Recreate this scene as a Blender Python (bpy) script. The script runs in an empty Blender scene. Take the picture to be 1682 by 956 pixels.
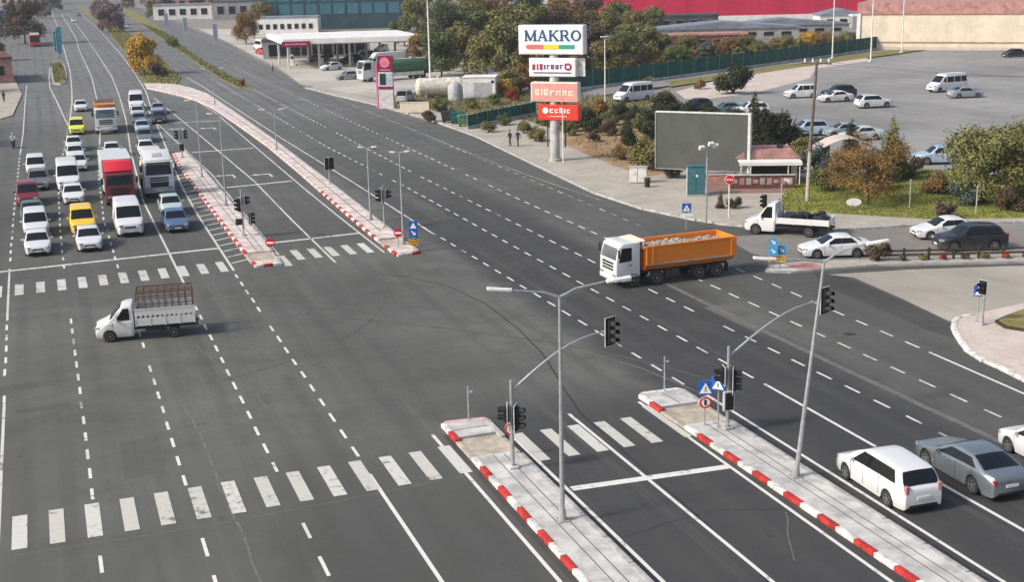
import bpy, bmesh, math, random
from mathutils import Vector, Matrix
R = math.radians
random.seed(7)
scene = bpy.context.scene
COL = scene.collection

# ---------------------------------------------------------------- camera
cam_data = bpy.data.cameras.new('camera')
cam = bpy.data.objects.new('camera', cam_data)
COL.objects.link(cam)
rot = Matrix([[0.940871, 0.103489, -0.322569], [-0.338074, 0.226087, -0.913559], [-0.021614, 0.968594, 0.247706]])
cam.matrix_world = Matrix.Translation((0, 0, 19.5)) @ rot.to_4x4()
cam_data.sensor_fit = 'HORIZONTAL'
cam_data.sensor_width = 36
cam_data.lens = 46.0166
cam_data.clip_start = 0.5
cam_data.clip_end = 6000
scene.camera = cam

# ---------------------------------------------------------------- daylight
SUN_ELEV, SUN_AZ = R(38), R(183)          # azimuth measured from +X, anticlockwise: light comes from the left
world = bpy.data.worlds.new('World')
scene.world = world
world.use_nodes = True
wn = world.node_tree
bg = wn.nodes['Background']
sky = wn.nodes.new('ShaderNodeTexSky')
sky.sky_type = 'NISHITA'
sky.sun_disc = False
sky.sun_elevation = SUN_ELEV
sky.sun_rotation = R(90) - SUN_AZ
sky.air_density = 1.0
sky.dust_density = 4.0
sky.ozone_density = 1.0
wn.links.new(sky.outputs[0], bg.inputs[0])
bg.inputs[1].default_value = 0.118
sun_data = bpy.data.lights.new('sun', 'SUN')
sun_data.energy = 2.2
sun_data.angle = R(8)
sun_data.color = (1.0, 0.95, 0.89)
sun = bpy.data.objects.new('sun', sun_data)
COL.objects.link(sun)
sd = Vector((math.cos(SUN_ELEV) * math.cos(SUN_AZ), math.cos(SUN_ELEV) * math.sin(SUN_AZ), math.sin(SUN_ELEV)))
sun.rotation_euler = sd.to_track_quat('Z', 'Y').to_euler()
vs = scene.view_settings
vs.view_transform = 'Standard'
vs.look = 'None'
vs.exposure = 0.62
vs.gamma = 1
vs.use_curve_mapping = False
scene.cycles.use_denoising = True
scene.cycles.max_bounces = 6

# ---------------------------------------------------------------- mesh helpers
class MB:
    """collects boxes, tubes, prisms ... and becomes ONE mesh"""
    def __init__(s):
        s.v, s.f, s.m = [], [], []
    def add(s, vs_, fs, mi=0):
        o = len(s.v)
        s.v += [tuple(q) for q in vs_]
        s.f += [tuple(i + o for i in f) for f in fs]
        s.m += [mi] * len(fs)
        return s
    def bm(s, b, mi=0):
        b.verts.index_update()
        s.add([v.co for v in b.verts], [[v.index for v in f.verts] for f in b.faces], mi)
        b.free()
        return s
    def box(s, c, d, rz=0, bev=0, mi=0, rx=0, ry=0, seg=1):
        b = bmesh.new()
        bmesh.ops.create_cube(b, size=1)
        for v in b.verts:
            v.co = Vector((v.co.x * d[0], v.co.y * d[1], v.co.z * d[2]))
        if bev:
            bmesh.ops.bevel(b, geom=b.edges[:], offset=bev, segments=seg, affect='EDGES', profile=.6)
        mt = Matrix.Translation(c) @ Matrix.Rotation(rz, 4, 'Z') @ Matrix.Rotation(ry, 4, 'Y') @ Matrix.Rotation(rx, 4, 'X')
        b.transform(mt)
        return s.bm(b, mi)
    def prism(s, poly, z0, z1, mi=0):
        n = len(poly)
        a = sum(poly[i][0] * poly[(i + 1) % n][1] - poly[(i + 1) % n][0] * poly[i][1] for i in range(n))
        if a < 0:
            poly = poly[::-1]
        vv = [(q[0], q[1], z0) for q in poly] + [(q[0], q[1], z1) for q in poly]
        ff = [tuple(range(n))[::-1], tuple(range(n, 2 * n))] + [(i, (i + 1) % n, n + (i + 1) % n, n + i) for i in range(n)]
        return s.add(vv, ff, mi)
    def sheet(s, poly, z, mi=0):
        n = len(poly)
        a = sum(poly[i][0] * poly[(i + 1) % n][1] - poly[(i + 1) % n][0] * poly[i][1] for i in range(n))
        if a < 0:
            poly = poly[::-1]
        return s.add([(q[0], q[1], z) for q in poly], [tuple(range(n))], mi)
    def side(s, prof, y0, y1, bev=0, mi=0, seg=2):
        """profile in x,z extruded along y"""
        n = len(prof)
        a = sum(prof[i][0] * prof[(i + 1) % n][1] - prof[(i + 1) % n][0] * prof[i][1] for i in range(n))
        if a < 0:
            prof = prof[::-1]
        b = bmesh.new()
        A = [b.verts.new((q[0], y0, q[1])) for q in prof]
        B = [b.verts.new((q[0], y1, q[1])) for q in prof]
        b.faces.new(A)
        b.faces.new(B[::-1])
        for i in range(n):
            b.faces.new((A[(i + 1) % n], A[i], B[i], B[(i + 1) % n]))
        bmesh.ops.recalc_face_normals(b, faces=b.faces[:])
        if bev:
            bmesh.ops.bevel(b, geom=b.edges[:], offset=bev, segments=seg, affect='EDGES', profile=.6)
        return s.bm(b, mi)
    def tube(s, path, r, n=8, mi=0, cap=True):
        path = [Vector(q) for q in path]
        rr = r if isinstance(r, (list, tuple)) else [r] * len(path)
        vv, ff = [], []
        prev = None
        for i, q in enumerate(path):
            d = (path[min(i + 1, len(path) - 1)] - path[max(i - 1, 0)]).normalized()
            if prev is None:
                u = d.orthogonal().normalized()
            else:
                u = (prev - d * prev.dot(d))
                u = u.normalized() if u.length > 1e-6 else d.orthogonal().normalized()
            prev = u
            w = d.cross(u)
            for k in range(n):
                a = 2 * math.pi * k / n
                vv.append(q + (u * math.cos(a) + w * math.sin(a)) * rr[i])
        for i in range(len(path) - 1):
            for k in range(n):
                k2 = (k + 1) % n
                ff.append((i * n + k, i * n + k2, (i + 1) * n + k2, (i + 1) * n + k))
        if cap:
            ff.append(tuple(range(n))[::-1])
            ff.append(tuple(range((len(path) - 1) * n, len(path) * n)))
        return s.add(vv, ff, mi)
    def lathe(s, prof, n=20, axis='Z', mi=0, org=(0, 0, 0)):
        """profile of (radius, height)"""
        vv, ff = [], []
        for r, h in prof:
            for k in range(n):
                a = 2 * math.pi * k / n
                q = (r * math.cos(a), r * math.sin(a), h)
                if axis == 'Y':
                    q = (q[0], q[2], -q[1])
                elif axis == 'X':
                    q = (q[2], q[0], q[1])
                vv.append((q[0] + org[0], q[1] + org[1], q[2] + org[2]))
        for i in range(len(prof) - 1):
            for k in range(n):
                k2 = (k + 1) % n
                ff.append((i * n + k, i * n + k2, (i + 1) * n + k2, (i + 1) * n + k))
        ff.append(tuple(range(n))[::-1])
        ff.append(tuple(range((len(prof) - 1) * n, len(prof) * n)))
        return s.add(vv, ff, mi)
    def grid(s, rows, mi=0):
        n = len(rows[0])
        vv = [q for r in rows for q in r]
        ff = [(i * n + k, i * n + k + 1, (i + 1) * n + k + 1, (i + 1) * n + k) for i in range(len(rows) - 1) for k in range(n - 1)]
        return s.add(vv, ff, mi)
    def mesh(s, name, smooth=30, fix=True):
        me = bpy.data.meshes.new(name)
        me.from_pydata(s.v, [], s.f)
        if any(s.m):
            me.polygons.foreach_set('material_index', s.m)
        if fix:
            b = bmesh.new()
            b.from_mesh(me)
            bmesh.ops.recalc_face_normals(b, faces=b.faces[:])
            b.to_mesh(me)
            b.free()
        if smooth:
            me.polygons.foreach_set('use_smooth', [True] * len(me.polygons))
            me.set_sharp_from_angle(angle=R(smooth))
        me.update()
        return me

def obj(name, me, mats, parent=None, loc=(0, 0, 0), rot=(0, 0, 0), sc=(1, 1, 1)):
    """link a mesh as an object; materials sit on the object so that copies can share the mesh"""
    if isinstance(me, MB):
        me = me.mesh(name)
    if not isinstance(mats, (list, tuple)):
        mats = [mats]
    while len(me.materials) < len(mats):
        me.materials.append(mats[len(me.materials)])
    o = bpy.data.objects.new(name, me)
    COL.objects.link(o)
    for i, m_ in enumerate(mats):
        if me.materials[i] != m_:
            o.material_slots[i].link = 'OBJECT'
            o.material_slots[i].material = m_
    o.location, o.rotation_euler, o.scale = loc, rot, sc
    o.parent = parent
    return o
def tag(o, label=None, cat=None, group=None, kind=None):
    for k, v in (('label', label), ('category', cat), ('group', group), ('kind', kind)):
        if v:
            o[k] = v
    return o
def thing(name, label, cat, loc=(0, 0, 0), rz=0, group=None, sc=1.0):
    o = bpy.data.objects.new(name, None)
    o.empty_display_size = .3
    COL.objects.link(o)
    o.location, o.rotation_euler, o.scale = loc, (0, 0, rz), (sc, sc, sc)
    return tag(o, label, cat, group)

class Kit:
    """the parts of one kind of thing: spawn() makes a thing of its own from them, sharing meshes"""
    def __init__(s, name, cat):
        s.name, s.cat, s.parts = name, cat, []
    def add(s, name, me, mats, parent=None, loc=(0, 0, 0), rot=(0, 0, 0), smooth=30):
        if isinstance(me, MB):
            me = me.mesh(name, smooth)
        s.parts.append((name, me, mats if isinstance(mats, (list, tuple)) else [mats], parent, loc, rot))
        return len(s.parts) - 1
    def spawn(s, label, loc, rz=0, group=None, sub=None, sc=1.0, name=None, skip=(), rot=None):
        root = thing(name or s.name, label, s.cat, loc, rz, group, sc)
        if rot:
            root.rotation_euler = rot
        made = []
        for n, me, mats, par, l, r in s.parts:
            if n in skip or (par is not None and made[par] is None):
                made.append(None)
                continue
            mm = [(sub or {}).get(q, MAT.get(q)) if isinstance(q, str) else q for q in mats]
            made.append(obj(n, me, mm, root if par is None else made[par], l, r))
        return root

# ---------------------------------------------------------------- materials
MAT = {}
class NT:
    def __init__(s, name):
        s.mat = bpy.data.materials.new(name)
        s.mat.use_nodes = True
        s.t = s.mat.node_tree
        s.b = s.t.nodes['Principled BSDF']
        s.co = s.t.nodes.new('ShaderNodeTexCoord')
        s.geo = s.t.nodes.new('ShaderNodeNewGeometry')
    def node(s, typ, **k):
        n = s.t.nodes.new('ShaderNode' + typ)
        for a, v in k.items():
            setattr(n, a, v)
        return n
    def put(s, sock, val):
        if hasattr(val, 'node'):
            s.t.links.new(val, sock)
        else:
            sock.default_value = val
    def noise(s, scale, detail=4, rough=.6, vec=None, sx=(1, 1, 1)):
        mp = s.node('Mapping')
        mp.inputs['Scale'].default_value = sx
        s.put(mp.inputs[0], vec if vec else s.geo.outputs['Position'])       # position in the place, so that alike pieces wear differently
        n = s.node('TexNoise')
        s.put(n.inputs['Vector'], mp.outputs[0])
        n.inputs['Scale'].default_value = scale
        n.inputs['Detail'].default_value = detail
        n.inputs['Roughness'].default_value = rough
        return n.outputs[0]
    def ramp(s, v, a, b, va=0.0, vb=1.0):
        n = s.node('MapRange')
        n.interpolation_type = 'SMOOTHSTEP'
        s.put(n.inputs[0], v)
        for i, q in enumerate((a, b, va, vb)):
            n.inputs[i + 1].default_value = q
        return n.outputs[0]
    def math(s, op, a, b=0.0):
        n = s.node('Math', operation=op)
        s.put(n.inputs[0], a)
        s.put(n.inputs[1], b)
        return n.outputs[0]
    def mix(s, f, a, b, mode='MIX'):
        n = s.node('Mix', data_type='RGBA', blend_type=mode)
        s.put(n.inputs[0], f)
        s.put(n.inputs[6], (*a, 1) if isinstance(a, tuple) and len(a) == 3 else a)
        s.put(n.inputs[7], (*b, 1) if isinstance(b, tuple) and len(b) == 3 else b)
        return n.outputs[2]
    def bump(s, h, strength=.3, dist=.02):
        n = s.node('Bump')
        n.inputs['Strength'].default_value = strength
        n.inputs['Distance'].default_value = dist
        s.put(n.inputs['Height'], h)
        s.t.links.new(n.outputs[0], s.b.inputs['Normal'])
    def xyz(s):
        n = s.node('SeparateXYZ')
        s.put(n.inputs[0], s.co.outputs['Object'])
        return n.outputs
    def done(s, col, rough=.6, metal=0.0, spec=.4):
        s.put(s.b.inputs['Base Color'], (*col, 1) if isinstance(col, tuple) else col)
        s.put(s.b.inputs['Roughness'], rough)
        s.b.inputs['Metallic'].default_value = metal
        s.b.inputs['Specular IOR Level'].default_value = spec
        return s.mat

def M(name, col, rough=.6, metal=0.0, var=.25, scale=2.0, bump=0.0, spec=.4):
    """plain stuff with uneven tone and a little grime of its own"""
    t = NT(name)
    n1 = t.noise(scale, 5, .65)
    dk = tuple(c * (1 - var) for c in col)
    lt = tuple(min(1, c * (1 + var * .5)) for c in col)
    c = t.mix(t.ramp(n1, .3, .7), dk, lt)
    n2 = t.noise(scale * 9, 3, .7)
    c = t.mix(t.ramp(n2, .55, .75, 0, var * .6), c, tuple(q * .6 + .03 for q in col))
    if bump:
        t.bump(n2, bump)
    MAT[name] = t.done(c, rough, metal, spec)
    return MAT[name]

def PAINT(name, col, metal=0.0, rough=.32, coat=.5, dust=.25):
    t = NT(name)
    n1 = t.noise(1.6, 4, .6)
    d = t.xyz()[2]
    low = t.ramp(d, .75, .15, 0, 1)               # road dust thrown up on the sills
    f = t.math('MULTIPLY', low, t.ramp(n1, .25, .7, .2, 1))
    c = t.mix(t.math('MULTIPLY', f, dust * 1.6), col, (.22, .20, .17))
    c = t.mix(t.ramp(n1, .4, .8, 0, .12), c, tuple(q * .75 for q in col))
    t.b.inputs['Coat Weight'].default_value = coat
    t.b.inputs['Coat Roughness'].default_value = .12
    MAT[name] = t.done(c, t.ramp(n1, .3, .7, rough, rough + .18), metal, .5)
    return MAT[name]

PAINT('paint_white', (.63, .64, .64))
PAINT('paint_white_dusty', (.62, .62, .59), dust=.5)
PAINT('paint_silver', (.40, .44, .47), .55, .3)
PAINT('paint_steel', (.215, .25, .275), .55, .28)
PAINT('paint_grey', (.20, .21, .22), .4)
PAINT('paint_dark', (.018, .02, .025), .1, coat=.25)
PAINT('paint_navy', (.014, .02, .04), .1, coat=.3)
PAINT('paint_blue', (.10, .17, .30), .35)
PAINT('paint_green', (.10, .18, .17), .3)
PAINT('paint_yellow', (.80, .50, .02))
PAINT('paint_lime', (.68, .68, .06))
PAINT('paint_red', (.50, .02, .03))
PAINT('paint_crimson', (.68, .015, .04))
PAINT('paint_darkred', (.16, .012, .02))
PAINT('paint_orange', (.74, .215, .014), dust=.4, rough=.42, coat=.25)
PAINT('paint_brown_orange', (.66, .24, .025), dust=.4)
PAINT('paint_light_blue', (.45, .56, .66), .3)
PAINT('paint_mint', (.50, .60, .58), .2)
PAINT('paint_lilac', (.36, .38, .50), .3)
M('glass_dark', (.008, .010, .012), .08, spec=.45, var=.1)
M('glass_pale', (.10, .14, .135), .08, spec=.9, var=.3, scale=1)
M('rubber', (.025, .025, .026), .85)
M('rim', (.33, .34, .35), .35, .7)
M('rim_grey', (.16, .16, .16), .6, .3)
M('plastic_black', (.022, .022, .024), .5)
M('underbody', (.018, .018, .018), .9)
M('lamp_clear', (.30, .33, .36), .10, spec=.9, var=.3, scale=8)
M('lamp_red', (.42, .012, .018), .2, spec=.7)
M('lamp_pale_red', (.42, .20, .20), .2, spec=.7)
M('plate', (.75, .75, .72), .5, var=.1)
M('chassis', (.05, .05, .05), .7)
M('rust', (.13, .06, .04), .85, var=.5, scale=8)
M('rubble', (.33, .305, .26), .95, var=.45, scale=5)
M('galvanised', (.42, .44, .45), .45, .5, var=.2, scale=6)
M('pole_white', (.70, .70, .67), .5)
M('signal_black', (.012, .013, .013), .6)
M('signal_edge', (.55, .56, .55), .5)
M('lens_red', (.10, .012, .012), .25)
M('lens_amber', (.13, .06, .01), .25)
M('lens_green', (.012, .09, .05), .25)
M('sign_blue', (.015, .10, .42), .45, var=.12)
M('sign_sky', (.05, .32, .60), .45, var=.15)
M('sign_white', (.78, .78, .77), .5, var=.06)
M('sign_red', (.52, .012, .022), .45, var=.12)
M('sign_back', (.30, .31, .32), .5, .4)
M('sign_yellow', (.75, .42, .02), .5)
M('sign_black', (.015, .015, .015), .5)
M('letter_navy', (.012, .085, .20), .5, var=.08)
M('pylon_white', (.80, .80, .78), .5, var=.08)
M('pylon_pink', (.72, .30, .27), .5, var=.15)
M('pylon_cream', (.85, .70, .55), .5, var=.1)
M('pylon_red', (.66, .045, .028), .5, var=.12)
M('bar_red', (.62, .16, .14), .5, var=.08)
M('bar_yellow', (.75, .60, .03), .5, var=.08)
M('bar_green', (.02, .33, .24), .5, var=.08)
M('print_purple', (.13, .06, .20), .5)
M('print_maroon', (.32, .03, .09), .5)
M('totem_maroon', (.20, .008, .045), .45)
M('totem_pink', (.66, .18, .30), .45)
M('totem_screen', (.02, .035, .06), .2)
M('totem_digit', (.35, .45, .55), .4)
M('totem_panel', (.55, .52, .53), .5)
M('billboard_panel', (.078, .084, .077), .55, var=.15, scale=.5)
M('billboard_frame', (.62, .63, .60), .5)
M('kerb_white', (.66, .645, .60), .85, var=.45, scale=2.2, bump=.3)
M('kerb_red', (.46, .035, .03), .85, var=.5, scale=2.2, bump=.3)
M('kerb_faded', (.62, .42, .40), .9, var=.3, scale=3, bump=.2)
M('kerb_grey', (.40, .39, .37), .9, var=.35, scale=2, bump=.3)
M('concrete_pale', (.49, .485, .46), .9, var=.36, scale=.9, bump=.3)
M('concrete_pink', (.60, .52, .475), .9, var=.35, scale=.8, bump=.2)
M('concrete_grey', (.34, .335, .32), .9, var=.3, scale=1, bump=.2)
M('joint_dark', (.16, .155, .15), .95)
M('paver_beige', (.43, .37, .29), .95, var=.35, scale=1.5, bump=.3)
M('cabinet_teal', (.045, .14, .17), .5)
M('cabinet_white', (.66, .66, .63), .6)
M('cabinet_grey', (.40, .41, .42), .6)
M('wood_dark', (.05, .035, .025), .9, var=.5, scale=6)
M('wood_pole', (.15, .12, .10), .9, var=.5, scale=4)
M('wood_pale', (.40, .37, .31), .9, var=.3, scale=4)
M('brick_red', (.13, .055, .048), .9, var=.4, scale=4)
M('roof_pink', (.42, .22, .19), .85, var=.35, scale=1)
M('wall_cream', (.66, .58, .45), .85, var=.15, scale=.4)
M('wall_white', (.70, .69, .66), .85, var=.15, scale=.6)
M('wall_grey', (.30, .30, .30), .85, var=.25, scale=.5)
M('wall_red', (.50, .012, .06), .6, var=.15, scale=.2)
M('roof_bluegrey', (.19, .22, .27), .7, var=.3, scale=.4)
M('roof_dark', (.06, .065, .075), .8, var=.3, scale=.4)
M('wall_teal_dark', (.02, .055, .075), .5, var=.3, scale=.3)
M('window_teal', (.04, .15, .20), .15, spec=.8)
M('fence_green', (.006, .085, .065), .75, var=.4, scale=.8)
M('fence_post', (.30, .32, .31), .6, .3)
M('tank_pale', (.58, .55, .46), .7, var=.3)
M('trailer_green', (.07, .17, .09), .7, var=.4)
M('canopy_white', (.74, .72, .69), .6, var=.12, scale=.4)
M('flag_teal', (.04, .25, .33), .7)
M('skin', (.45, .28, .20), .6)
M('cloth_dark', (.02, .022, .03), .9)
M('cloth_blue', (.04, .06, .12), .9)
M('cloth_white', (.60, .60, .60), .9)
M('hair_dark', (.02, .015, .012), .8)
M('bark', (.075, .055, .04), .95, var=.5, scale=8, bump=.5)
M('bark_dark', (.035, .028, .024), .95, var=.5, scale=8, bump=.5)

def LEAF(name, a, b, tr=.25):
    t = NT(name)
    oi = t.node('ObjectInfo')
    n1 = t.noise(1.3, 3, .6)
    n2 = t.noise(9, 2, .6)
    c = t.mix(t.ramp(n1, .32, .68), a, b)
    c = t.mix(t.ramp(n2, .5, .7, 0, .55), c, tuple(q * .45 for q in a))
    c = t.mix(t.math('MULTIPLY', oi.outputs['Random'], .35), c, tuple((p_ + q) * .42 for p_, q in zip(a, b)))
    m_ = t.done(c, .75, 0, .25)
    t.b.inputs['Transmission Weight'].default_value = 0
    MAT[name] = m_
    return m_
LEAF('leaf_dark', (.022, .032, .016), (.055, .065, .028))
LEAF('leaf_green', (.06, .085, .028), (.15, .175, .055))
LEAF('leaf_olive', (.095, .095, .03), (.24, .21, .07))
LEAF('leaf_yellowgreen', (.095, .105, .032), (.235, .225, .08))
LEAF('leaf_yellow', (.35, .20, .02), (.62, .40, .05))
LEAF('leaf_orange', (.14, .085, .026), (.28, .165, .05))
LEAF('leaf_rust', (.13, .08, .032), (.27, .165, .065))
LEAF('leaf_brown', (.06, .042, .03), (.15, .10, .06))
LEAF('leaf_mauve', (.11, .07, .075), (.22, .15, .15))
LEAF('leaf_red', (.22, .03, .02), (.36, .08, .03))
LEAF('leaf_lawn', (.14, .16, .04), (.27, .265, .08))
LEAF('leaf_greyteal', (.05, .075, .065), (.12, .15, .12))

def asphalt(name, old, new, kind='main'):
    t = NT(name)
    x, y, z = t.xyz()
    big = t.noise(.05, 4, .55)
    mid = t.noise(.35, 5, .6)
    streak = t.noise(1.0, 4, .6, sx=(1.1, .035, 1))
    cross = t.noise(1.0, 3, .6, sx=(.05, .8, 1))
    fine = t.noise(34, 2, .7)
    c = t.mix(t.ramp(big, .3, .7), tuple(q * .74 for q in old), tuple(q * 1.2 for q in old))
    if kind == 'main':
        # the newer, darker surfacing of the right carriageway and of the turning lanes
        jig = t.math('MULTIPLY', t.math('SUBTRACT', mid, .5), 3.0)
        xx = t.math('ADD', x, jig)
        m1 = t.math('MULTIPLY', t.ramp(xx, 24.0, 26.5), t.ramp(xx, 36.6, 33.4))
        m1 = t.math('MULTIPLY', m1, t.ramp(y, 150, 75))
        m2 = t.math('MULTIPLY', t.ramp(x, 16.2, 17.2), t.ramp(x, 25.5, 24.4))
        m2 = t.math('MULTIPLY', m2, t.ramp(t.math('ADD', y, jig), 56, 49, 0, .9))
        m3 = t.math('MULTIPLY', t.math('MULTIPLY', t.ramp(xx, 3.5, 8.0), t.ramp(x, 17.2, 16.2)), t.ramp(t.math('ADD', y, jig), 50, 42, 0, .45))
        m4 = t.math('MULTIPLY', t.ramp(y, 82, 90), t.math('MULTIPLY', t.ramp(x, 14, 12, 0, .35), t.ramp(y, 190, 150)))
        m5 = t.math('MULTIPLY', t.math('MULTIPLY', t.ramp(x, 13.5, 14.5, 0, .3), t.ramp(x, 24, 23)), t.ramp(y, 84, 92))
        m6 = t.ramp(xx, 35, 38, 0, .35)
        f = m1
        for q in (m2, m3, m4, m5, m6):
            f = t.math('MAXIMUM', f, q)
        c = t.mix(f, c, new)
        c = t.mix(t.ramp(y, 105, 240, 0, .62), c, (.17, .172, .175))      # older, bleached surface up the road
    if kind == 'main':
        # wheel tracks: two dark bands per lane, broken up along the road
        ph = t.math('COSINE', t.math('MULTIPLY', t.math('ADD', x, .62), 2 * math.pi / 1.74))
        wt = t.math('MULTIPLY', t.ramp(ph, -.1, .9), t.ramp(t.noise(.6, 3, .6, sx=(.4, .06, 1)), .35, .65, .05, .42))
        c = t.mix(wt, c, tuple(q * .55 for q in old))
        # broad turning stains across the middle of the crossing
        dn = t.noise(.16, 5, .65)
        mid_y = t.math('MULTIPLY', t.ramp(y, 48, 56), t.ramp(y, 92, 80))
        c = t.mix(t.math('MULTIPLY', mid_y, t.ramp(dn, .44, .70, 0, .55)), c, (.056, .057, .050))
        oil = t.noise(1.9, 3, .55)
        c = t.mix(t.ramp(oil, .66, .74, 0, .5), c, tuple(q * .35 for q in old))
    c = t.mix(t.ramp(streak, .52, .72, 0, .38), c, tuple(q * .55 for q in old), )
    c = t.mix(t.ramp(streak, .45, .28, 0, .22), c, tuple(q * 1.5 for q in old))
    c = t.mix(t.ramp(cross, .58, .75, 0, .25), c, tuple(q * .6 for q in old))
    c = t.mix(t.ramp(mid, .5, .75, 0, .48), c, tuple(q * .55 for q in old))
    c = t.mix(t.ramp(fine, .35, .7, 0, .16), c, tuple(q * 1.6 for q in old))
    t.bump(fine, .25, .01)
    MAT[name] = t.done(c, t.ramp(mid, .3, .7, .72, .9), 0, .3)
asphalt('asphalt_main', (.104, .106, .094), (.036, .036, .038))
asphalt('asphalt_lot', (.235, .23, .218), (.2, .2, .2), 'lot')
asphalt('asphalt_pale', (.37, .34, .285), (.2, .2, .2), 'lot')
asphalt('asphalt_side', (.22, .21, .19), (.1, .1, .1), 'lot')
asphalt('tar_patch', (.088, .088, .078), (.1, .1, .1), 'lot')
asphalt('pale_patch', (.098, .098, .088), (.1, .1, .1), 'lot')
asphalt('asphalt_dark', (.062, .061, .056), (.1, .1, .1), 'lot')
asphalt('apron', (.40, .375, .325), (.2, .2, .2), 'lot')

def worn_paint(name, col, hole=.62):
    t = NT(name)
    n1 = t.noise(2.2, 6, .7)
    n2 = t.noise(.25, 3, .6)
    s = t.math('ADD', t.math('MULTIPLY', n1, .65), t.math('MULTIPLY', n2, .35))
    c = t.mix(t.ramp(s, hole - .06, hole + .05, 0, .85), col, (.09, .088, .082))
    c = t.mix(t.ramp(t.noise(7, 3), .45, .7, 0, .25), c, tuple(q * .6 for q in col))
    MAT[name] = t.done(c, .75, 0, .3)
worn_paint('line_white', (.55, .545, .50), .58)
worn_paint('line_bright', (.64, .635, .59), .60)
worn_paint('line_faded', (.36, .355, .335), .52)
worn_paint('zebra_white', (.50, .49, .435), .585)
M('tar_and_kerb_shade', (.030, .030, .031), .7, var=.3)  # for sealed seams, and for the shade painted beside the island kerbs
M('skid', (.080, .081, .072), .85, var=.35, scale=1.2)
M('crack_pale', (.135, .132, .12), .9, var=.3)
M('manhole', (.06, .058, .055), .7, .3)

def earth(name, a, b, c3, s=.25):
    t = NT(name)
    n1, n2, n3 = t.noise(s, 5, .6), t.noise(s * 7, 4, .65), t.noise(s * 45, 3, .7)
    c = t.mix(t.ramp(n1, .35, .65), a, b)
    c = t.mix(t.ramp(n2, .5, .72, 0, .8), c, c3)
    c = t.mix(t.ramp(n3, .5, .75, 0, .4), c, tuple(q * .5 for q in a))
    t.bump(n2, .5, .1)
    MAT[name] = t.done(c, .95, 0, .1)
earth('soil', (.27, .17, .095), (.36, .25, .15), (.20, .16, .08))
earth('scrub', (.17, .15, .09), (.25, .20, .12), (.12, .12, .05))
earth('lawn', (.15, .18, .035), (.26, .27, .065), (.34, .29, .10), .18)
earth('verge', (.16, .16, .055), (.24, .21, .085), (.11, .12, .03), .3)
earth('pave_beige', (.34, .315, .265), (.42, .385, .33), (.28, .25, .205), .3)
earth('pave_pink', (.48, .41, .36), (.55, .48, .43), (.42, .35, .30), .3)
earth('plaza_red', (.21, .14, .12), (.26, .17, .145), (.18, .13, .11), .5)
earth('far_ground', (.20, .19, .17), (.27, .25, .22), (.15, .14, .11), .02)

# ---------------------------------------------------------------- ground, roads, pavements
def structure(name, mb, mat, parent=None):
    o = obj(name, mb.mesh(name, 0), MAT[mat] if isinstance(mat, str) else mat, parent)
    if parent is None:
        o['kind'] = 'structure'
    return o
structure('ground', MB().sheet([(-500, -100), (900, -100), (900, 1500), (-500, 1500)], -.06), 'far_ground')
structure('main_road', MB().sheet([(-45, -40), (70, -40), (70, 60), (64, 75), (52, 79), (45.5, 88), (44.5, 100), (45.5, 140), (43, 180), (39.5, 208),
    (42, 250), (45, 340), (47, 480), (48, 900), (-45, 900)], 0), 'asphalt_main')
# side street arriving from the right, and the pale dusty lanes beside it
structure('side_street', MB().sheet([(44.2, 80.2), (43.4, 75), (44.0, 70.6), (62, 64), (120, 42), (125, 55), (60, 77.2), (52.5, 78.4)], .004), 'asphalt_side')
structure('dusty_side_lane', MB().sheet([(44.6, 67.6), (45.6, 66.3), (45.2, 61), (44.6, 55.9), (46.4, 56.3), (50.5, 57.2), (60, 54.6), (100, 40), (110, 45), (58, 64.2), (50, 66.6)], .004), 'asphalt_pale')

ZC = [0]
def strip(path, w, z=.006):
    """a painted band along a line on the ground"""
    L, Rr = [], []
    for i, q in enumerate(path):
        a, b = Vector(path[max(i - 1, 0)]), Vector(path[min(i + 1, len(path) - 1)])
        d = (b - a).normalized()
        n = Vector((-d.y, d.x)) * w / 2
        L.append((q[0] + n.x, q[1] + n.y, z))
        Rr.append((q[0] - n.x, q[1] - n.y, z))
    return MB().grid([L, Rr])
def line(name, path, w=.14, mat='line_white', z=.006):
    ZC[0] += 1
    return structure(name, strip(path, w, z + .0006 * (ZC[0] % 9)), mat)
DASH = MB().sheet([(-.5, -.5), (.5, -.5), (.5, .5), (-.5, .5)], 0).mesh('dash', 0)
def interp(path, s):
    for i in range(len(path) - 1):
        a, b = Vector(path[i]), Vector(path[i + 1])
        l = (b - a).length
        if s <= l or i == len(path) - 2:
            return a + (b - a) * (s / l), (b - a).normalized()
        s -= l
def plen(path):
    return sum((Vector(path[i + 1]) - Vector(path[i])).length for i in range(len(path) - 1))
def dashes(path, period=2.22, ln=1.15, w=.13, mat='line_bright', phase=0.0):
    e = bpy.data.objects.new('dashed_lane_line', None)
    COL.objects.link(e)
    e['kind'] = 'structure'
    s, tot = phase, plen(path)
    while s + ln < tot:
        c, d = interp(path, s + ln / 2)
        if random.random() > .03:
            obj('dash', DASH, MAT[random.choice((mat, mat, 'line_white', 'line_faded' if random.random() < .3 else mat))], e, (c.x + random.uniform(-.015, .015), c.y, .0115), (0, 0, math.atan2(d.y, d.x)), (ln * random.uniform(.9, 1.05), w, 1))
        s += period
    return e
def zebra(bars, y0, y1, skew=0.0, w=.52, mat='zebra_white', lean=0.0):
    e = bpy.data.objects.new('pedestrian_crossing', None)
    COL.objects.link(e)
    e['kind'] = 'structure'
    for x in bars:
        obj('stripe', DASH, MAT[mat if random.random() < .7 else 'line_white'], e, (x, (y0 + y1) / 2 + skew * x, .0125), (0, 0, lean), (w, (y1 - y0) * random.uniform(.97, 1.03), 1))
    return e
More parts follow.
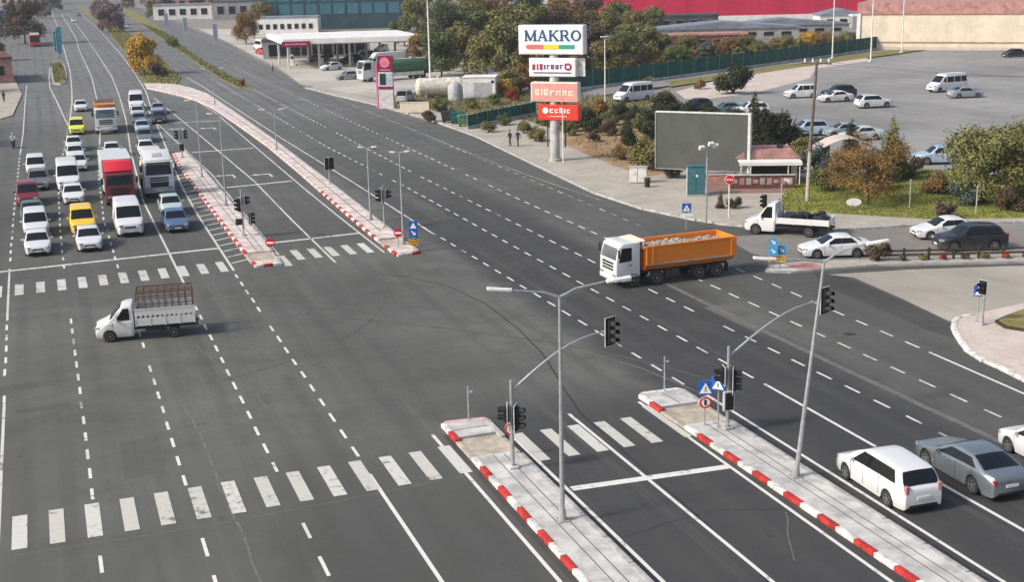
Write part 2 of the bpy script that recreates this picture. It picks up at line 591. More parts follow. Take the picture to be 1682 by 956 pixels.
# left carriageway, near side
for x in (.25, 3.68, 7.2):
    dashes([(x, 30), (x, 43.8)], 3.0, 1.5)
    dashes([(x, 48.6), (x, 77 if x < 8 else 83)])
dashes([(10.55, 49), (10.55, 84)])
line('edge_line', [(-3.0, 20), (-3.1, 62)], .13)
dashes([(-3.12, 62), (-3.18, 77)])
line('edge_line', [(-3.18, 77.5), (-3.22, 91.5)], .13)
line('lane_line', [(10.5, 20), (10.52, 47)], .15, 'line_bright')
line('median_line', [(14.05, 15), (14.03, 50.2)], .15, 'line_bright')
line('median_line', [(17.1, 15), (17.08, 48.5)], .15, 'line_bright')
line('lane_line', [(20.3, 15), (20.3, 50.4)], .15, 'line_bright')
line('median_line', [(23.75, 15), (23.78, 50.6)], .15, 'line_bright')
line('median_line', [(27.0, 15), (27.0, 50.2)], .15, 'line_bright')
line('lane_line', [(30.2, 15), (30.2, 50.6)], .16, 'line_bright')
line('edge_line', [(39.6, 15), (40.0, 42), (40.15, 51.7)], .15, 'line_bright')
line('stop_line', [(17.25, 42.62), (23.7, 42.3)], .42, 'line_bright')
zebra([-2.35 + 1.262 * i for i in range(13)], 45.1, 48.2, .03)
zebra([14.07], 45.65, 48.75)
zebra([17.35, 18.65, 19.9, 21.1, 22.35], 45.7, 48.95)
zebra([23.8], 45.8, 50.0, 0, .34)
# right carriageway
dashes([(26.75, 52), (26.3, 75), (25.85, 93), (25.75, 100)])
line('median_line', [(25.85, 90), (25.7, 115), (25.2, 150), (24.9, 222), (24.5, 240)], .15)
dashes([(30.15, 51.5), (29.85, 75), (29.4, 110), (28.4, 140), (28.2, 230)])
dashes([(33.55, 30), (33.5, 45), (33.0, 69), (32.1, 116), (31.7, 200), (31.5, 300)])
dashes([(37.1, 36), (37.0, 51), (36.8, 71), (36.3, 100), (36.0, 150), (35.6, 260)])
dashes([(40.15, 52.5), (40.3, 71), (40.6, 80)])
dashes([(40.6, 86), (40.6, 117), (40.5, 144)], mat='line_faded')
line('edge_line', [(42.2, 97), (41.3, 110), (40.9, 125), (40.7, 150), (40.5, 175), (40.9, 212), (42.6, 280), (43, 400)], .13, 'line_faded')
line('edge_line', [(30.6, 212), (34.0, 198), (38.2, 178.5)], .14, 'line_faded')
# left carriageway, far side
line('stop_line', [(-3.9, 90.8), (10.6, 92.0)], .42)
zebra([-5.1 + 1.262 * i for i in range(13)], 83.75, 86.8, .075)
zebra([15.35 + 1.2 * i for i in range(5)], 85.4, 88.6, .03)
zebra([14.2], 84.3, 87.6)
line('stop_line', [(14.2, 92.1), (21.0, 92.8)], .4)
dashes([(-3.22, 94), (-3.1, 120), (-2.85, 150)], 2.6, 1.2)
line('edge_line', [(-2.85, 150), (-2.6, 169), (-2.4, 217), (-2.2, 240)], .14)
dashes([(.2, 90), (.25, 104), (.6, 128), (1.6, 150)], 2.6, 1.2)
line('lane_line', [(1.6, 150), (2.2, 160), (2.7, 175.6), (3.0, 190)], .13, 'line_faded')
line('edge_line', [(2.7, 175.6), (2.0, 210), (1.4, 232), (1.6, 255), (2.1, 280)], .16)
line('edge_line', [(3.0, 178), (4.1, 205), (4.72, 227), (5.6, 267), (6.8, 396), (7.4, 460), (8, 640)], .18)
dashes([(3.6, 86), (3.6, 107), (4.3, 130), (5.6, 155)], 2.6, 1.2)
line('lane_line', [(5.6, 155), (7.2, 185), (8.9, 253), (9.65, 337), (10.8, 400), (11.5, 600)], .16)
line('lane_line', [(7.2, 82), (7.2, 114), (8.4, 146), (10.0, 178), (11.3, 213), (12.3, 250), (12.8, 300), (13.6, 420), (14, 600)], .15)
line('edge_line', [(10.62, 84.5), (10.75, 105), (11.05, 120), (13.2, 169.6), (14.5, 195), (15.65, 217), (16.6, 250), (17.8, 310), (19.2, 454), (19, 640)], .16)
line('median_line', [(14.15, 88), (14.3, 110), (14.45, 126.7), (14.05, 142), (13.35, 173), (13.9, 200)], .15)
line('lane_line', [(17.25, 84), (17.3, 100), (17.55, 120), (16.9, 158), (16.5, 179), (15.9, 205)], .15)
line('median_line', [(21.0, 85.6), (20.95, 100), (21.0, 114), (21.4, 152), (21.75, 180), (21.3, 197), (18.5, 210), (15.8, 222)], .14, 'line_white')
line('stop_line', [(13.3, 171.2), (21.2, 170.2)], .4, 'line_white')
line('stop_line', [(14.4, 142.3), (21.0, 142.6)], .45, 'line_white')
line('stop_line', [(14.7, 117.8), (20.9, 118.7)], .45, 'line_white')
for ax, ay in ((15.6, 124), (18.9, 123), (15.1, 163.5), (18.7, 162.2)):       # painted left-turn arrows
    m = MB()
    m.sheet([(ax + .55, ay - 1.0), (ax + .75, ay - 1.0), (ax + .75, ay + .6), (ax + .55, ay + .6)], .006)
    m.sheet([(ax - .5, ay + .6), (ax + .75, ay + .6), (ax + .75, ay + 1.0), (ax - .5, ay + 1.0)], .006)
    m.sheet([(ax - .5, ay + .3), (ax - .5, ay + 1.4), (ax - 1.1, ay + .85)], .006)
    structure('turn_arrow', m, 'line_white')
# painted bars between the lane line and the kerb of the far left island
hb = bpy.data.objects.new('hatched_area', None)
COL.objects.link(hb)
hb['kind'] = 'structure'
y = 86.8
while y < 141:
    x0 = 10.75 + (0 if y < 105 else (y - 105) * .02) + .05
    obj('stripe', strip([(x0, y), (12.0, y + .75)], .2).mesh('stripe', 0), MAT['line_white'], hb)
    y += 2.0
y = 145
while y < 168:
    x0 = 12.2 + (y - 145) * .042
    obj('stripe', strip([(x0, y), (13.85 - (y - 145) * .025, y + .9)], .2).mesh('stripe', 0), MAT['line_faded'], hb)
    y += 2.4
# sealed cracks, seams, patches and covers in the crossing
def wob(path, a=.08, n=4):
    out = []
    for i in range(len(path) - 1):
        p0, p1 = Vector(path[i]), Vector(path[i + 1])
        for k in range(n):
            q = p0.lerp(p1, k / n)
            out.append((q.x + random.uniform(-a, a), q.y + random.uniform(-a, a)))
    return out + [path[-1]]
for nm, p, w, mt in (('tar_seam', [(19.2, 79.5), (20.6, 78), (22.2, 74.8), (23.0, 69.6), (22.9, 64), (22.5, 59.3), (21.4, 53.6), (20.8, 50.2), (20.5, 40), (20.1, 31)], .09, 'tar_and_kerb_shade'),
                     ('crack', [(4.5, 60), (4.75, 56.5), (4.9, 52), (4.85, 48), (5.05, 43.8), (5.0, 38)], .10, 'crack_pale'),
                     ('crack', [(6.3, 68), (7.0, 63), (7.9, 59), (8.1, 56.2)], .07, 'crack_pale'),
                     ('seam', [(-2.6, 44.6), (5, 44.55), (14, 45.4)], .05, 'crack_pale'),
                     ('seam', [(24.5, 59), (26.0, 55), (27.0, 50)], .10, 'crack_pale'),
                     ('tar_seam', [(17.2, 38), (19.8, 38.6), (21.2, 38.8), (23.6, 38.0)], .05, 'tar_and_kerb_shade'),
                     ('crack', [(21.8, 34.3), (22.6, 36.0), (23.5, 37.7)], .05, 'crack_pale'),
                     ('seam', [(34.6, 72), (34.6, 60), (34.9, 48), (35.2, 36)], .35, 'crack_pale'),
                     ('seam', [(4, 60.5), (10, 61.2), (14, 62.5), (18, 62)], .04, 'crack_pale')):
    structure(nm, strip(wob(p, .03 if 'seam' in nm else .06), w, .003), mt)
for i, (x, y, r) in enumerate(((18.2, 93.5, .35), (22.0, 36.2, .12), (38.4, 56, .35))):
    o = structure('manhole_cover', MB().lathe([(r, 0), (r, .006), (r * .82, .007), (r * .8, .004)], 20, org=(x, y, 0)), 'manhole')

def arc(p0, p1, p2, n=14):
    return [tuple((1 - f) ** 2 * a + 2 * f * (1 - f) * b + f * f * c_ for a, b, c_ in zip(p0, p1, p2)) for f in [k / n for k in range(n + 1)]]
for p0, p1, p2 in (((19.0, 83), (19.5, 66), (6, 61)), ((28.6, 50), (27, 60), (12.5, 72)), 
                   ((36, 66), (40.5, 66), (46, 60)), ((37, 68), (41.5, 67), (46, 62)), ((43.5, 74), (33, 76), (24.5, 66))):
    structure('skid_mark', strip(arc(p0, p1, p2), .15, .0016), 'skid')
for q_, m_ in (([(1.5, 50.2), (3.1, 50.3), (3.15, 54.6), (1.55, 54.5)], 'tar_patch'), ([(27.4, 95), (29.0, 95), (28.8, 108), (27.2, 108)], 'tar_patch'),
                ([(-2.6, 60.2), (-.2, 60.4), (-.2, 61.0), (-2.6, 60.8)], 'tar_patch'), ([(34.2, 58), (36.4, 58.2), (36.2, 64), (34.0, 63.8)], 'pale_patch'), ([(4.2, 86.5), (6.8, 86.7), (6.8, 90), (4.2, 89.8)], 'tar_patch'), ([(12.2, 57), (13.2, 57), (13.3, 61.5), (12.3, 61.4)], 'pale_patch')):
    structure('road_patch', MB().sheet(q_, .0022), m_)
structure('road_patch', MB().sheet([(44.22,68.69),(45.28,66.61),(44.88,60.54),(44.30,55.38),(42.81,53.16),(42.51,54.65),(42.79,59.88),(42.86,65.54)], .0028), 'asphalt_dark')
structure('gutter_and_kerb_shade', MB().sheet([(16.6, 20), (17.02, 20), (17.0, 48), (16.6, 49.5)], .0026), 'tar_and_kerb_shade')  # shade of the island kerb, painted as a dark strip over the gutter
structure('gutter_and_kerb_shade', MB().sheet([(26.2, 20), (26.75, 20), (26.7, 47), (26.2, 49.5)], .0026), 'tar_and_kerb_shade')  # same painted kerb shade, beside the near right island
structure('gutter_and_kerb_shade', MB().sheet([(13.85, 89), (14.06, 90), (14.25, 126), (13.95, 141), (13.7, 141), (14.0, 126)], .0026), 'tar_and_kerb_shade')  # same painted kerb shade, beside the far left island
structure('gutter_and_kerb_shade', MB().sheet([(14.35, 20), (14.62, 20), (14.64, 50), (14.4, 50)], .0026), 'asphalt_dark')
structure('gutter_and_kerb_shade', MB().sheet([(24.2, 20), (24.52, 20), (24.05, 47), (24.0, 50), (23.9, 50), (23.85, 47)], .0026), 'asphalt_dark')
# ---------------------------------------------------------------- traffic islands with red and white kerbstones
KS = MB().box((0, 0, 0), (1, .24, .20), bev=.035, seg=2).mesh('kerb_stone')
def island(label, left, right, step, colours, reds=True, paving='concrete_pale', h=.15, loc_gap=None, right_mat='kerb_grey', start=0):
    """left/right: kerb lines from the nose outwards; stones 1 m long along the left one"""
    root = thing('traffic_island', label, 'traffic island', (left[0][0], left[0][1], 0))
    off = Vector((-left[0][0], -left[0][1], 0))
    def P(x, y, z):
        return (x + off.x, y + off.y, z)
    k = start
    for path, side in ((left, 0), (right, 1)):
        tot, s = plen(path), 0.0
        st = step if side == 0 else step * 2
        while s + st * .5 < tot:
            c, d = interp(path, min(s + st / 2, tot))
            lowered = loc_gap and loc_gap[0] < c.y < loc_gap[1]
            zz = -.09 if lowered else 0
            if side == 0:
                m_ = colours(k, c)
            else:
                m_ = right_mat
            if lowered:
                m_ = 'paver_beige'
            obj('kerb_stone', KS, MAT[m_], root, P(c.x, c.y, h - .075 + zz), (0, 0, math.atan2(d.y, d.x)), (st * .985, 1, 1))
            k += 1 if side == 0 else 0
            s += st
    return root, P
def slab(name, root, P, poly, z, mat, z0=-.02):
    return obj(name, MB().prism([(P(x, y, 0)[0], P(x, y, 0)[1]) for x, y in poly], z0, z).mesh(name, 0), MAT[mat], root)
alt = lambda k, c: 'kerb_red' if k % 2 == 0 else 'kerb_white'
# near left island
root, P = island('narrow concrete island with red and white kerb beside the bottom centre lamp post',
    [(14.75, 51.0), (14.72, 20)], [(16.62, 50.7), (16.55, 20)], 1.06, lambda k, c: 'kerb_white' if k in (0,) else ('kerb_red' if k % 2 else 'kerb_white'), loc_gap=(46.9, 49.0))
slab('paving', root, P, [(14.86, 46.8), (16.5, 46.8), (16.45, 20), (14.83, 20)], .152, 'concrete_pale')
slab('crossing_ramp', root, P, [(14.8, 46.82), (16.55, 46.82), (16.55, 49.1), (14.8, 49.1)], .06, 'paver_beige')
slab('nose_paving', root, P, [(14.86, 49.15), (16.5, 49.15), (16.5, 50.9), (14.86, 50.9)], .155, 'concrete_pale')
for q, (xa, xb) in enumerate(((15.5, 15.44), (15.95, 15.9))):
    slab('paving_joint', root, P, [(xa, 46.7), (xa + .045, 46.7), (xb + .045, 20), (xb, 20)], .157, 'joint_dark', .14)
slab('paving_joint', root, P, [(14.9, 49.95), (16.4, 49.98), (16.4, 50.06), (14.9, 50.03)], .159, 'joint_dark', .14)
slab('nose_kerb', root, P, [(14.66, 50.9), (16.7, 50.7), (16.6, 51.05), (14.9, 51.2)], .17, 'kerb_faded')
# near right island
root, P = island('concrete island with bright red and white kerb left of the white people carrier',
    [(24.1, 51.1), (24.15, 47.5), (24.62, 20)], [(26.15, 51.0), (26.25, 20)], 1.1, lambda k, c: 'kerb_white' if k in (0,) else ('kerb_red' if k % 2 else 'kerb_white'), loc_gap=(46.9, 49.1))
slab('paving', root, P, [(24.2, 46.8), (26.1, 46.8), (26.15, 20), (24.7, 20)], .152, 'concrete_pale')
slab('crossing_ramp', root, P, [(24.2, 46.82), (26.1, 46.82), (26.1, 49.2), (24.2, 49.2)], .06, 'paver_beige')
slab('nose_paving', root, P, [(24.22, 49.25), (26.05, 49.25), (26.05, 51.1), (24.22, 51.1)], .155, 'concrete_pale')
for q, (xa, xb) in enumerate(((25.0, 25.35), (25.4, 25.75))):
    slab('paving_joint', root, P, [(xa, 46.7), (xa + .045, 46.7), (xb + .045, 20), (xb, 20)], .157, 'joint_dark', .14)
slab('paving_joint', root, P, [(25.2, 49.4), (25.26, 49.4), (25.1, 50.9), (25.04, 50.9)], .159, 'joint_dark', .14)
slab('nose_kerb', root, P, [(24.0, 51.1), (26.25, 51.0), (26.0, 51.3), (24.3, 51.35)], .17, 'kerb_white')
# far left island
fl = [(12.1, 85.0), (12.05, 91), (12.1, 130), (12.45, 142)]
root, P = island('long concrete island with faded red kerb stones to the right of the waiting traffic queue', fl, [(13.75, 85.0), (13.9, 91), (14.0, 130), (13.75, 142)], 1.0, alt, loc_gap=(86.3, 88.8))
slab('paving', root, P, [(12.2, 89), (13.8, 89), (13.9, 130), (13.65, 142), (12.55, 142), (12.2, 130)], .152, 'concrete_pink')
slab('crossing_ramp', root, P, [(12.15, 86.2), (13.8, 86.2), (13.8, 88.95), (12.15, 88.95)], .06, 'paver_beige')
slab('nose_paving', root, P, [(12.2, 84.95), (13.7, 84.95), (13.75, 86.15), (12.2, 86.15)], .155, 'concrete_pink')
for i in range(3):
    obj('nose_kerb_stone', KS, MAT['kerb_red' if i % 2 else 'kerb_white'], root, P(12.3 + .62 * i, 84.85, .075), (0, 0, 0), (.6, 1, 1))
for xa in (12.85, 13.3):
    slab('paving_joint', root, P, [(xa, 89.2), (xa + .06, 89.2), (xa + .16, 130), (xa + .10, 130)], .157, 'joint_dark', .14)
# far right island
frl = [(21.5, 84.2), (21.55, 92), (21.75, 102.5), (22.25, 122), (22.6, 143), (22.45, 165), (22.15, 185), (21.4, 196), (20.1, 205), (18.2, 214), (16.2, 222)]
frr = [(23.1, 84.6), (23.3, 97), (23.65, 116), (24.05, 148), (24.1, 171), (23.95, 206), (22.8, 217), (21.2, 225), (18.5, 229), (16.6, 230)]
root, P = island('very long curving concrete island with pinkish red and white kerb between the carriageways', frl, frr, 1.0,
    lambda k, c: ('kerb_red' if c.y < 112 else 'kerb_faded') if k % 2 == 0 else 'kerb_white', loc_gap=(86.8, 89.4))
slab('paving', root, P, [(21.6, 89.5)] + [(x + .1, y) for x, y in frl[1:]] + ([(23.1, 89.5)] + [(x - .1, y) for x, y in frr[1:]])[::-1], .152, 'concrete_pink')
slab('crossing_ramp', root, P, [(21.55, 86.72), (23.1, 86.72), (23.15, 89.45), (21.55, 89.45)], .06, 'paver_beige')
slab('nose_paving', root, P, [(21.6, 84.2), (23.0, 84.6), (23.1, 86.7), (21.65, 86.7)], .155, 'concrete_pink')
for i in range(3):
    obj('nose_kerb_stone', KS, MAT['kerb_red' if i == 2 else 'kerb_white'], root, P(21.75 + .55 * i, 84.0 + .1 * i, .075), (0, 0, .15), (.55, 1, 1))
jl = [(x + (.85 if i < 8 else 1.2), y) for i, (x, y) in enumerate(frl)][1:8]
obj('paving_joint', strip([(x + P(0, 0, 0)[0], y + P(0, 0, 0)[1]) for x, y in jl], .09, .158).mesh('paving_joint', 0), MAT['joint_dark'], root)
# small oval island on the far left with dry grass, and the grassy strips between the far carriageways
oval = [(2.1, 240), (2.0, 255), (2.3, 280), (3.0, 298), (4.6, 298), (5.1, 280), (4.7, 255), (4.1, 240), (3.1, 236)]
isl = thing('planted_island', 'small oval island with dry grass far up the left carriageway', 'traffic island', (3.5, 265, 0))
obj('kerb', MB().prism([(x - 3.5, y - 265) for x, y in oval], -.02, .14).mesh('kerb', 0), MAT['kerb_grey'], isl)
obj('soil_bed', MB().prism([((x - 3.5) * .8, (y - 265) * .94) for x, y in oval], .1, .22).mesh('soil_bed', 0), MAT['verge'], isl)
gs = structure('grass_strip', MB().prism([(16.6, 230.2), (18.5, 229.2), (21.1, 225.4), (23.5, 240), (24.6, 300), (26.5, 450), (24, 700), (21.5, 700), (21.4, 455), (19.4, 320), (17.6, 265)], -.02, .13), 'verge')
structure('grass_strip', MB().prism([(29.6, 213), (31.6, 211.8), (31.6, 231), (31.8, 270), (33.3, 335), (36, 400), (39, 480), (42, 640), (38, 640), (34.5, 480), (31.5, 337), (30.1, 270), (29.6, 231)], -.02, .13), 'verge')
structure('pavement', MB().prism([(-5.4, 187), (-4.0, 190.5), (-2.9, 222), (-4.5, 260), (-12, 340), (-40, 330), (-40, 186)], -.02, .13), 'pave_beige')

# ---------------------------------------------------------------- right-hand pavements, forecourt, lot, lawn
structure('pavement', MB().prism([(39.4, 207.4), (41.2, 192), (43, 179), (45.2, 158), (45.3, 139), (43.9, 117), (42.9, 100), (43.5, 92), (45.0, 86.5), (46.4, 83.6), (48.5, 81.0), (52.2, 78.6), (60, 77.4), (125, 55.4),
    (140, 110), (118, 120), (60, 150), (49, 160), (47.5, 170), (44.5, 190), (41.2, 207.8)], -.02, .12), 'pave_beige')
structure('forecourt', MB().sheet([(41.5, 207.4), (45.0, 190), (48, 172), (75, 200), (120, 330), (47.5, 420), (45.8, 340), (42.6, 250), (40, 214)], .03), 'apron')
structure('soil_bank', MB().sheet([(51.52,128.56),(60.11,147.93),(67.10,151.86),(68.67,140.29),(57.14,113.08),(53.11,106.54),(50.23,105.37),(50.29,112.43),(50.73,120.10)], .124), 'soil')
structure('scrub_bank', MB().sheet([(47.60,167.27),(55.23,150.76),(54.95,134.38),(60.44,147.76),(68.37,140.48),(76.56,148.61),(80.96,164.49),(71.63,175.02),(66.31,183.39),(54.41,190.83),(47.28,185.15),(44.39,170.80)], .122), 'scrub')
structure('lawn', MB().sheet([(51.78,86.91),(56.50,82.69),(60.56,78.62),(69.92,74.82),(82.11,85.46),(78.07,91.02),(73.63,98.59),(68.64,98.86),(59.88,96.81),(55.85,91.62)], .126), 'lawn')
structure('red_plaza', MB().sheet([(51.13,95.26),(58.63,92.13),(61.68,96.60),(62.89,100.71),(56.83,101.97),(52.96,100.35)], .124), 'plaza_red')
structure('parking_lot', MB().sheet([(74.90,157.59),(74.85,143.66),(71.82,125.02),(73.03,114.83),(73.72,104.32),(71.34,96.35),(79.44,89.62),(127.19,106.81),(194.42,176.93),(172.91,204.10),(167.38,218.53),(139.94,201.24),(122.39,193.28),(100.05,172.71),(86.80,168.54)], .123), 'asphalt_lot')
structure('beach_of_gravel', MB().sheet([(81.70,158.61),(94.77,163.56),(112.94,178.25),(123.21,192.70),(139.92,201.22),(144.66,210.01),(125.83,204.68),(104.28,187.75),(86.09,170.97)], .1245), 'pave_pink').name = 'gravel_margin'
structure('channel_road', MB().sheet([(52.08,155.42),(63.71,164.30),(71.52,170.27),(89.37,179.53),(119.90,194.99),(170.48,222.62),(181.73,237.42),(127.23,206.98),(94.71,190.28),(75.42,181.85),(60.66,167.84),(52.66,159.56)], .1235), 'asphalt_lot')
structure('dry_verge', MB().sheet([(88.53,177.84),(119.89,194.97),(168.37,219.84),(177.51,230.87),(125.13,203.54),(92.40,185.63)], .126), 'verge')
# side street island, corner pavement
si = thing('side_street_island', 'narrow raised island with pale paving between the lanes of the side street', 'traffic island', (42, 69.8, 0))
q_ = [(41.4, 69.7), (42.7, 68.75), (44.6, 68.6), (48.6, 68.1), (58, 64.8), (95, 52), (96, 54), (59, 66.7), (49.5, 69.5), (45, 70.8), (42.4, 70.9)]
obj('kerb', MB().prism([(x - 42, y - 69.8) for x, y in q_], -.02, .14).mesh('kerb', 0), MAT['concrete_grey'], si)
obj('nose_paving', MB().prism([(x - 42, y - 69.8) for x, y in [(41.6, 69.8), (42.7, 68.95), (43.3, 68.9), (43.3, 70.7), (42.5, 70.7)]], .1, .15).mesh('nose_paving', 0), MAT['concrete_pale'], si)
obj('brick_paving', MB().prism([(x - 42, y - 69.8) for x, y in [(43.32, 68.9), (44.6, 68.75), (45, 68.7), (45.4, 70.5), (43.32, 70.7)]], .1, .152).mesh('brick_paving', 0), MAT['roof_pink'], si)
obj('paving', MB().prism([(x - 42, y - 69.8) for x, y in [(45.05, 68.7), (48.6, 68.3), (58, 65), (95, 52.2), (95.8, 53.7), (59, 66.5), (49.5, 69.3), (45.42, 70.4)]], .1, .149).mesh('paving', 0), MAT['pave_beige'], si)
cz = [(46.4, 56.2), (45.4, 56.1), (44.6, 55.5), (43.8, 54.5), (43.2, 53.5), (42.5, 52.2), (41.9, 50.9), (41.6, 49.7), (41.5, 48), (41.2, 45.5), (40.9, 20), (70, 20), (95, 38), (60, 54.4), (50.5, 57)]
structure('corner_pavement', MB().prism(cz, -.02, .13), 'pave_pink')
kc = thing('corner_kerb', 'pale kerb curving round the right-hand corner pavement', 'kerb', (46.4, 56.2, 0))
tot, s = plen(cz[:11]), 0
while s < tot - .5:
    c, d = interp(cz[:11], s + .5)
    obj('kerb_stone', KS, MAT['kerb_white'], kc, (c.x - 46.4, c.y - 56.2, .065), (0, 0, math.atan2(d.y, d.x)), (.98, 1.2, 1))
    s += 1
gb = thing('planting_bed', 'small yellowing grass bed in a dark kerb on the corner pavement at the right edge', 'planting bed', (49, 54, .13))
q_ = [(46.30,54.37),(47.26,54.86),(49.24,55.59),(51.66,55.62),(47.88,51.39),(46.50,52.38),(45.98,53.23)]
obj('kerb', MB().prism([(x - 49, y - 54) for x, y in q_], 0, .12).mesh('kerb', 0), MAT['wood_dark'], gb)
cx_, cy_ = sum(a for a, b in q_) / len(q_), sum(b for a, b in q_) / len(q_)
obj('grass', MB().prism([((x - cx_) * .88 + cx_ - 49, (y - cy_) * .88 + cy_ - 54) for x, y in q_], .05, .16).mesh('grass', 0), MAT['verge'], gb)
# kerb along the right-hand pavement
kr = thing('pavement_kerb', 'long grey kerb along the right-hand pavement from the filling station to the side street', 'kerb', (39.4, 207.4, 0))
kp = [(39.4, 207.4), (41.2, 192), (43, 179), (45.2, 158), (45.3, 139), (43.9, 117), (42.9, 100), (43.5, 92), (45.0, 86.5), (46.4, 83.6), (48.5, 81.0), (52.2, 78.6), (60, 77.4), (90, 67.1)]
tot, s = plen(kp), 0
while s < tot - 1:
    c, d = interp(kp, s + 1)
    obj('kerb_stone', KS, MAT['kerb_grey'], kr, (c.x - 39.4, c.y - 207.4, .055), (0, 0, math.atan2(d.y, d.x)), (1.97, 1, 1))
    s += 2

# ---------------------------------------------------------------- vehicles (kits: +X is forward, origin on the ground in the middle)
def pw(tab, x):
    if x <= tab[0][0]:
        return tab[0][1]
    for (a, va), (b, vb) in zip(tab, tab[1:]):
        if x <= b:
            return va + (vb - va) * (x - a) / (b - a)
    return tab[-1][1]
def smooth_tab(tab, n=5):
    """monotone cubic through the control points, resampled"""
    m_ = []
    d = [(b[1] - a[1]) / (b[0] - a[0]) for a, b in zip(tab, tab[1:])]
    for i in range(len(tab)):
        if i == 0:
            m_.append(d[0])
        elif i == len(tab) - 1:
            m_.append(d[-1])
        elif d[i - 1] * d[i] <= 0:
            m_.append(0.0)
        else:
            h0, h1 = tab[i][0] - tab[i - 1][0], tab[i + 1][0] - tab[i][0]
            w1, w2 = 2 * h1 + h0, h1 + 2 * h0
            m_.append((w1 + w2) / (w1 / d[i - 1] + w2 / d[i]))
    out = []
    for i in range(len(tab) - 1):
        (x0, y0), (x1, y1) = tab[i], tab[i + 1]
        h = x1 - x0
        for k in range(n):
            t_ = k / n
            out.append((x0 + h * t_, y0 * (2 * t_ ** 3 - 3 * t_ ** 2 + 1) + m_[i] * h * (t_ ** 3 - 2 * t_ ** 2 + t_) + y1 * (-2 * t_ ** 3 + 3 * t_ ** 2) + m_[i + 1] * h * (t_ ** 3 - t_ ** 2)))
    return out + [tab[-1]]
def wheel_meshes(r, w, spokes=5, truck=False):
    t = MB().lathe([(r * .6, -w * .42), (r * .86, -w * .5), (r * .97, -w * .42), (r, -w * .2), (r, w * .2), (r * .97, w * .42), (r * .86, w * .5), (r * .6, w * .42)], 22, 'Y').mesh('wheel')
    m = MB()
    if truck:
        m.lathe([(r * .62, -w * .40), (r * .62, w * .46), (r * .55, w * .48), (r * .5, w * .2), (r * .24, w * .22), (r * .22, w * .5), (r * .05, w * .52)], 18, 'Y')
    else:
        m.lathe([(r * .64, -w * .40), (r * .64, w * .48), (r * .58, w * .47), (r * .55, w * .12), (r * .02, w * .12)], 18, 'Y')
        for k in range(spokes):
            a = 2 * math.pi * k / spokes
            m.box((math.cos(a) * r * .32, w * .36, math.sin(a) * r * .32), (r * .55, w * .16, r * .17), ry=-a)
        m.lathe([(r * .15, w * .2), (r * .15, w * .46), (r * .1, w * .48)], 10, 'Y')
    return t, m.mesh('rim')
WHEELS = {}
def add_wheels(kit, xs, half, r, w, spokes=5, truck=False, rim='rim', zr=None):
    key = (round(r, 3), round(w, 3), spokes, truck)
    if key not in WHEELS:
        WHEELS[key] = wheel_meshes(r, w, spokes, truck)
    t, rm = WHEELS[key]
    for x in xs:
        for s in (1, -1):
            i = kit.add('wheel', t, 'rubber', None, (x, s * (half - w * .5), r), (0, 0, 0 if s > 0 else math.pi))
            kit.add('rim', rm, rim, i)

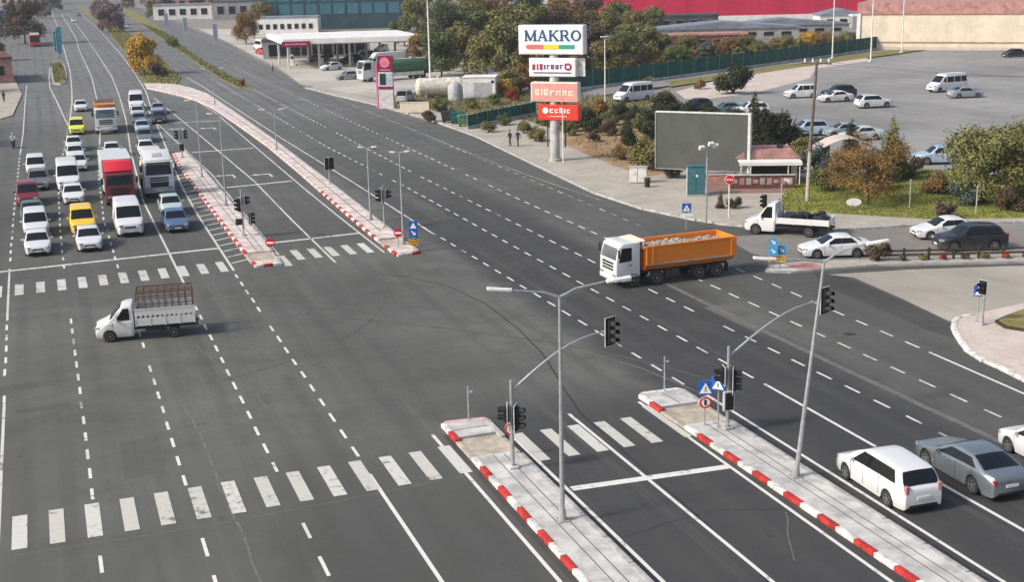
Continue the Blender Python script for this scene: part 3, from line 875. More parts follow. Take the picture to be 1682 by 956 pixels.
def car_kit(name, cat, L, W, H, top, belt, wx, screen, rearw, sides, wr=.31, tumble=.24, plate=True, seams=(), light_z=.64, tail_z=.78, tail_h=.2, nose=.80, tail=.86, clear=.2, glass='glass_dark', rim='rim', rails=False, zcut=None, flare=1.0, tail_mat='lamp_red'):
    """top/belt: height along the length measured from the nose; sides: windows as (low0, low1, high0, high1)"""
    kit = Kit(name, cat)
    hw = W / 2
    top, belt = smooth_tab(top), smooth_tab(belt, 3)
    def plan(x):
        f = 1.0
        if x < .9:
            f = nose + (1 - nose) * math.sin(min(1, x / .9) * math.pi / 2)
        if x > L - .8:
            f = min(f, tail + (1 - tail) * math.sin(min(1, (L - x) / .8) * math.pi / 2))
        return f * hw
    bm_ = max(b for a, b in belt)
    def yside(x, z):
        zb = pw(belt, x)
        return plan(x) * .985 * (1 - tumble * max(0, z - zb) / (H - zb + 1e-6))
    def arch(x):
        z = clear
        for w in wx:
            d = abs(x - w)
            ra = wr + .055
            if d < ra:
                z = max(z, wr + math.sqrt(ra * ra - d * d) - .005)
        return z
    xs = {0, .03, .08, L, L - .03, L - .08}
    k = 0.0
    while k < L:
        xs.add(round(k, 3)); k += .16
    for a, b in top[::2]:
        xs.add(round(a, 3))
    for w in wx:
        for d in (-1, -.97, -.85, -.6, -.3, 0, .3, .6, .85, .97, 1):
            xs.add(round(w + d * (wr + .055), 3))
    xs = sorted(q for q in xs if 0 <= q <= L)
    xs = [q for i, q in enumerate(xs) if i == 0 or q - xs[i - 1] > .012]
    if xs[-1] != L:
        xs[-1] = L
    rows = []
    for x in xs:
        zt, zb, p = pw(top, x), pw(belt, x), plan(x)
        zb = min(zb, zt - .035)
        e = .10 if x < .03 or x > L - .03 else (.05 if x < .08 or x > L - .08 else 0)
        p *= 1 - e * .5
        za = arch(x) + e * .6
        zm = max(za + .03, clear + (zb - clear) * .55)
        zs = max(za + .015, clear + (zb - clear) * .22)
        if zt - zb > .06:
            ye, ze = yside(x, zt) * (1 - e * .3), zt - .065
            y5 = ye * .86
        else:
            ye, ze = p * .93, zt - .022
            y5 = p * .75
        row = [(p * .80, min(za + .05, zb)), (p * .965, za), (p * .99, zs), (p * (1.0 if flare else 1), zm), (p * 1.0, zb - .10 if zb - .10 > zm else (zm + zb) / 2), (p * .985, zb - .02), (p * .955 if zt - zb > .06 else p * .95, zb + .012 if zt - zb > .06 else min(zb + .012, zt - .02)), (ye, ze), (ye * .955, zt - .026), (y5, zt - .010), (ye * .45, zt), (0, zt + .006)]
        X = L / 2 - x
        rows.append([(X, y, z) for y, z in row] + [(X, -y, z) for y, z in row[-2::-1]])
    m = MB().grid(rows)
    n = len(rows[0])
    m.f.append(tuple(range(n))); m.m.append(0)
    m.f.append(tuple(range((len(rows) - 1) * n, len(rows) * n))[::-1]); m.m.append(0)
    body = kit.add('body', m, 'PAINT', smooth=48)
    # underside
    kit.add('underbody', MB().box((0, 0, clear + .12), (L - .35, W * .78, .22)), 'underbody')
    # glass
    def glasspatch(x0, x1, f0=.06, f1=.94, k=7):
        rr = []
        for i in range(k):
            x = x0 + (x1 - x0) * (f0 + (f1 - f0) * i / (k - 1))
            zt = pw(top, x)
            sl = (pw(top, x + .02) - pw(top, x - .02)) / .04
            nx, nz = sl, 1.0
            l = math.hypot(nx, nz)
            nx, nz = nx / l, nz / l
            ye = yside(x, zt) * .93
            X = L / 2 - x
            rr.append([(X + nx * .012, y, z + nz * .012) for y, z in ((ye, zt - .042), (ye * .9, zt - .012), (ye * .45, zt + .002), (0, zt + .008), (-ye * .45, zt + .002), (-ye * .9, zt - .012), (-ye, zt - .042))])
        return MB().grid(rr)
    if screen:
        kit.add('windscreen', glasspatch(*screen), glass)
    if rearw:
        kit.add('rear_window', glasspatch(*rearw), glass)
    for l0, l1, h0, h1 in sides:
        for s in (1, -1):
            rr = []
            for i in range(5):
                f = i / 4
                xl, xh = l0 + (l1 - l0) * f, h0 + (h1 - h0) * f
                zl = pw(belt, xl) + .05
                zh = (zcut or H - .13)
                col_ = []
                for j in range(4):
                    g = j / 3
                    x, z = xl + (xh - xl) * g, zl + (zh - zl) * g
                    col_.append((L / 2 - x, s * (yside(x, z) + .014), z))
                rr.append(col_)
            kit.add('side_window', MB().grid(rr), glass)
    # lamps, grille, bumpers, mirrors, plates
    for s in (1, -1):
        kit.add('headlight', MB().box((L / 2 - .15, s * plan(.16) * .80, light_z - .02), (.34, plan(0) * .36, .14), rz=-s * .42, bev=.03, seg=2), 'lamp_clear')
        kit.add('tail_light', MB().box((-L / 2 + .07, s * plan(L - .05) * .86, tail_z), (.14, plan(L) * .2, tail_h), rz=s * .25, bev=.02), tail_mat)
        xm = sides[0][0] + .12 if sides else .9
        kit.add('wing_mirror', MB().box((L / 2 - xm, s * (plan(xm) + .09), pw(belt, xm) + .09), (.11, .2, .14), bev=.03, seg=2), 'PAINT')
    kit.add('grille', MB().box((L / 2 - .02, 0, light_z - .14), (.09, plan(0) * .98, .13), bev=.02), 'plastic_black')
    kit.add('front_bumper_intake', MB().box((L / 2 - .02, 0, clear + .11), (.08, plan(0) * 1.35, .10), bev=.02), 'plastic_black')
    kit.add('rear_bumper_trim', MB().box((-L / 2 + .02, 0, clear + .12), (.07, plan(L) * 1.5, .12), bev=.02), 'plastic_black')
    if plate:
        kit.add('number_plate', MB().box((L / 2 + .03, 0, clear + .21), (.02, .52, .11)), 'plate')
        kit.add('number_plate', MB().box((-L / 2 - .012, 0, clear + .42), (.02, .52, .11)), 'plate')
    for xq in seams:                                      # door shut lines
        for s in (1, -1):
            rr = []
            for z in (clear + .12, clear + (pw(belt, xq) - clear) * .55, pw(belt, xq) - .01):
                rr.append([(L / 2 - xq - .009, s * (plan(xq) * 1.0 + .004), z), (L / 2 - xq + .009, s * (plan(xq) * 1.0 + .004), z)])
            kit.add('door_seam', MB().grid(rr), 'plastic_black')
            kit.add('door_handle', MB().box((L / 2 - xq + .16, s * (plan(xq) + .008), pw(belt, xq) - .12), (.17, .03, .03), bev=.008), 'PAINT')
    if rails:
        for s in (1, -1):
            kit.add('roof_rail', MB().tube([(L / 2 - 1.9, s * hw * .66, H - .06), (L / 2 - 2.1, s * hw * .66, H + .03), (L / 2 - L + .9, s * hw * .66, H - .01), (L / 2 - L + .7, s * hw * .66, H - .09)], .022, 6), 'rim')
    add_wheels(kit, [L / 2 - w for w in wx], hw - .015, wr, .21, rim=rim)
    return kit

K = {}
K['sedan'] = car_kit('sedan', 'car', 4.55, 1.78, 1.46,
    [(0, .60), (.05, .70), (.35, .78), (1.15, .95), (1.98, 1.37), (2.5, 1.46), (3.1, 1.43), (3.88, 1.08), (4.4, 1.02), (4.52, .95), (4.55, .8)],
    [(0, .58), (.4, .70), (1.15, .88), (3.9, .98), (4.55, .78)], (.88, 3.5), (1.12, 2.0), (3.1, 3.9),
    [(1.45, 2.475, 2.05, 2.475), (2.495, 3.5, 2.495, 3.12)], seams=(1.35, 2.49, 3.45))
K['coupe_sedan'] = car_kit('sedan', 'car', 4.86, 1.87, 1.44,
    [(0, .60), (.05, .72), (.4, .82), (1.35, .98), (2.2, 1.37), (2.75, 1.44), (3.4, 1.38), (4.35, 1.06), (4.72, 1.0), (4.83, .92), (4.86, .78)],
    [(0, .58), (.4, .74), (1.35, .90), (4.2, 1.0), (4.86, .78)], (.95, 3.79), (1.32, 2.22), (3.42, 4.32),
    [(1.7, 2.78, 2.3, 2.78), (2.8, 3.9, 2.8, 3.45)], seams=(1.55, 2.79, 3.75), wr=.34, tumble=.27)
K['hatch'] = car_kit('hatchback', 'car', 4.05, 1.74, 1.50,
    [(0, .60), (.05, .72), (.3, .82), (.98, 1.0), (1.75, 1.42), (2.2, 1.50), (3.3, 1.44), (3.82, 1.06), (4.0, .98), (4.05, .8)],
    [(0, .58), (.4, .74), (.98, .92), (3.8, 1.0), (4.05, .8)], (.82, 3.35), (.95, 1.78), (3.34, 3.8),
    [(1.25, 2.23, 1.85, 2.23), (2.25, 3.35, 2.25, 3.05)], seams=(1.2, 2.24, 3.2))
K['mpv'] = car_kit('people_carrier', 'car', 4.62, 1.80, 1.62,
    [(0, .60), (.05, .72), (.25, .80), (.80, 1.0), (1.85, 1.53), (2.4, 1.62), (3.7, 1.58), (4.15, 1.50), (4.48, 1.02), (4.58, .95), (4.62, .8)],
    [(0, .58), (.4, .78), (.80, .93), (4.4, 1.03), (4.62, .8)], (.9, 3.65), (.80, 1.86), (4.14, 4.48),
    [(1.35, 2.12, 1.95, 2.12), (2.14, 3.12, 2.14, 3.12), (3.14, 4.1, 3.14, 3.85)], seams=(1.3, 2.13, 3.13), tail_z=.95, tail_h=.32, tail_mat='lamp_pale_red')
K['suv'] = car_kit('suv', 'car', 4.60, 1.86, 1.70,
    [(0, .72), (.05, .88), (.3, .98), (1.15, 1.10), (1.85, 1.60), (2.4, 1.70), (3.9, 1.64), (4.42, 1.12), (4.55, 1.05), (4.60, .85)],
    [(0, .66), (.4, .88), (1.15, 1.02), (4.4, 1.1), (4.6, .85)], (.92, 3.62), (1.12, 1.88), (3.92, 4.42),
    [(1.45, 2.38, 1.98, 2.38), (2.4, 3.32, 2.4, 3.32), (3.34, 4.1, 3.34, 3.8)], seams=(1.3, 2.39, 3.33), wr=.36, clear=.26, light_z=.8, tail_z=1.0, tail_h=.26, rails=True)
K['combi'] = car_kit('combi_van', 'van', 4.40, 1.83, 1.84,
    [(0, .64), (.05, .82), (.3, .92), (.98, 1.10), (1.68, 1.72), (2.2, 1.84), (4.15, 1.80), (4.34, 1.10), (4.38, 1.0), (4.40, .85)],
    [(0, .6), (.4, .84), (.98, 1.02), (4.3, 1.12), (4.4, .85)], (.88, 3.6), (.95, 1.70), (4.15, 4.34),
    [(1.3, 2.15, 1.82, 2.15), (2.23, 3.15, 2.23, 3.15), (3.25, 4.1, 3.25, 4.0)], seams=(1.2, 2.19, 3.2), tumble=.15, light_z=.76, tail_z=1.0, tail_h=.4)
K['minibus'] = car_kit('minibus', 'minibus', 5.90, 2.02, 2.50,
    [(0, .70), (.05, .98), (.3, 1.08), (.85, 1.32), (1.70, 2.20), (2.2, 2.46), (3.0, 2.50), (5.6, 2.46), (5.80, 1.5), (5.87, 1.1), (5.90, .9)],
    [(0, .66), (.4, 1.0), (.85, 1.26), (5.8, 1.32), (5.9, .9)], (.95, 4.6), (.85, 1.72), (5.6, 5.8),
    [(1.3, 1.95, 1.8, 1.95), (2.1, 3.3, 2.1, 3.3), (3.4, 4.5, 3.4, 4.5), (4.6, 5.6, 4.6, 5.5)], seams=(1.15, 2.02), tumble=.12, light_z=.92, tail_z=1.1, tail_h=.4, wr=.35, clear=.26, zcut=2.12)
K['panel_van'] = car_kit('delivery_van', 'van', 5.40, 2.0, 2.36,
    [(0, .70), (.05, .98), (.3, 1.08), (.85, 1.32), (1.62, 2.12), (2.1, 2.34), (3.0, 2.36), (5.25, 2.34), (5.35, 1.4), (5.39, 1.0), (5.40, .9)],
    [(0, .66), (.4, 1.0), (.85, 1.24), (5.3, 1.3), (5.4, .9)], (.95, 4.1), (.85, 1.64), None,
    [(1.3, 2.0, 1.8, 2.0)], seams=(1.15, 2.07), tumble=.11, light_z=.92, tail_z=1.1, tail_h=.4, wr=.35, clear=.26, zcut=2.0)
# chassis cabs: the front of a van with a bed behind
def chassis_cab(kit, L, cabL, W, H, wx, wr):
    top = [(0, .66), (.05, .95), (.3, 1.05), (.80, 1.26), (1.50, 2.0), (1.8, H - .02), (cabL - .05, H), (cabL, H - .05)]
    belt = [(0, .62), (.4, .97), (.80, 1.18), (cabL, 1.22)]
    k2 = car_kit('x', 'x', cabL, W, H, top, belt, (wx[0],), (.80, 1.52), None, [(1.1, cabL - .22, 1.62, cabL - .22)], seams=(1.0,), tumble=.12, light_z=.86, wr=wr, clear=.28, zcut=H - .2, tail=1.0)
    sh = L / 2 - cabL / 2
    base = len(kit.parts)
    for n, me, mats, par, l, r in k2.parts:
        if n in ('tail_light', 'rear_bumper_trim'):
            continue
        if n == 'number_plate' and l[0] == 0 and min(v.co.x for v in me.vertices) < 0:
            continue
        if n in ('wheel', 'rim'):
            continue
        kit.parts.append((n if n != 'body' else 'cab', me, mats, None, (l[0] + sh, l[1], l[2]), r))
    kit.add('chassis', MB().box((-cabL / 2, .42, .62), (L - cabL + .3, .1, .16)).box((-cabL / 2, -.42, .62), (L - cabL + .3, .1, .16)).box((-L * .1, 0, .5), (1.2, .9, .25)), 'chassis')
    add_wheels(kit, [L / 2 - wx[0]], W / 2 - .02, wr, .21, truck=True, rim='rim_grey')
    add_wheels(kit, [L / 2 - wx[1]], W / 2 + .02, wr, .30, truck=True, rim='rim_grey')
def dropside(kit, x0, x1, W, z0, h, mat, posts=6):
    kit.add('bed_floor', MB().box(((x0 + x1) / 2, 0, z0), (x1 - x0, W - .05, .09)), 'chassis')
    for s in (1, -1):
        i = kit.add('side_board', MB().box(((x0 + x1) / 2, s * W / 2, z0 + h / 2), (x1 - x0, .045, h), bev=.008), mat)
        for k in range(posts):
            kit.add('stake', MB().box((x0 + (x1 - x0) * (k + .03) / (posts - .94), s * (W / 2 + .028), z0 + h / 2 - .02), (.05, .03, h + .04)), mat, i)
    kit.add('tail_board', MB().box((x0, 0, z0 + h / 2), (.045, W - .06, h), bev=.008), mat)
    kit.add('head_board', MB().box((x1 - .03, 0, z0 + h * .8), (.05, W - .06, h * 1.6), bev=.008), mat)
    for s in (1, -1):
        kit.add('tail_light', MB().box((x0 - .03, s * W * .38, z0 - .12), (.05, .3, .12), bev=.01), 'lamp_red')
k = K['cage_truck'] = Kit('livestock_truck', 'truck')
chassis_cab(k, 5.6, 2.15, 1.86, 2.12, (.78, 4.35), .34)
dropside(k, -2.8, .55, 1.95, .86, .46, 'PAINT', 5)
for s in (1, -1):
    j = k.add('slatted_side', MB().box((-1.12, s * .965, 1.62), (3.3, .03, .34), bev=.006), 'paint_white_dusty')
    for q in range(13):
        k.add('slat_post', MB().box((-2.72 + q * .267, s * .975, 1.39), (.11, .04, .16)), 'paint_white_dusty', j)
    k.add('top_rail', MB().box((-1.12, s * .97, 1.83), (3.36, .05, .06)), 'paint_white_dusty')
for s in (1, -1):
    m = MB()
    for q in range(9):
        m.tube([(-2.7 + q * .39, s * .93, 1.3), (-2.7 + q * .39, s * .93, 2.75)], .022, 5)
    for z in (2.1, 2.42, 2.75):
        m.tube([(-2.75, s * .93, z), (.45, s * .93, z)], .024, 5)
    k.add('cage_side', m, 'rust')
m = MB()
for q in range(9):
    m.tube([(-2.7 + q * .39, -.93, 2.75), (-2.7 + q * .39, .93, 2.75)], .022, 5)
for q in range(5):
    m.tube([(-2.75, -.75 + q * .375, 2.75), (.45, -.75 + q * .375, 2.75)], .018, 5)
for z in (2.1, 2.42):
    m.tube([(-2.75, -.93, z), (-2.75, .93, z)], .022, 5).tube([(.45, -.93, z), (.45, .93, z)], .022, 5)
k.add('cage_roof', m, 'rust')
k = K['flatbed'] = Kit('flatbed_truck', 'truck')
chassis_cab(k, 6.0, 2.2, 2.0, 2.25, (.85, 4.6), .36)
dropside(k, -3.0, .72, 2.1, .90, .42, 'PAINT', 4)
m = MB()
random.seed(3)
for q in range(16):
    m.box((-2.6 + random.random() * 2.7, random.uniform(-.75, .75), 1.15 + random.random() * .28), (random.uniform(.3, .8), random.uniform(.3, .6), random.uniform(.2, .5)), rz=random.random(), bev=.04)
k.add('cargo', m, 'plastic_black')
k.add('cargo_frame', MB().tube([(.62, -.9, 1.0), (.62, -.9, 1.95), (.62, .9, 1.95), (.62, .9, 1.0)], .03, 6), 'galvanised')
# cab-over lorries
def cabover(kit, x1, W, z0, H, cl, paint='PAINT', bumper='PAINT', sun=True, glass='glass_dark'):
    x0 = x1 - cl
    hw = W / 2
    zw = z0 + (H - z0) * .50
    zt = H - .28
    body = [(x0, z0), (x1 - .06, z0), (x1, z0 + .25), (x1 - .03, zw), (x1 - .26, zt + .05), (x1 - .5, H), (x0, H)]
    kit.add('cab', MB().side(body, -hw, hw, .07), paint, smooth=35)
    sl = (.23) / (zt + .05 - zw)
    def xs(z):
        return x1 - .03 - sl * (z - zw) + .012
    kit.add('windscreen', MB().grid([[(xs(zw + .06), y, zw + .06) for y in (-hw + .14, -hw * .4, hw * .4, hw - .14)], [(xs(zt - .04), y, zt - .04) for y in (-hw + .22, -hw * .4, hw * .4, hw - .22)]]), glass)
    for s in (1, -1):
        kit.add('side_window', MB().add([(x1 - .20, s * (hw + .012), zw - .10), (x0 + .62, s * (hw + .012), zw - .02), (x0 + .62, s * (hw + .012), zt), (x1 - .42, s * (hw + .012), zt)], [(0, 1, 2, 3)]), 'glass_dark')
        kit.add('door_handle', MB().box((x0 + .72, s * (hw + .02), zw - .32), (.2, .03, .06)), 'plastic_black')
        mi = kit.add('mirror_arm', MB().tube([(x1 - .25, s * hw, zt), (x1 - .1, s * (hw + .2), zt)], .02, 5), 'plastic_black')
        kit.add('wing_mirror', MB().box((x1 - .1, s * (hw + .22), zt - .32), (.1, .2, .55), bev=.03), 'plastic_black', mi)
        kit.add('headlight', MB().box((x1 - .02, s * (hw - .32), z0 + .17), (.1, .42, .2), bev=.03), 'lamp_clear')
        kit.add('step', MB().box((x1 - .75, s * (hw - .02), z0 - .1), (.7, .1, .3), bev=.02), bumper)
    kit.add('front_bumper', MB().box((x1 - .16, 0, z0 - .06), (.36, W + .02, .36), bev=.06, seg=2), bumper)
    for j in range(3):
        kit.add('grille', MB().box((x1 - .005, 0, zw - .2 - j * .21), (.05, W * .64, .13), bev=.015), 'plastic_black')
    kit.add('number_plate', MB().box((x1 + .035, 0, z0 - .05), (.02, .52, .11)), 'plate')
    if sun:
        kit.add('sun_visor', MB().box((x1 - .17, 0, zt + .10), (.22, W * .86, .05), ry=.35, bev=.015), 'plastic_black')
    return zw, zt
k = K['tipper'] = Kit('tipper_lorry', 'lorry')
cabover(k, 4.45, 2.42, .72, 3.0, 1.75, glass='glass_pale', sun=False)
k.add('chassis', MB().box((-.3, .4, .86), (8.0, .12, .26)).box((-.3, -.4, .86), (8.0, .12, .26)).box((.2, .85, .72), (1.0, .5, .5), bev=.05).box((.2, -.85, .72), (1.0, .5, .5), bev=.05), 'chassis')
tb = [(-4.35, 1.22), (-4.5, 2.66), (2.35, 2.62), (2.35, 1.5), (2.1, 1.15)]
m = MB()
for s in (1, -1):
    hw_ = 1.24
    # side wall with folded-in lower edge
    m.grid([[(-4.30, s * .95, 1.06), (2.15, s * .95, 1.06)], [(-4.34, s * hw_, 1.38), (2.3, s * hw_, 1.42)], [(-4.46, s * hw_, 2.62), (2.36, s * hw_, 2.58)], [(-4.46, s * (hw_ - .1), 2.62), (2.36, s * (hw_ - .1), 2.58)], [(-4.3, s * (hw_ - .1), 1.38), (2.2, s * (hw_ - .1), 1.4)]])
m.add([(2.36, -1.14, 2.58), (2.36, 1.14, 2.58), (2.25, 1.14, 1.1), (2.25, -1.14, 1.1)], [(0, 1, 2, 3)])
m.box((2.3, 0, 1.85), (.09, 2.3, 1.5))
m.box((-.9, 0, 1.08), (6.5, 1.9, .08))
tub = k.add('tipper_body', m, 'PAINT2', smooth=20)
for s in (1, -1):
    k.add('top_rail', MB().box((-1.05, s * 1.23, 2.64), (6.9, .13, .13), ry=.006, bev=.02), 'PAINT2', tub)
    k.add('bottom_rail', MB().box((-1.05, s * 1.245, 1.42), (6.6, .07, .11), bev=.015), 'concrete_grey', tub)
    for xq in (2.2, 1.75, -4.32):
        k.add('side_rib', MB().box((xq, s * 1.25, 2.0), (.16 if xq > 0 else .42, .12, 1.24), bev=.02), 'PAINT2', tub)
    k.add('mud_flap', MB().box((-3.95, s * .98, .62), (.03, .5, .6)), 'rubber')
k.add('tailgate', MB().box((-4.44, 0, 1.95), (.1, 2.3, 1.5), ry=-.06, bev=.02), 'PAINT2', tub)
k.add('cab_guard', MB().box((3.0, 0, 2.98), (1.5, 2.2, .07), ry=.10, bev=.02).box((2.4, 0, 2.76), (.1, 2.3, .5)), 'pylon_cream', tub)
m = MB()
random.seed(11)
rows = []
for i in range(22):
    rows.append([(-4.3 + i * .305, -1.13 + j * .226, 2.32 + .24 * math.exp(-((i - 13) / 8) ** 2 - ((j - 5) / 4.2) ** 2) + random.uniform(-.06, .06)) for j in range(11)])
m.grid(rows)
ld = k.add('rubble_load', m, 'rubble', tub, smooth=0)
for q in range(46):
    x, y_ = random.uniform(-4.1, 2.0), random.uniform(-1.0, 1.0)
    sz = random.uniform(.12, .34)
    z = 2.30 + .24 * math.exp(-(((x + 4.3) / .305 - 13) / 8) ** 2 - (((y_ + 1.13) / .226 - 5) / 4.2) ** 2)
    k.add('stone', MB().box((x, y_, z + sz * .2), (sz, sz * .8, sz * .6), rz=random.random() * 3, bev=sz * .2, rx=random.random() * .6), 'rubble' if q % 4 else 'concrete_grey', tub)
add_wheels(k, [3.15, 1.42], 1.22, .5, .32, truck=True, rim='rim_grey')
add_wheels(k, [-1.75, -3.12], 1.22, .5, .5, truck=True, rim='rim_grey')
k = K['box_lorry'] = Kit('box_lorry', 'lorry')
cabover(k, 4.2, 2.35, .62, 2.75, 1.75, 'PAINT', 'PAINT')
k.add('box_body', MB().box((-1.0, 0, 2.35), (6.6, 2.5, 2.75), bev=.05), 'PAINT2')
k.add('wind_deflector', MB().side([(2.32, 2.82), (3.55, 2.86), (2.9, 3.62), (2.32, 3.68)], -1.1, 1.1, .06), 'PAINT3')
k.add('box_front_frame', MB().box((2.32, 0, 3.66), (.06, 2.44, .1)).box((2.32, 1.19, 2.9), (.06, .09, 1.6)).box((2.32, -1.19, 2.9), (.06, .09, 1.6)), 'concrete_pink')
k.add('chassis', MB().box((-.6, 0, .8), (7.0, .9, .25)), 'chassis')
add_wheels(k, [3.2, -2.2], 1.2, .47, .34, truck=True, rim='rim_grey')
k = K['tractor'] = Kit('lorry', 'lorry')
cabover(k, 4.4, 2.46, .7, 3.2, 2.2, bumper='cabinet_grey')
k.add('roof_fairing', MB().side([(4.0, 3.19), (2.25, 3.19), (2.25, 3.95), (2.6, 3.95)], -1.12, 1.12, .08), 'PAINT')
k.add('lower_grille', MB().box((4.4, 0, 1.12), (.06, 1.5, .34), bev=.02), 'plastic_black')
k.add('light_bar', MB().box((4.32, 0, .42), (.3, 2.3, .16), bev=.04), 'plastic_black')
k.add('roof_hatch', MB().box((3.3, 0, 3.6), (.5, .8, .06), ry=.5, bev=.02), 'cabinet_grey')
k.add('chassis', MB().box((-.6, 0, .85), (7.4, .9, .26)), 'chassis')
k.add('tank_body', MB().box((-1.5, 0, 1.75), (5.4, 2.0, 1.2), bev=.4, seg=3), 'tank_pale')
k.add('tank_rail', MB().tube([(-4.2, 1.0, 2.6), (1.2, 1.0, 2.6)], .03, 5).tube([(-4.2, -1.0, 2.6), (1.2, -1.0, 2.6)], .03, 5), 'galvanised')
for q in range(5):
    k.add('tank_hatch', MB().lathe([(.3, 2.3), (.3, 2.46), (.22, 2.5)], 12, org=(-3.6 + q * 1.1, 0, 0)), 'concrete_grey')
add_wheels(k, [3.2, -1.9, -3.3], 1.22, .5, .36, truck=True, rim='rim_grey')
k = K['front_tipper'] = Kit('tipper_lorry', 'lorry')
cabover(k, 4.2, 2.46, .72, 3.05, 1.8, glass='glass_pale')
k.add('tipper_body', MB().side([(-4.2, 1.3), (-4.3, 3.3), (2.3, 3.4), (2.3, 1.5), (1.9, 1.2)], -1.22, 1.22, .05), 'PAINT2')
k.add('body_hollow', MB().box((-1.0, 0, 3.36), (6.2, 2.2, .12)), 'rust')
k.add('cab_guard', MB().box((2.4, 0, 3.45), (.5, 2.44, .12), ry=.2), 'PAINT2')
k.add('chassis', MB().box((-.3, 0, .86), (8.0, .9, .26)), 'chassis')
add_wheels(k, [3.0, -1.7, -3.1], 1.22, .5, .36, truck=True, rim='rim_grey')
k = K['tanker'] = Kit('tank_lorry', 'lorry')
cabover(k, 6.6, 2.46, .7, 3.4, 2.2)
k.add('tank', MB().lathe([(.6, -5.4), (1.05, -5.3), (1.2, -5.0), (1.2, 4.0), (1.05, 4.2), (.6, 4.3)], 20, 'X', org=(-.6, 0, 2.15)), 'trailer_green')
k.add('walkway', MB().box((-1.2, 0, 3.36), (9.0, .7, .06)), 'cabinet_white')
k.add('manlid', MB().lathe([(.35, 3.35), (.35, 3.6), (.25, 3.65)], 12, org=(.5, 0, 0)).lathe([(.35, 3.35), (.35, 3.6), (.25, 3.65)], 12, org=(-3, 0, 0)), 'galvanised')
k.add('skirt', MB().box((-1.2, 1.18, .95), (7.0, .06, .6)).box((-1.2, -1.18, .95), (7.0, .06, .6)), 'cabinet_white')
k.add('chassis', MB().box((-.3, 0, .86), (11.6, .9, .26)), 'chassis')
add_wheels(k, [5.2, 2.6, -3.3, -4.6], 1.22, .5, .36, truck=True, rim='rim_grey')
k = K['bus'] = Kit('bus', 'bus')
k.add('body', MB().box((0, 0, 1.75), (11, 2.5, 2.7), bev=.18, seg=3), 'PAINT')
k.add('roof', MB().box((0, 0, 3.08), (10.6, 2.2, .14), bev=.05), 'paint_white')
k.add('windscreen', MB().box((5.47, 0, 2.05), (.1, 2.2, 1.5), bev=.03), 'glass_dark')
for s in (1, -1):
    for q in range(6):
        k.add('side_window', MB().box((-4.4 + q * 1.7, s * 1.24, 2.2), (1.5, .06, .9)), 'glass_dark')
    k.add('headlight', MB().box((5.48, s * .95, .85), (.08, .4, .2), bev=.02), 'lamp_clear')
add_wheels(k, [3.2, -2.8], 1.24, .5, .3, truck=True, rim='rim_grey')

random.seed(21)
def car(kind, loc, heading, paint, label, group=None, front=False, paint2=None, paint3=None, sc=1.0, z=0.0, back=0.0):
    """front=True: loc is the point on the ground under the front bumper"""
    a = R(heading)
    x, y = loc[0], loc[1]
    if front:
        L = {'sedan': 4.55, 'coupe_sedan': 4.86, 'hatch': 4.05, 'mpv': 4.62, 'suv': 4.6, 'combi': 4.4, 'minibus': 5.9, 'panel_van': 5.4, 'box_lorry': 8.4, 'tractor': 8.8, 'front_tipper': 8.4, 'bus': 11, 'flatbed': 6.0}[kind]
        x -= math.cos(a) * L / 2 * sc
        y -= math.sin(a) * L / 2 * sc
    sub = {'PAINT': MAT['paint_' + paint], 'PAINT2': MAT['paint_' + (paint2 or paint)], 'PAINT3': MAT['paint_' + (paint3 or paint)]}
    return K[kind].spawn(label, (x, y, z), a, group, sub, sc)
Q = 'vehicles waiting in the queue at the stop line'
D = -90
# first lane of the queue, nearest the left edge
car('sedan', (-1.35, 94.6), D, 'white', 'white sedan at the very front of the leftmost queue lane', Q, True)
car('combi', (-1.4, 101.2), D + 1, 'white', 'white combi van directly behind the white sedan heading the leftmost lane', Q, True)
car('sedan', (-1.7, 107.6), D, 'green', 'dark green sedan third in the leftmost queue lane', Q, True)
r_ = car('combi', (-2.0, 115.5), D, 'darkred', 'dark red van with black front fourth in the leftmost lane', Q, True)
obj('front_bumper', MB().box((2.18, 0, .42), (.2, 1.8, .26), bev=.05, seg=2).mesh('front_bumper'), MAT['paint_red'], r_)
car('suv', (-1.1, 123.5), D, 'grey', 'dark grey off-roader behind the dark red van', Q, True)
car('combi', (-1.25, 132.4), D, 'white', 'white van last in the leftmost queue lane, behind the grey off-roader', Q, True)
# second lane
car('sedan', (2.1, 94.5), D, 'white', 'white sedan right in front of the yellow taxi', Q, True)
car('combi', (1.9, 101.0), D, 'yellow', 'yellow taxi combi behind a white sedan', Q, True)
car('sedan', (1.65, 114.8), D, 'white', 'white sedan following the yellow taxi at a gap', Q, True)
car('minibus', (1.45, 121.8), D, 'white', 'tall white minibus behind the white sedan in the second lane', Q, True)
car('hatch', (2.7, 134.0), D, 'white', 'white hatchback half hidden behind the tall white minibus', Q, True)
car('sedan', (2.65, 141.5), D, 'white', 'second white car behind the tall minibus in the second lane', Q, True)
car('hatch', (2.75, 148.8), D, 'white', 'white car just in front of the lime yellow car', Q, True)
car('combi', (3.5, 164.0), D - 2, 'lime', 'lime yellow combi taxi near the back of the second lane', Q, True)
car('sedan', (4.9, 190.5), D - 2, 'white', 'lone white sedan driving up behind the lime yellow taxi', None, True)
# third lane
car('panel_van', (5.15, 98.6), D, 'white', 'white panel van at the front of the third lane', Q, True)
car('box_lorry', (5.35, 112.5), D, 'darkred', 'dark red lorry with white box body and bright red deflector', Q, True, 'white', 'crimson')
car('hatch', (6.3, 141.5), D - 2, 'white', 'white hatchback between the red lorry and the orange tipper in the queue', Q, True)
car('front_tipper', (6.85, 163.0), D - 2, 'white', 'white tipper lorry with orange brown body waiting in the queue', Q, True, 'brown_orange')
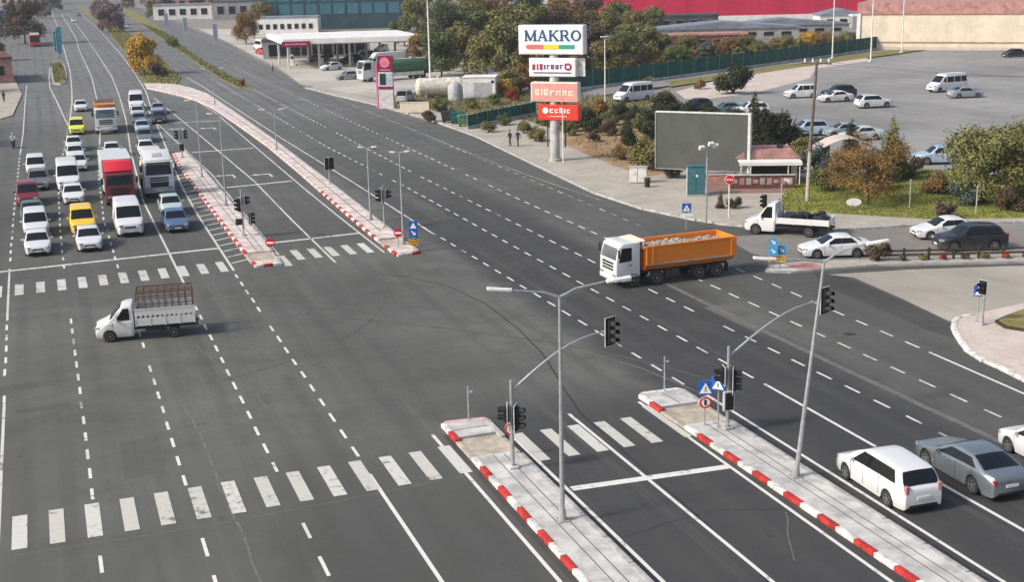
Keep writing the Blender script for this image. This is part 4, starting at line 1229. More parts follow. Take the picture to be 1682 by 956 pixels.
# fourth lane
car('sedan', (8.55, 98.7), D, 'blue', 'blue sedan at the front of the fourth lane beside the island', Q, True)
car('hatch', (8.85, 105.4), D, 'mint', 'pale grey green hatchback right behind the blue sedan', Q, True)
car('tractor', (8.75, 115.0), D, 'white', 'big white lorry with dark windscreen and pale tank behind the pale hatchback', Q, True)
car('panel_van', (9.3, 127.0), D - 1, 'white', 'white panel van tucked behind the big white lorry', Q, True)
car('hatch', (9.75, 141.5), D - 2, 'white', 'white hatchback behind the white van in the fourth lane', Q, True)
car('sedan', (10.4, 152.0), D - 3, 'grey', 'dark grey sedan in the middle of the fourth lane', Q, True)
car('sedan', (10.85, 161.0), D - 3, 'light_blue', 'pale blue sedan ahead of a silver car in the fourth lane', Q, True)
car('hatch', (11.1, 169.5), D - 3, 'silver', 'silver hatchback behind the pale blue sedan in the fourth lane', Q, True)
car('sedan', (11.6, 178.5), D - 3, 'mint', 'pale mint sedan second from the back of the fourth lane', Q, True)
car('minibus', (12.1, 187.5), D - 4, 'white', 'white minibus at the very back of the fourth lane', Q, True)
car('sedan', (13.6, 170.5), D - 6, 'navy', 'dark blue sedan beside the back of the fourth lane', Q, True)
car('sedan', (14.3, 181.0), D - 8, 'lilac', 'lilac grey sedan pulling out of the fourth lane into the turning lane', Q, True)
# far away on the left carriageway
car('bus', (-.2, 356), D, 'red', 'red bus with white roof under the brown tree at top left', None, True)
car('sedan', (13.8, 506), D, 'white', 'tiny white car far up the left carriageway', None, True)
car('sedan', (17.4, 566), D, 'grey', 'tiny grey car farthest up the left carriageway', None, True)
car('hatch', (27.2, 442), 90, 'white', 'tiny white car on the far right carriageway beyond the yellow tree', None)
# in the crossing
car('cage_truck', (4.05, 71.0), 173.5, 'white_dusty', 'small white truck with rusty cage crossing the junction', sc=.93)
car('tipper', (35.2, 70.8), 182.5, 'white', 'large tipper lorry with white cab and orange body full of rubble', None, False, 'orange', sc=.92)
car('mpv', (27.98, 38.05), 88, 'white', 'white people carrier driving away beside the near right island')
car('coupe_sedan', (31.55, 37.85), 88, 'steel', 'steel grey sedan driving away to the right of the white people carrier')
car('hatch', (35.35, 38.1), 88, 'white', 'white car cut off by the right edge, right of the steel grey sedan')
# side street
car('flatbed', (48.9, 79.2), 136, 'white', 'white dropside truck loaded with dark goods on the side street corner')
car('sedan', (47.9, 71.9), 163, 'white', 'white sedan waiting on the side street nearest the junction')
car('suv', (57.0, 69.9), 164, 'dark', 'dark navy SUV on the side street above the wooden fence')
car('sedan', (57.9, 73.6), 166, 'white', 'white car mostly hidden behind the dark navy SUV')
# parking lot
zl = .125
car('minibus', (118.0, 151.6), 185, 'white', 'large white minibus standing alone in the parking lot', z=zl)
car('sedan', (114.9, 143.8), 350, 'silver', 'grey sedan in front of the large white minibus', z=zl)
car('sedan', (98.0, 148.4), 172, 'white', 'white sedan behind the utility pole in the open parking lot', z=zl)
car('suv', (98.2, 140.2), 352, 'white', 'white estate car right of the utility pole in the parking lot', z=zl)
car('combi', (96.8, 154.8), 165, 'white', 'white van left of the utility pole at the back of the parking lot', z=zl)
car('suv', (101.2, 152.5), 170, 'dark', 'black SUV between two white vehicles in the parking lot', z=zl)
car('hatch', (164.5, 193.5), 180, 'dark', 'dark car at the right edge below the cream building', z=zl)
car('suv', (77.3, 122.0), 165, 'light_blue', 'pale blue SUV parked behind the kiosk left of the utility pole', z=zl)
car('hatch', (80.0, 119.5), 165, 'silver', 'silver hatchback parked just right of the utility pole', z=zl)
car('sedan', (80.3, 116.5), 165, 'mint', 'pale green white sedan parked between utility pole and dark bush', z=zl)
car('suv', (77.3, 99.8), 160, 'light_blue', 'pale blue off-roader parked behind the autumn tree on the lawn', z=zl)
car('hatch', (81.0, 95.7), 160, 'navy', 'dark blue hatchback beside the pale blue off-roader near the big tree', z=zl)
car('hatch', (82.5, 92.0), 160, 'white', 'white car glimpsed under the big yellow green tree', z=zl)
car('minibus', (75.8, 163.2), 195, 'white', 'white minibus parked by the green fence above the billboard', z=zl)
car('hatch', (78.0, 149.0), 190, 'dark', 'black car parked above the top edge of the billboard', z=zl)
car('sedan', (79.5, 144.0), 165, 'green', 'dark green sedan parked behind the right half of the billboard', z=zl)
car('suv', (81.0, 140.6), 165, 'white', 'white car peeking over the top right corner of the billboard', z=zl)
# filling station
car('tanker', (56.0, 214.5), 192, 'white', 'white cab tanker lorry with green tank at the filling station', z=.03)
car('sedan', (49.0, 219.3), 185, 'silver', 'silver sedan in front of the tanker at the filling station', z=.03)
car('sedan', (46.3, 292), 100, 'red', 'dark red car parked beside the filling station canopy', z=.03)
car('minibus', (48.4, 306), 100, 'white', 'white van parked behind the dark red car by the station', z=.03)
car('hatch', (52.5, 262), 5, 'grey', 'grey hatchback at the pumps under the left end of the canopy', z=.03)
car('suv', (57.3, 254), 185, 'dark', 'dark car refuelling under the middle of the canopy', z=.03)
car('combi', (47.8, 178.5), 60, 'silver', 'silver van parked behind the red price sign', z=.03)

car('tractor', (64.5, 246), 195, 'white', 'white lorry parked under the right half of the canopy', z=.03)
car('box_lorry', (60.5, 238), 190, 'white', 'white box lorry standing in front of the right half of the canopy', z=.03, sc=.8)
car('sedan', (54.5, 268), 185, 'dark', 'black sedan in the shade under the canopy', z=.03)
car('combi', (61.8, 262), 185, 'silver', 'silver combi van under the canopy near the shop', z=.03)
car('hatch', (50.5, 240), 200, 'white', 'white hatchback leaving the left end of the canopy', z=.03)
car('suv', (66.5, 226), 190, 'grey', 'grey car parked behind the tanker lorry', z=.03)

# ---------------------------------------------------------------- lamps, signals, signs
def lamp_head(mb, c, d, up=.12, L=.95):
    """a flat street-lamp head lying along direction d from its root c"""
    a = math.atan2(d[1], d[0])
    mt = Matrix.Translation(c) @ Matrix.Rotation(a, 4, 'Z') @ Matrix.Rotation(-up, 4, 'Y')
    b = MB().box((L * .5, 0, 0), (L, .25, .10), bev=.04, seg=2).box((L * .12, 0, 0), (L * .3, .16, .13), bev=.03)
    mb.add([mt @ Vector(v) for v in b.v], b.f)
def street_lamp(label, loc, H, arms, lean=(0, 0), r=.08, hl=.85, group=None, mat='galvanised', zb=.15, head='pole_white'):
    """arms: list of (dx, dy, rise)"""
    t = thing('street_lamp', label, 'street lamp', (loc[0], loc[1], zb), 0, group)
    top = Vector((lean[0], lean[1], H - zb))
    obj('base_plate', MB().box((0, 0, .02), (.42, .42, .05), bev=.01).lathe([(r * 1.9, .04), (r * 1.6, .35), (r * 1.1, .5)], 10).mesh('base_plate'), MAT['concrete_grey'], t)
    obj('pole', MB().tube([(0, 0, 0), tuple(top * .5), tuple(top)], [r * 1.15, r * .9, r * .62], 10).mesh('pole'), MAT[mat], t)
    for dx, dy, rise in arms:
        a = obj('arm', MB().tube([tuple(top - Vector((0, 0, .05))), tuple(top + Vector((dx * .35, dy * .35, rise * .55))), tuple(top + Vector((dx, dy, rise)))], [r * .6, r * .45, r * .38], 8).mesh('arm'), MAT[mat], t)
        l = math.hypot(dx, dy)
        m = MB()
        lamp_head(m, tuple(top + Vector((dx, dy, rise))), (dx / l, dy / l), L=hl)
        obj('lamp_head', m.mesh('lamp_head'), MAT[head], a)
    return t
street_lamp('tall grey twin-arm lamp post on the near left island', (15.75, 39.8), 8.28, [(-1.6, .35, .28), (1.6, -.35, .42)], (0.12, .3))
street_lamp('tall grey twin-arm lamp post leaning slightly on the near right island', (25.4, 40.1), 8.45, [(-1.75, .45, .12), (1.55, -.35, .55)], (.95, .1))
street_lamp('grey lamp post at the nose of the long curving island beside the blue arrow signs', (22.75, 87.0), 6.6, [(-.3, .1, .02), (.3, -.1, .05)], hl=.4)
street_lamp('grey lamp post second from the nose on the long curving island', (22.75, 96.6), 5.7, [(-.3, .1, .05), (.3, -.1, .05)], hl=.4)
street_lamp('grey lamp post halfway along the long curving island', (22.9, 139), 4.3, [(-.9, .1, .08), (.5, -.1, .1)], r=.06, hl=.7)
street_lamp('grey lamp post near the far bend of the long curving island', (23.0, 190), 5.0, [(-.9, .1, .08), (.9, -.1, .1)], r=.06, hl=.7)
street_lamp('grey lamp post beside the traffic signal on the far left island', (13.35, 108), 7.6, [(-.5, .1, .08)], r=.06, hl=.5)
street_lamp('slim grey lamp post farther up the far left island', (13.3, 124), 7.2, [(-.5, .1, .08)], r=.06, hl=.5)

def signal_head(parent, c, facing, n=3, s=1.0, shade=True, loc0=(0, 0, 0)):
    """facing: angle the lenses look at"""
    mt = Matrix.Translation(c) @ Matrix.Rotation(facing, 4, 'Z')
    h = .32 * n * s
    def tr(b):
        o = MB()
        o.add([mt @ Vector(v) for v in b.v], b.f)
        return o
    hd = obj('signal_head', tr(MB().box((0, 0, 0), (.22 * s, .34 * s, h), bev=.03)).mesh('signal_head'), MAT['signal_black'], parent)
    obj('backboard', tr(MB().box((-.02, 0, 0), (.03, .52 * s, h + .16), bev=.01)).mesh('backboard'), MAT['signal_black'], hd)
    obj('backboard_edge', tr(MB().box((-.03, .265 * s, 0), (.035, .03, h + .18)).box((-.03, -.265 * s, 0), (.035, .03, h + .18)).box((-.03, 0, h / 2 + .09), (.035, .54 * s, .03)).box((-.03, 0, -h / 2 - .09), (.035, .54 * s, .03))).mesh('backboard_edge'), MAT['signal_edge'], hd)
    for i in range(n):
        z = h / 2 - .16 * s - .32 * s * i
        obj('lens', tr(MB().lathe([(.12 * s, .10 * s), (.12 * s, .125 * s), (.06 * s, .14 * s)], 14, 'X', org=(0, 0, z))).mesh('lens'), MAT[('lens_red', 'lens_amber', 'lens_green')[i % 3]], hd)
        ring = MB()
        rows = []
        for x in (.11 * s, .36 * s):
            rows.append([(x, .145 * s * math.cos(a), z + .145 * s * math.sin(a)) for a in [R(-25 + 230 * k / 10) for k in range(11)]])
        ring.grid(rows)
        obj('visor', tr(ring).mesh('visor'), MAT['signal_black'], hd)
    return hd
def signal(label, loc, H, heads, arm=None, zb=.15, r=.07, extra=None):
    t = thing('traffic_signal', label, 'traffic light', (loc[0], loc[1], zb))
    obj('base', MB().box((0, 0, .05), (.4, .4, .1), bev=.02).mesh('base'), MAT['concrete_pale'], t)
    obj('pole', MB().tube([(0, 0, 0), (0, 0, H - zb)], [r * 1.1, r * .9], 10).mesh('pole'), MAT['galvanised'], t)
    if arm:
        (dx, dy, dz), face = arm
        p0 = Vector((0, 0, H - zb - .45))
        p = []
        for i in range(9):
            f = i / 8
            p.append((dx * f, dy * f, p0.z + dz * math.sin(f * math.pi / 2) ** 1.0))
        obj('mast_arm', MB().tube(p, [r * .75 - .02 * i / 8 for i in range(9)], 8).mesh('mast_arm'), MAT['galvanised'], t)
        obj('arm_bracket', MB().box((dx + .08 * math.cos(math.atan2(dy, dx)), dy, p[-1][2]), (.3, .08, .1)).mesh('arm_bracket'), MAT['galvanised'], t)
        signal_head(t, (dx + .32, dy, p[-1][2] - .02), face, 3, 1.02)
    for (x, y, z, f, n, s) in heads:
        signal_head(t, (x, y, z - zb), f, n, s)
    return t
def to_cam(x, y):
    return math.atan2(-y, -x)
S_ = math.atan2(-1, 0)         # looking towards -y
signal('mast-arm traffic signal on the near left island', (15.8, 45.1), 3.75, [(.16, -.08, 2.2, R(-35), 3, .95), (-.20, .05, 2.4, R(160), 2, .95)], ((3.95, .2, 1.85), R(-70)))
t2 = signal('mast-arm traffic signal with countdown panel on the near right island', (25.55, 45.7), 3.75, [(.22, -.06, 2.25, R(-30), 3, .95), (-.22, .05, 2.5, R(165), 2, .95)], ((4.35, .2, 1.85), R(-70)))
cd_ = obj('countdown_panel', MB().box((-.05, -.16, 1.28), (.50, .14, .86), bev=.02).mesh('countdown_panel'), MAT['signal_edge'], t2)
obj('display', MB().box((-.05, -.235, 1.28), (.38, .02, .74)).mesh('display'), MAT['signal_black'], cd_)
signal('traffic signal with double head on the long curving island', (23.05, 93.5), 3.3, [(-.25, -.1, 2.55, R(180), 3, .95), (.25, -.05, 2.6, R(-20), 2, .95)])
signal('traffic signal with black heads on the far left island', (12.85, 95.0), 3.6, [(-.2, -.1, 2.45, R(200), 3, .95), (.25, -.1, 2.75, R(-10), 2, .95), (-.3, -.1, 1.2, R(-90), 1, .9), (.55, 0, 1.35, R(0), 3, .9)])
signal('black double signal head seen from behind on the middle of the long island', (23.4, 114.5), 2.6, [(-.15, 0, 2.0, R(100), 3, .95), (.22, 0, 2.0, R(100), 3, .95)])
signal('traffic signal at the far end of the far left island beside the big white lorry', (13.0, 138), 2.9, [(-.3, 0, 2.5, R(190), 3, .95), (.35, 0, 2.5, R(-10), 3, .95), (.0, 0, 1.2, R(-90), 2, .9)])
signal('small traffic signal on the pavement in front of the white dropside truck', (48.4, 81.9), 2.5, [(0, -.08, 1.95, R(200), 3, .95)], zb=.12)
signal('traffic signal at the right corner beside the blue crossing sign', (45.46,54.35,0.13), 2.35, [(-.12, 0, 2.15, R(195), 2, .95)], zb=.13)
# little square panels
def panel(parent, name, c, facing, w, h, mat, th=.03, shape='box'):
    mt = Matrix.Translation(c) @ Matrix.Rotation(facing, 4, 'Z')
    b = MB()
    if shape == 'box':
        b.box((0, 0, 0), (th, w, h), bev=.006)
    elif shape == 'disc':
        b.lathe([(w / 2, -th / 2), (w / 2, th / 2)], 24, 'X')
    elif shape == 'tri':
        b.add([(th / 2, -w / 2, -h / 2), (th / 2, w / 2, -h / 2), (th / 2, 0, h / 2), (-th / 2, -w / 2, -h / 2), (-th / 2, w / 2, -h / 2), (-th / 2, 0, h / 2)], [(0, 1, 2), (5, 4, 3), (0, 3, 4, 1), (1, 4, 5, 2), (2, 5, 3, 0)])
    elif shape == 'oct':
        b.lathe([(w / 2, -th / 2), (w / 2, th / 2)], 8, 'X')
    elif shape == 'man':          # walking figure of a crossing sign
        s = h
        for (y0, z0, y1, z1, t_) in ((0, .30, 0, .02, .10), (0, .05, -.16, -.42, .075), (0, .05, .16, -.42, .075), (0, .25, -.17, .02, .06), (0, .25, .18, .06, .06)):
            a, e = Vector((y0, z0)) * s, Vector((y1, z1)) * s
            d = (e - a)
            n = Vector((-d.y, d.x)).normalized() * t_ * s / 2
            b.add([(th / 2, *(a + n)), (th / 2, *(a - n)), (th / 2, *(e - n)), (th / 2, *(e + n))], [(0, 1, 2, 3)])
        b.lathe([(.075 * s, th * .3), (.075 * s, th * .55)], 10, 'X', org=(0, 0, .42 * s))
    elif shape == 'arrow':        # keep-right arrow, pointing down and to one side
        s = h
        b.add([(th / 2, y * s, z * s) for y, z in ((-.34, .22), (-.22, .34), (.12, .0), (.26, .14), (.30, -.30), (-.14, -.26), (0, -.12))], [(0, 1, 2, 3, 4, 5, 6)])
    elif shape == 'bar':
        b.box((0, 0, 0), (th, w, h))
    elif shape == 'ring':
        rows = [[(th / 2, r_ * math.cos(a), r_ * math.sin(a)) for a in [2 * math.pi * k / 24 for k in range(25)]] for r_ in (w / 2, w / 2 * .72)]
        b.grid(rows)
    o = MB()
    o.add([mt @ Vector(v) for v in b.v], b.f)
    return obj(name, o.mesh(name), MAT[mat], parent)
def post(t, h, r=.035, x=0, y=0, mat='galvanised'):
    return obj('post', MB().tube([(x, y, 0), (x, y, h)], r, 8).mesh('post'), MAT[mat], t)
def sign(label, loc, zb=.15, cat='road sign', name='road_sign', group=None):
    return thing(name, label, cat, (loc[0], loc[1], zb), 0, group)
def crossing_face(t, c, f, s):
    p = panel(t, 'sign_plate', c, f, s, s, 'sign_blue')
    dx, dy = math.cos(f), math.sin(f)
    q = (c[0] + dx * .022, c[1] + dy * .022, c[2])
    panel(p, 'white_triangle', q, f, s * .84, s * .74, 'sign_white', .012, 'tri')
    panel(p, 'walking_figure', (q[0] + dx * .01, q[1] + dy * .01, q[2] - s * .08), f, s * .4, s * .42, 'sign_black', .012, 'man')
F = R(-108)
s = sign('blue square pedestrian crossing sign above a round sign on the near right island', (24.85, 46.4))
post(s, 1.95)
crossing_face(s, (0, -.05, 1.68), F, .62)
d = panel(s, 'round_plate', (0, -.05, 1.05), F, .52, .52, 'sign_white', .025, 'disc')
panel(d, 'red_ring', (-.01, -.075, 1.05), F, .52, .52, 'sign_red', .02, 'ring')
panel(d, 'black_bar', (-.012, -.08, 1.05), F, .1, .24, 'sign_black', .02, 'bar')
s = sign('dark round sign seen edge-on behind the near left signal', (16.25, 46.6))
post(s, 1.3)
d = panel(s, 'round_plate', (0, -.05, 1.05), F, .5, .5, 'sign_white', .025, 'disc')
panel(d, 'red_ring', (-.01, -.075, 1.05), F, .5, .5, 'sign_red', .02, 'ring')
panel(d, 'black_bar', (-.012, -.08, 1.05), F, .1, .22, 'sign_black', .02, 'bar')
s = sign('blue crossing sign fixed beside the countdown panel, turned away to the left', (25.25, 45.95))
post(s, 2.3)
crossing_face(s, (-.05, -.05, 1.95), R(-140), .6)
for lb, lc, h_, f_ in (('short bare post at the nose of the near left island', (15.9, 51.0), 1.5, 0), ('short bare post with small lamp at the nose of the near right island', (25.3, 51.1), 1.65, 1)):
    s = sign(lb, lc, .16, 'post', 'marker_post')
    post(s, h_, .04)
    obj('reflector', MB().box((.12, 0, h_ - .25), (.16, .06, .08), bev=.01).mesh('reflector'), MAT['sign_white'], s)
s = sign('blue keep-right signs over a yellow and black chevron plate on the long island nose', (22.95, 85.0))
post(s, 2.0)
panel(s, 'sign_plate', (0, -.04, 1.42), F, .62, 1.15, 'sign_blue')
b_ = s.children[-1]
panel(b_, 'white_triangle', (-.01, -.07, 1.70), F, .46, .42, 'sign_white', .012, 'tri')
panel(b_, 'white_arrow', (-.01, -.07, 1.17), F, .5, .5, 'sign_white', .012, 'arrow')
c_ = panel(s, 'chevron_plate', (0, -.04, .55), F, .62, .5, 'sign_yellow')
for k in range(3):
    mt = Matrix.Translation((0, -.04, .55)) @ Matrix.Rotation(F, 4, 'Z')
    o = MB()
    z = -.24 + .17 * k
    o.add([mt @ Vector((.02, y, zz)) for y, zz in ((-.3, z + .12), (0, z), (.3, z + .12), (.3, z + .2), (0, z + .08), (-.3, z + .2))], [(0, 1, 4, 5), (1, 2, 3, 4)])
    obj('black_chevron', o.mesh('black_chevron', 0), MAT['sign_black'], c_)
def no_entry(label, loc, z, zb=.15):
    s = sign(label, loc, zb)
    post(s, z + .3)
    d = panel(s, 'red_disc', (0, -.05, z), F, .62, .62, 'sign_red', .025, 'disc')
    panel(d, 'white_bar', (-.008, -.08, z), F, .46, .13, 'sign_white', .02, 'bar')
no_entry('red no-entry sign beside the lamp post on the long island nose', (22.2, 86.3), 1.0)
no_entry('red no-entry sign on the nose of the far left island', (13.45, 86.9), 1.0)
s = sign('blue pedestrian crossing sign on a post beside the right-hand pavement', (42.77,83.09,0.12), .12)
post(s, 1.9)
crossing_face(s, (0, -.05, 1.6), F, .66)
panel(s, 'name_plate', (0, -.05, 1.05), F, .9, .18, 'sign_white')
s = sign('pale blue crossing sign at the right-hand street corner', (45.46,54.74,0.13), .13)
post(s, 2.0)
crossing_face(s, (0, -.05, 1.75), R(-125), .60)
s = sign('red octagonal stop sign on a white post near the kiosk', (47.80,85.92,0.12), .12)
post(s, 3.0, .05, mat='pole_white')
d = panel(s, 'octagon_plate', (0, -.06, 2.85), R(-115), .78, .78, 'sign_white', .03, 'oct')
panel(d, 'red_face', (-.01, -.085, 2.85), R(-115), .7, .7, 'sign_red', .03, 'oct')
for k_ in range(4):
    panel(d, 'letter_mark', (-.02 - .18 + .12 * k_, -.105 + .05 - .055 * k_ + .03, 2.85), R(-115), .06, .15, 'sign_white', .02, 'bar')
s = sign('cluster of blue arrow signs over an orange board on the side street island', (42.2, 69.75), .15)
post(s, 2.0, .04, -.25)
post(s, 1.9, .04, .35, .1)
for x, z, sh in ((-.25, 1.75, 'disc'), (-.25, 1.18, 'box'), (.38, 1.18, 'box')):
    f = R(-118)
    d = panel(s, 'blue_plate', (x, -.06, z), f, .56, .56, 'sign_sky', .03, sh)
    panel(d, 'white_arrow', (x + .025 * math.cos(f), -.06 + .025 * math.sin(f), z), f, .44, .44, 'sign_white', .012, 'arrow')
c_ = panel(s, 'orange_board', (.05, -.05, .62), F, 1.1, .42, 'sign_yellow')
for k in range(4):
    panel(c_, 'dark_chevron', (.05 - .39 + .26 * k, -.05 - .03, .62 + (.06 if k % 2 else -.06)), F, .11, .2, 'rust', .02, 'bar')
s = sign('slim pole with three floodlights in front of the billboard', (45.20,84.61,0.12), .12, 'lamp post', 'floodlight_pole')
post(s, 5.6, .07)
obj('crossbar', MB().tube([(-.55, .1, 5.5), (.7, -.1, 5.6)], .035, 6).mesh('crossbar'), MAT['galvanised'], s)
for x, z in ((-.5, 5.62), (.25, 5.85), (.6, 5.7)):
    obj('floodlight', MB().box((x, -.1, z), (.42, .26, .3), bev=.03, rx=.5).mesh('floodlight'), MAT['pole_white'], s)
# utility pole and tall masts
u = sign('tall wooden utility pole with crossarm rising behind the lawn', (56.35,88.68,0.12), .12, 'utility pole', 'utility_pole')
obj('pole', MB().tube([(0, 0, 0), (.15, .1, 4.0)], [.17, .15], 10).mesh('pole'), MAT['wood_pale'], u)
obj('pole_upper', MB().tube([(.15, .1, 4.0), (.55, .2, 11.0)], [.15, .10], 10).mesh('pole_upper'), MAT['wood_pole'], u)
ca = obj('crossarm', MB().box((.55, .2, 10.85), (2.3, .12, .14), rz=R(-35), bev=.01).mesh('crossarm'), MAT['wood_pole'], u)
for k in (-1, -.33, .33, 1):
    obj('insulator', MB().lathe([(.05, 10.9), (.08, 11.05), (.05, 11.2)], 8, org=(.55 + k * .9 * math.cos(R(-35)), .2 + k * .9 * math.sin(R(-35)), 0)).mesh('insulator'), MAT['sign_white'], ca)
for lb, lc, h_, r_ in (('tall white mast rising beside the filling station canopy', (58.95,204.07,0), 13.5, .17), ('slim white mast at the left of the parking lot edge', (136.82,208.66,0.12), 13, .14),
                       ('slim white mast in the middle of the parking lot edge', (138.43,199.06,0.12), 13, .14), ('slim white mast beside the cream building', (155.34,213.48,0.12), 13, .14),
                       ('thin pinkish mast in front of the green fence', (70.33,160.36,0.12), 9.0, .10)):
    s = sign(lb, lc, .05, 'mast', 'light_mast')
    obj('base', MB().box((0, 0, .15), (.6, .6, .3), bev=.03).mesh('base'), MAT['concrete_pale'], s)
    obj('shaft', MB().tube([(0, 0, .2), (0, 0, h_)], [r_, r_ * .6], 10).mesh('shaft'), MAT['pole_white'], s)
    obj('lantern_ring', MB().box((0, 0, h_), (1.2, .3, .15), bev=.03).mesh('lantern_ring'), MAT['pole_white'], s)

# ---------------------------------------------------------------- pylon sign
PA = R(-40)
py = thing('pylon_sign', 'tall advertising pylon reading MAKRO with three smaller boards below', 'sign', (46.40,117.92,0.12), PA)
obj('column', MB().lathe([(.62, 0), (.62, .25), (.46, .3), (.44, 12.2)], 18).mesh('column'), MAT['concrete_pale'], py)
obj('column_frame', MB().box((-.9, .5, 6.6), (.12, .12, 10.6)).box((.9, .5, 6.6), (.12, .12, 10.6)).box((0, .5, 9.9), (2.6, .12, .12)).box((0, .5, 6.9), (2.6, .12, .12)).box((0, .5, 4.9), (2.6, .12, .12)).mesh('column_frame'), MAT['chassis'], py)
def pboard(x, z, w, h, d, mat, name, edge='pylon_white'):
    b = obj(name, MB().box((x, 0, z), (w, d, h), bev=.05).mesh(name), MAT[edge], py)
    obj('face', MB().box((x, -d / 2 - .01, z), (w - .22, .03, h - .22)).mesh('face'), MAT[mat], b)
    return b, -d / 2 - .035
GY = {}
def glyphs():
    """slab-serif capitals as strokes: (x0, z0, x1, z1, thickness) in a unit-height box"""
    S, T, se = .2, .10, .09
    GY['M'] = (1.2, [(.14, 0, .14, 1, S * .75), (1.02, 0, 1.02, 1, S), (.14, .97, .58, .05, S), (1.02, .97, .58, .05, T), (0, .045, .3, .045, se), (.82, .045, 1.2, .045, se), (0, .955, .26, .955, se), (.92, .955, 1.2, .955, se)])
    GY['A'] = (1.05, [(.5, 1, .14, .03, T), (.5, 1, .88, .03, S), (.28, .34, .72, .34, T), (0, .045, .3, .045, se), (.7, .045, 1.05, .045, se)])
    GY['K'] = (1.05, [(.2, 0, .2, 1, S), (.22, .42, .84, .97, T), (.42, .58, .92, .03, S), (.04, .045, .38, .045, se), (.04, .955, .38, .955, se), (.7, .955, 1.0, .955, se), (.74, .045, 1.06, .045, se)])
    GY['R'] = (1.02, [(.2, 0, .2, 1, S), (.2, .95, .55, .95, T), (.2, .5, .55, .5, T), (.5, .5, .9, .03, S), (.04, .045, .38, .045, se), (.78, .045, 1.02, .045, se), (.04, .955, .3, .955, se)] +
               [(.55 + .2 * math.sin(a), .725 + .225 * math.cos(a), .55 + .2 * math.sin(a + .4), .725 + .225 * math.cos(a + .4), .17) for a in [k * .39 for k in range(8)]])
    GY['O'] = (1.05, [(.52 + .4 * math.cos(a), .5 + .44 * math.sin(a), .52 + .4 * math.cos(a + .36), .5 + .44 * math.sin(a + .36), .11 + .09 * abs(math.cos(a + .18))) for a in [k * math.pi / 9 for k in range(18)]])
glyphs()
def stroke_mesh(strokes, x, z, s, y, th=.06):
    m = MB()
    for i, (x0, z0, x1, z1, t_) in enumerate(strokes):
        a, b = Vector((x + x0 * s, z + z0 * s)), Vector((x + x1 * s, z + z1 * s))
        d = b - a
        yy = y - .0015 * (i % 7)
        m.box(((a.x + b.x) / 2, yy, (a.y + b.y) / 2), (d.length, th, t_ * s), ry=-math.atan2(d.y, d.x))
    return m
b, y_ = pboard(-.1, 11.65, 6.5, 2.75, 1.15, 'pylon_white', 'main_board')
x_ = -2.72
for ch in 'MAKRO':
    w_, st = GY[ch]
    obj('letter', stroke_mesh(st, x_, 11.55, 1.02, y_).mesh('letter', 0), MAT['letter_navy'], b)
    x_ += w_ * 1.02 + .05
for i, c_ in enumerate(('bar_red', 'bar_yellow', 'bar_green')):
    m = MB().box((-1.6 + 1.55 * i, y_, 11.0), (1.53, .05, .42 - .02 * i), bev=.0)
    if i == 0:
        m.lathe([(.21, -.02), (.21, .02)], 16, 'Y', org=(-2.37, y_, 11.0))
    obj('colour_bar', m.mesh('colour_bar'), MAT[c_], b)
b, y_ = pboard(.0, 9.05, 4.7, 1.75, 1.0, 'pylon_white', 'second_board')
def marks(parent, x0, z, widths, h, y, mat, seed, t_=.11):
    # lettering too soft in the photograph to read: letter-sized strokes in its rhythm
    rn = random.Random(seed)
    x = x0
    for w in widths:
        hh = h * rn.choice((.75, .8, 1.0))
        m_ = MB().box((x + t_ / 2, y, z + hh / 2), (t_, .04, hh)).box((x + w / 2, y - .003, z + hh - t_ / 2), (w * .8, .04, t_ * .8))
        if rn.random() < .6:
            m_.box((x + w - t_, y - .002, z + hh * .4), (t_, .04, hh * .8))
        if rn.random() < .5:
            m_.box((x + w / 2, y - .004, z + t_ / 2), (w * .75, .04, t_ * .8))
        obj('letter_mark', m_.mesh('letter_mark', 0), MAT[mat], parent)
        x += w + .1
marks(b, -2.0, 8.82, (.34, .2, .34), .72, y_, 'print_maroon', 1, .13)
marks(b, -.85, 8.9, (.2, .32, .36, .36, .36, .34), .55, y_, 'print_purple', 2, .12)
obj('round_emblem', MB().lathe([(.36, -.02), (.36, .02)], 20, 'Y', org=(1.6, y_, 9.12)).mesh('round_emblem'), MAT['print_maroon'], b)
obj('emblem_core', MB().box((1.6, y_ - .03, 9.12), (.3, .03, .26)).mesh('emblem_core'), MAT['sign_white'], b)
obj('underline', MB().box((.0, y_, 8.55), (3.8, .02, .12)).mesh('underline'), MAT['print_purple'], b)
obj('side_frame', MB().box((2.75, .1, 9.05), (.7, .08, 1.7)).mesh('side_frame'), MAT['billboard_frame'], b)
b, y_ = pboard(.15, 6.72, 4.7, 1.85, 1.0, 'pylon_pink', 'third_board', 'pylon_cream')
marks(b, -1.75, 6.4, (.5, .2, .5, .5, .55, .5, .5), .62, y_, 'pylon_cream', 5, .16)
b, y_ = pboard(.55, 4.75, 4.1, 1.5, 1.0, 'pylon_red', 'lowest_board', 'pylon_red')
obj('round_mark', MB().lathe([(.3, -.02), (.3, .02)], 18, 'Y', org=(-.75, y_, 4.95)).mesh('round_mark'), MAT['sign_white'], b)
marks(b, -.3, 4.72, (.4, .36, .36, .2, .34), .5, y_, 'sign_white', 9, .12)
obj('underline', MB().box((.5, y_, 4.4), (1.8, .02, .06)).mesh('underline'), MAT['pylon_cream'], b)
s = sign('thin white pole right beside the advertising pylon', (46.51,116.13,0.12), .12, 'pole', 'thin_pole')
obj('shaft', MB().tube([(0, 0, 0), (0, 0, 4.9)], [.07, .05], 8).mesh('shaft'), MAT['pole_white'], s)
obj('cap', MB().lathe([(.08, 4.88), (.1, 4.95), (.03, 5.0)], 8).mesh('cap'), MAT['pole_white'], s)
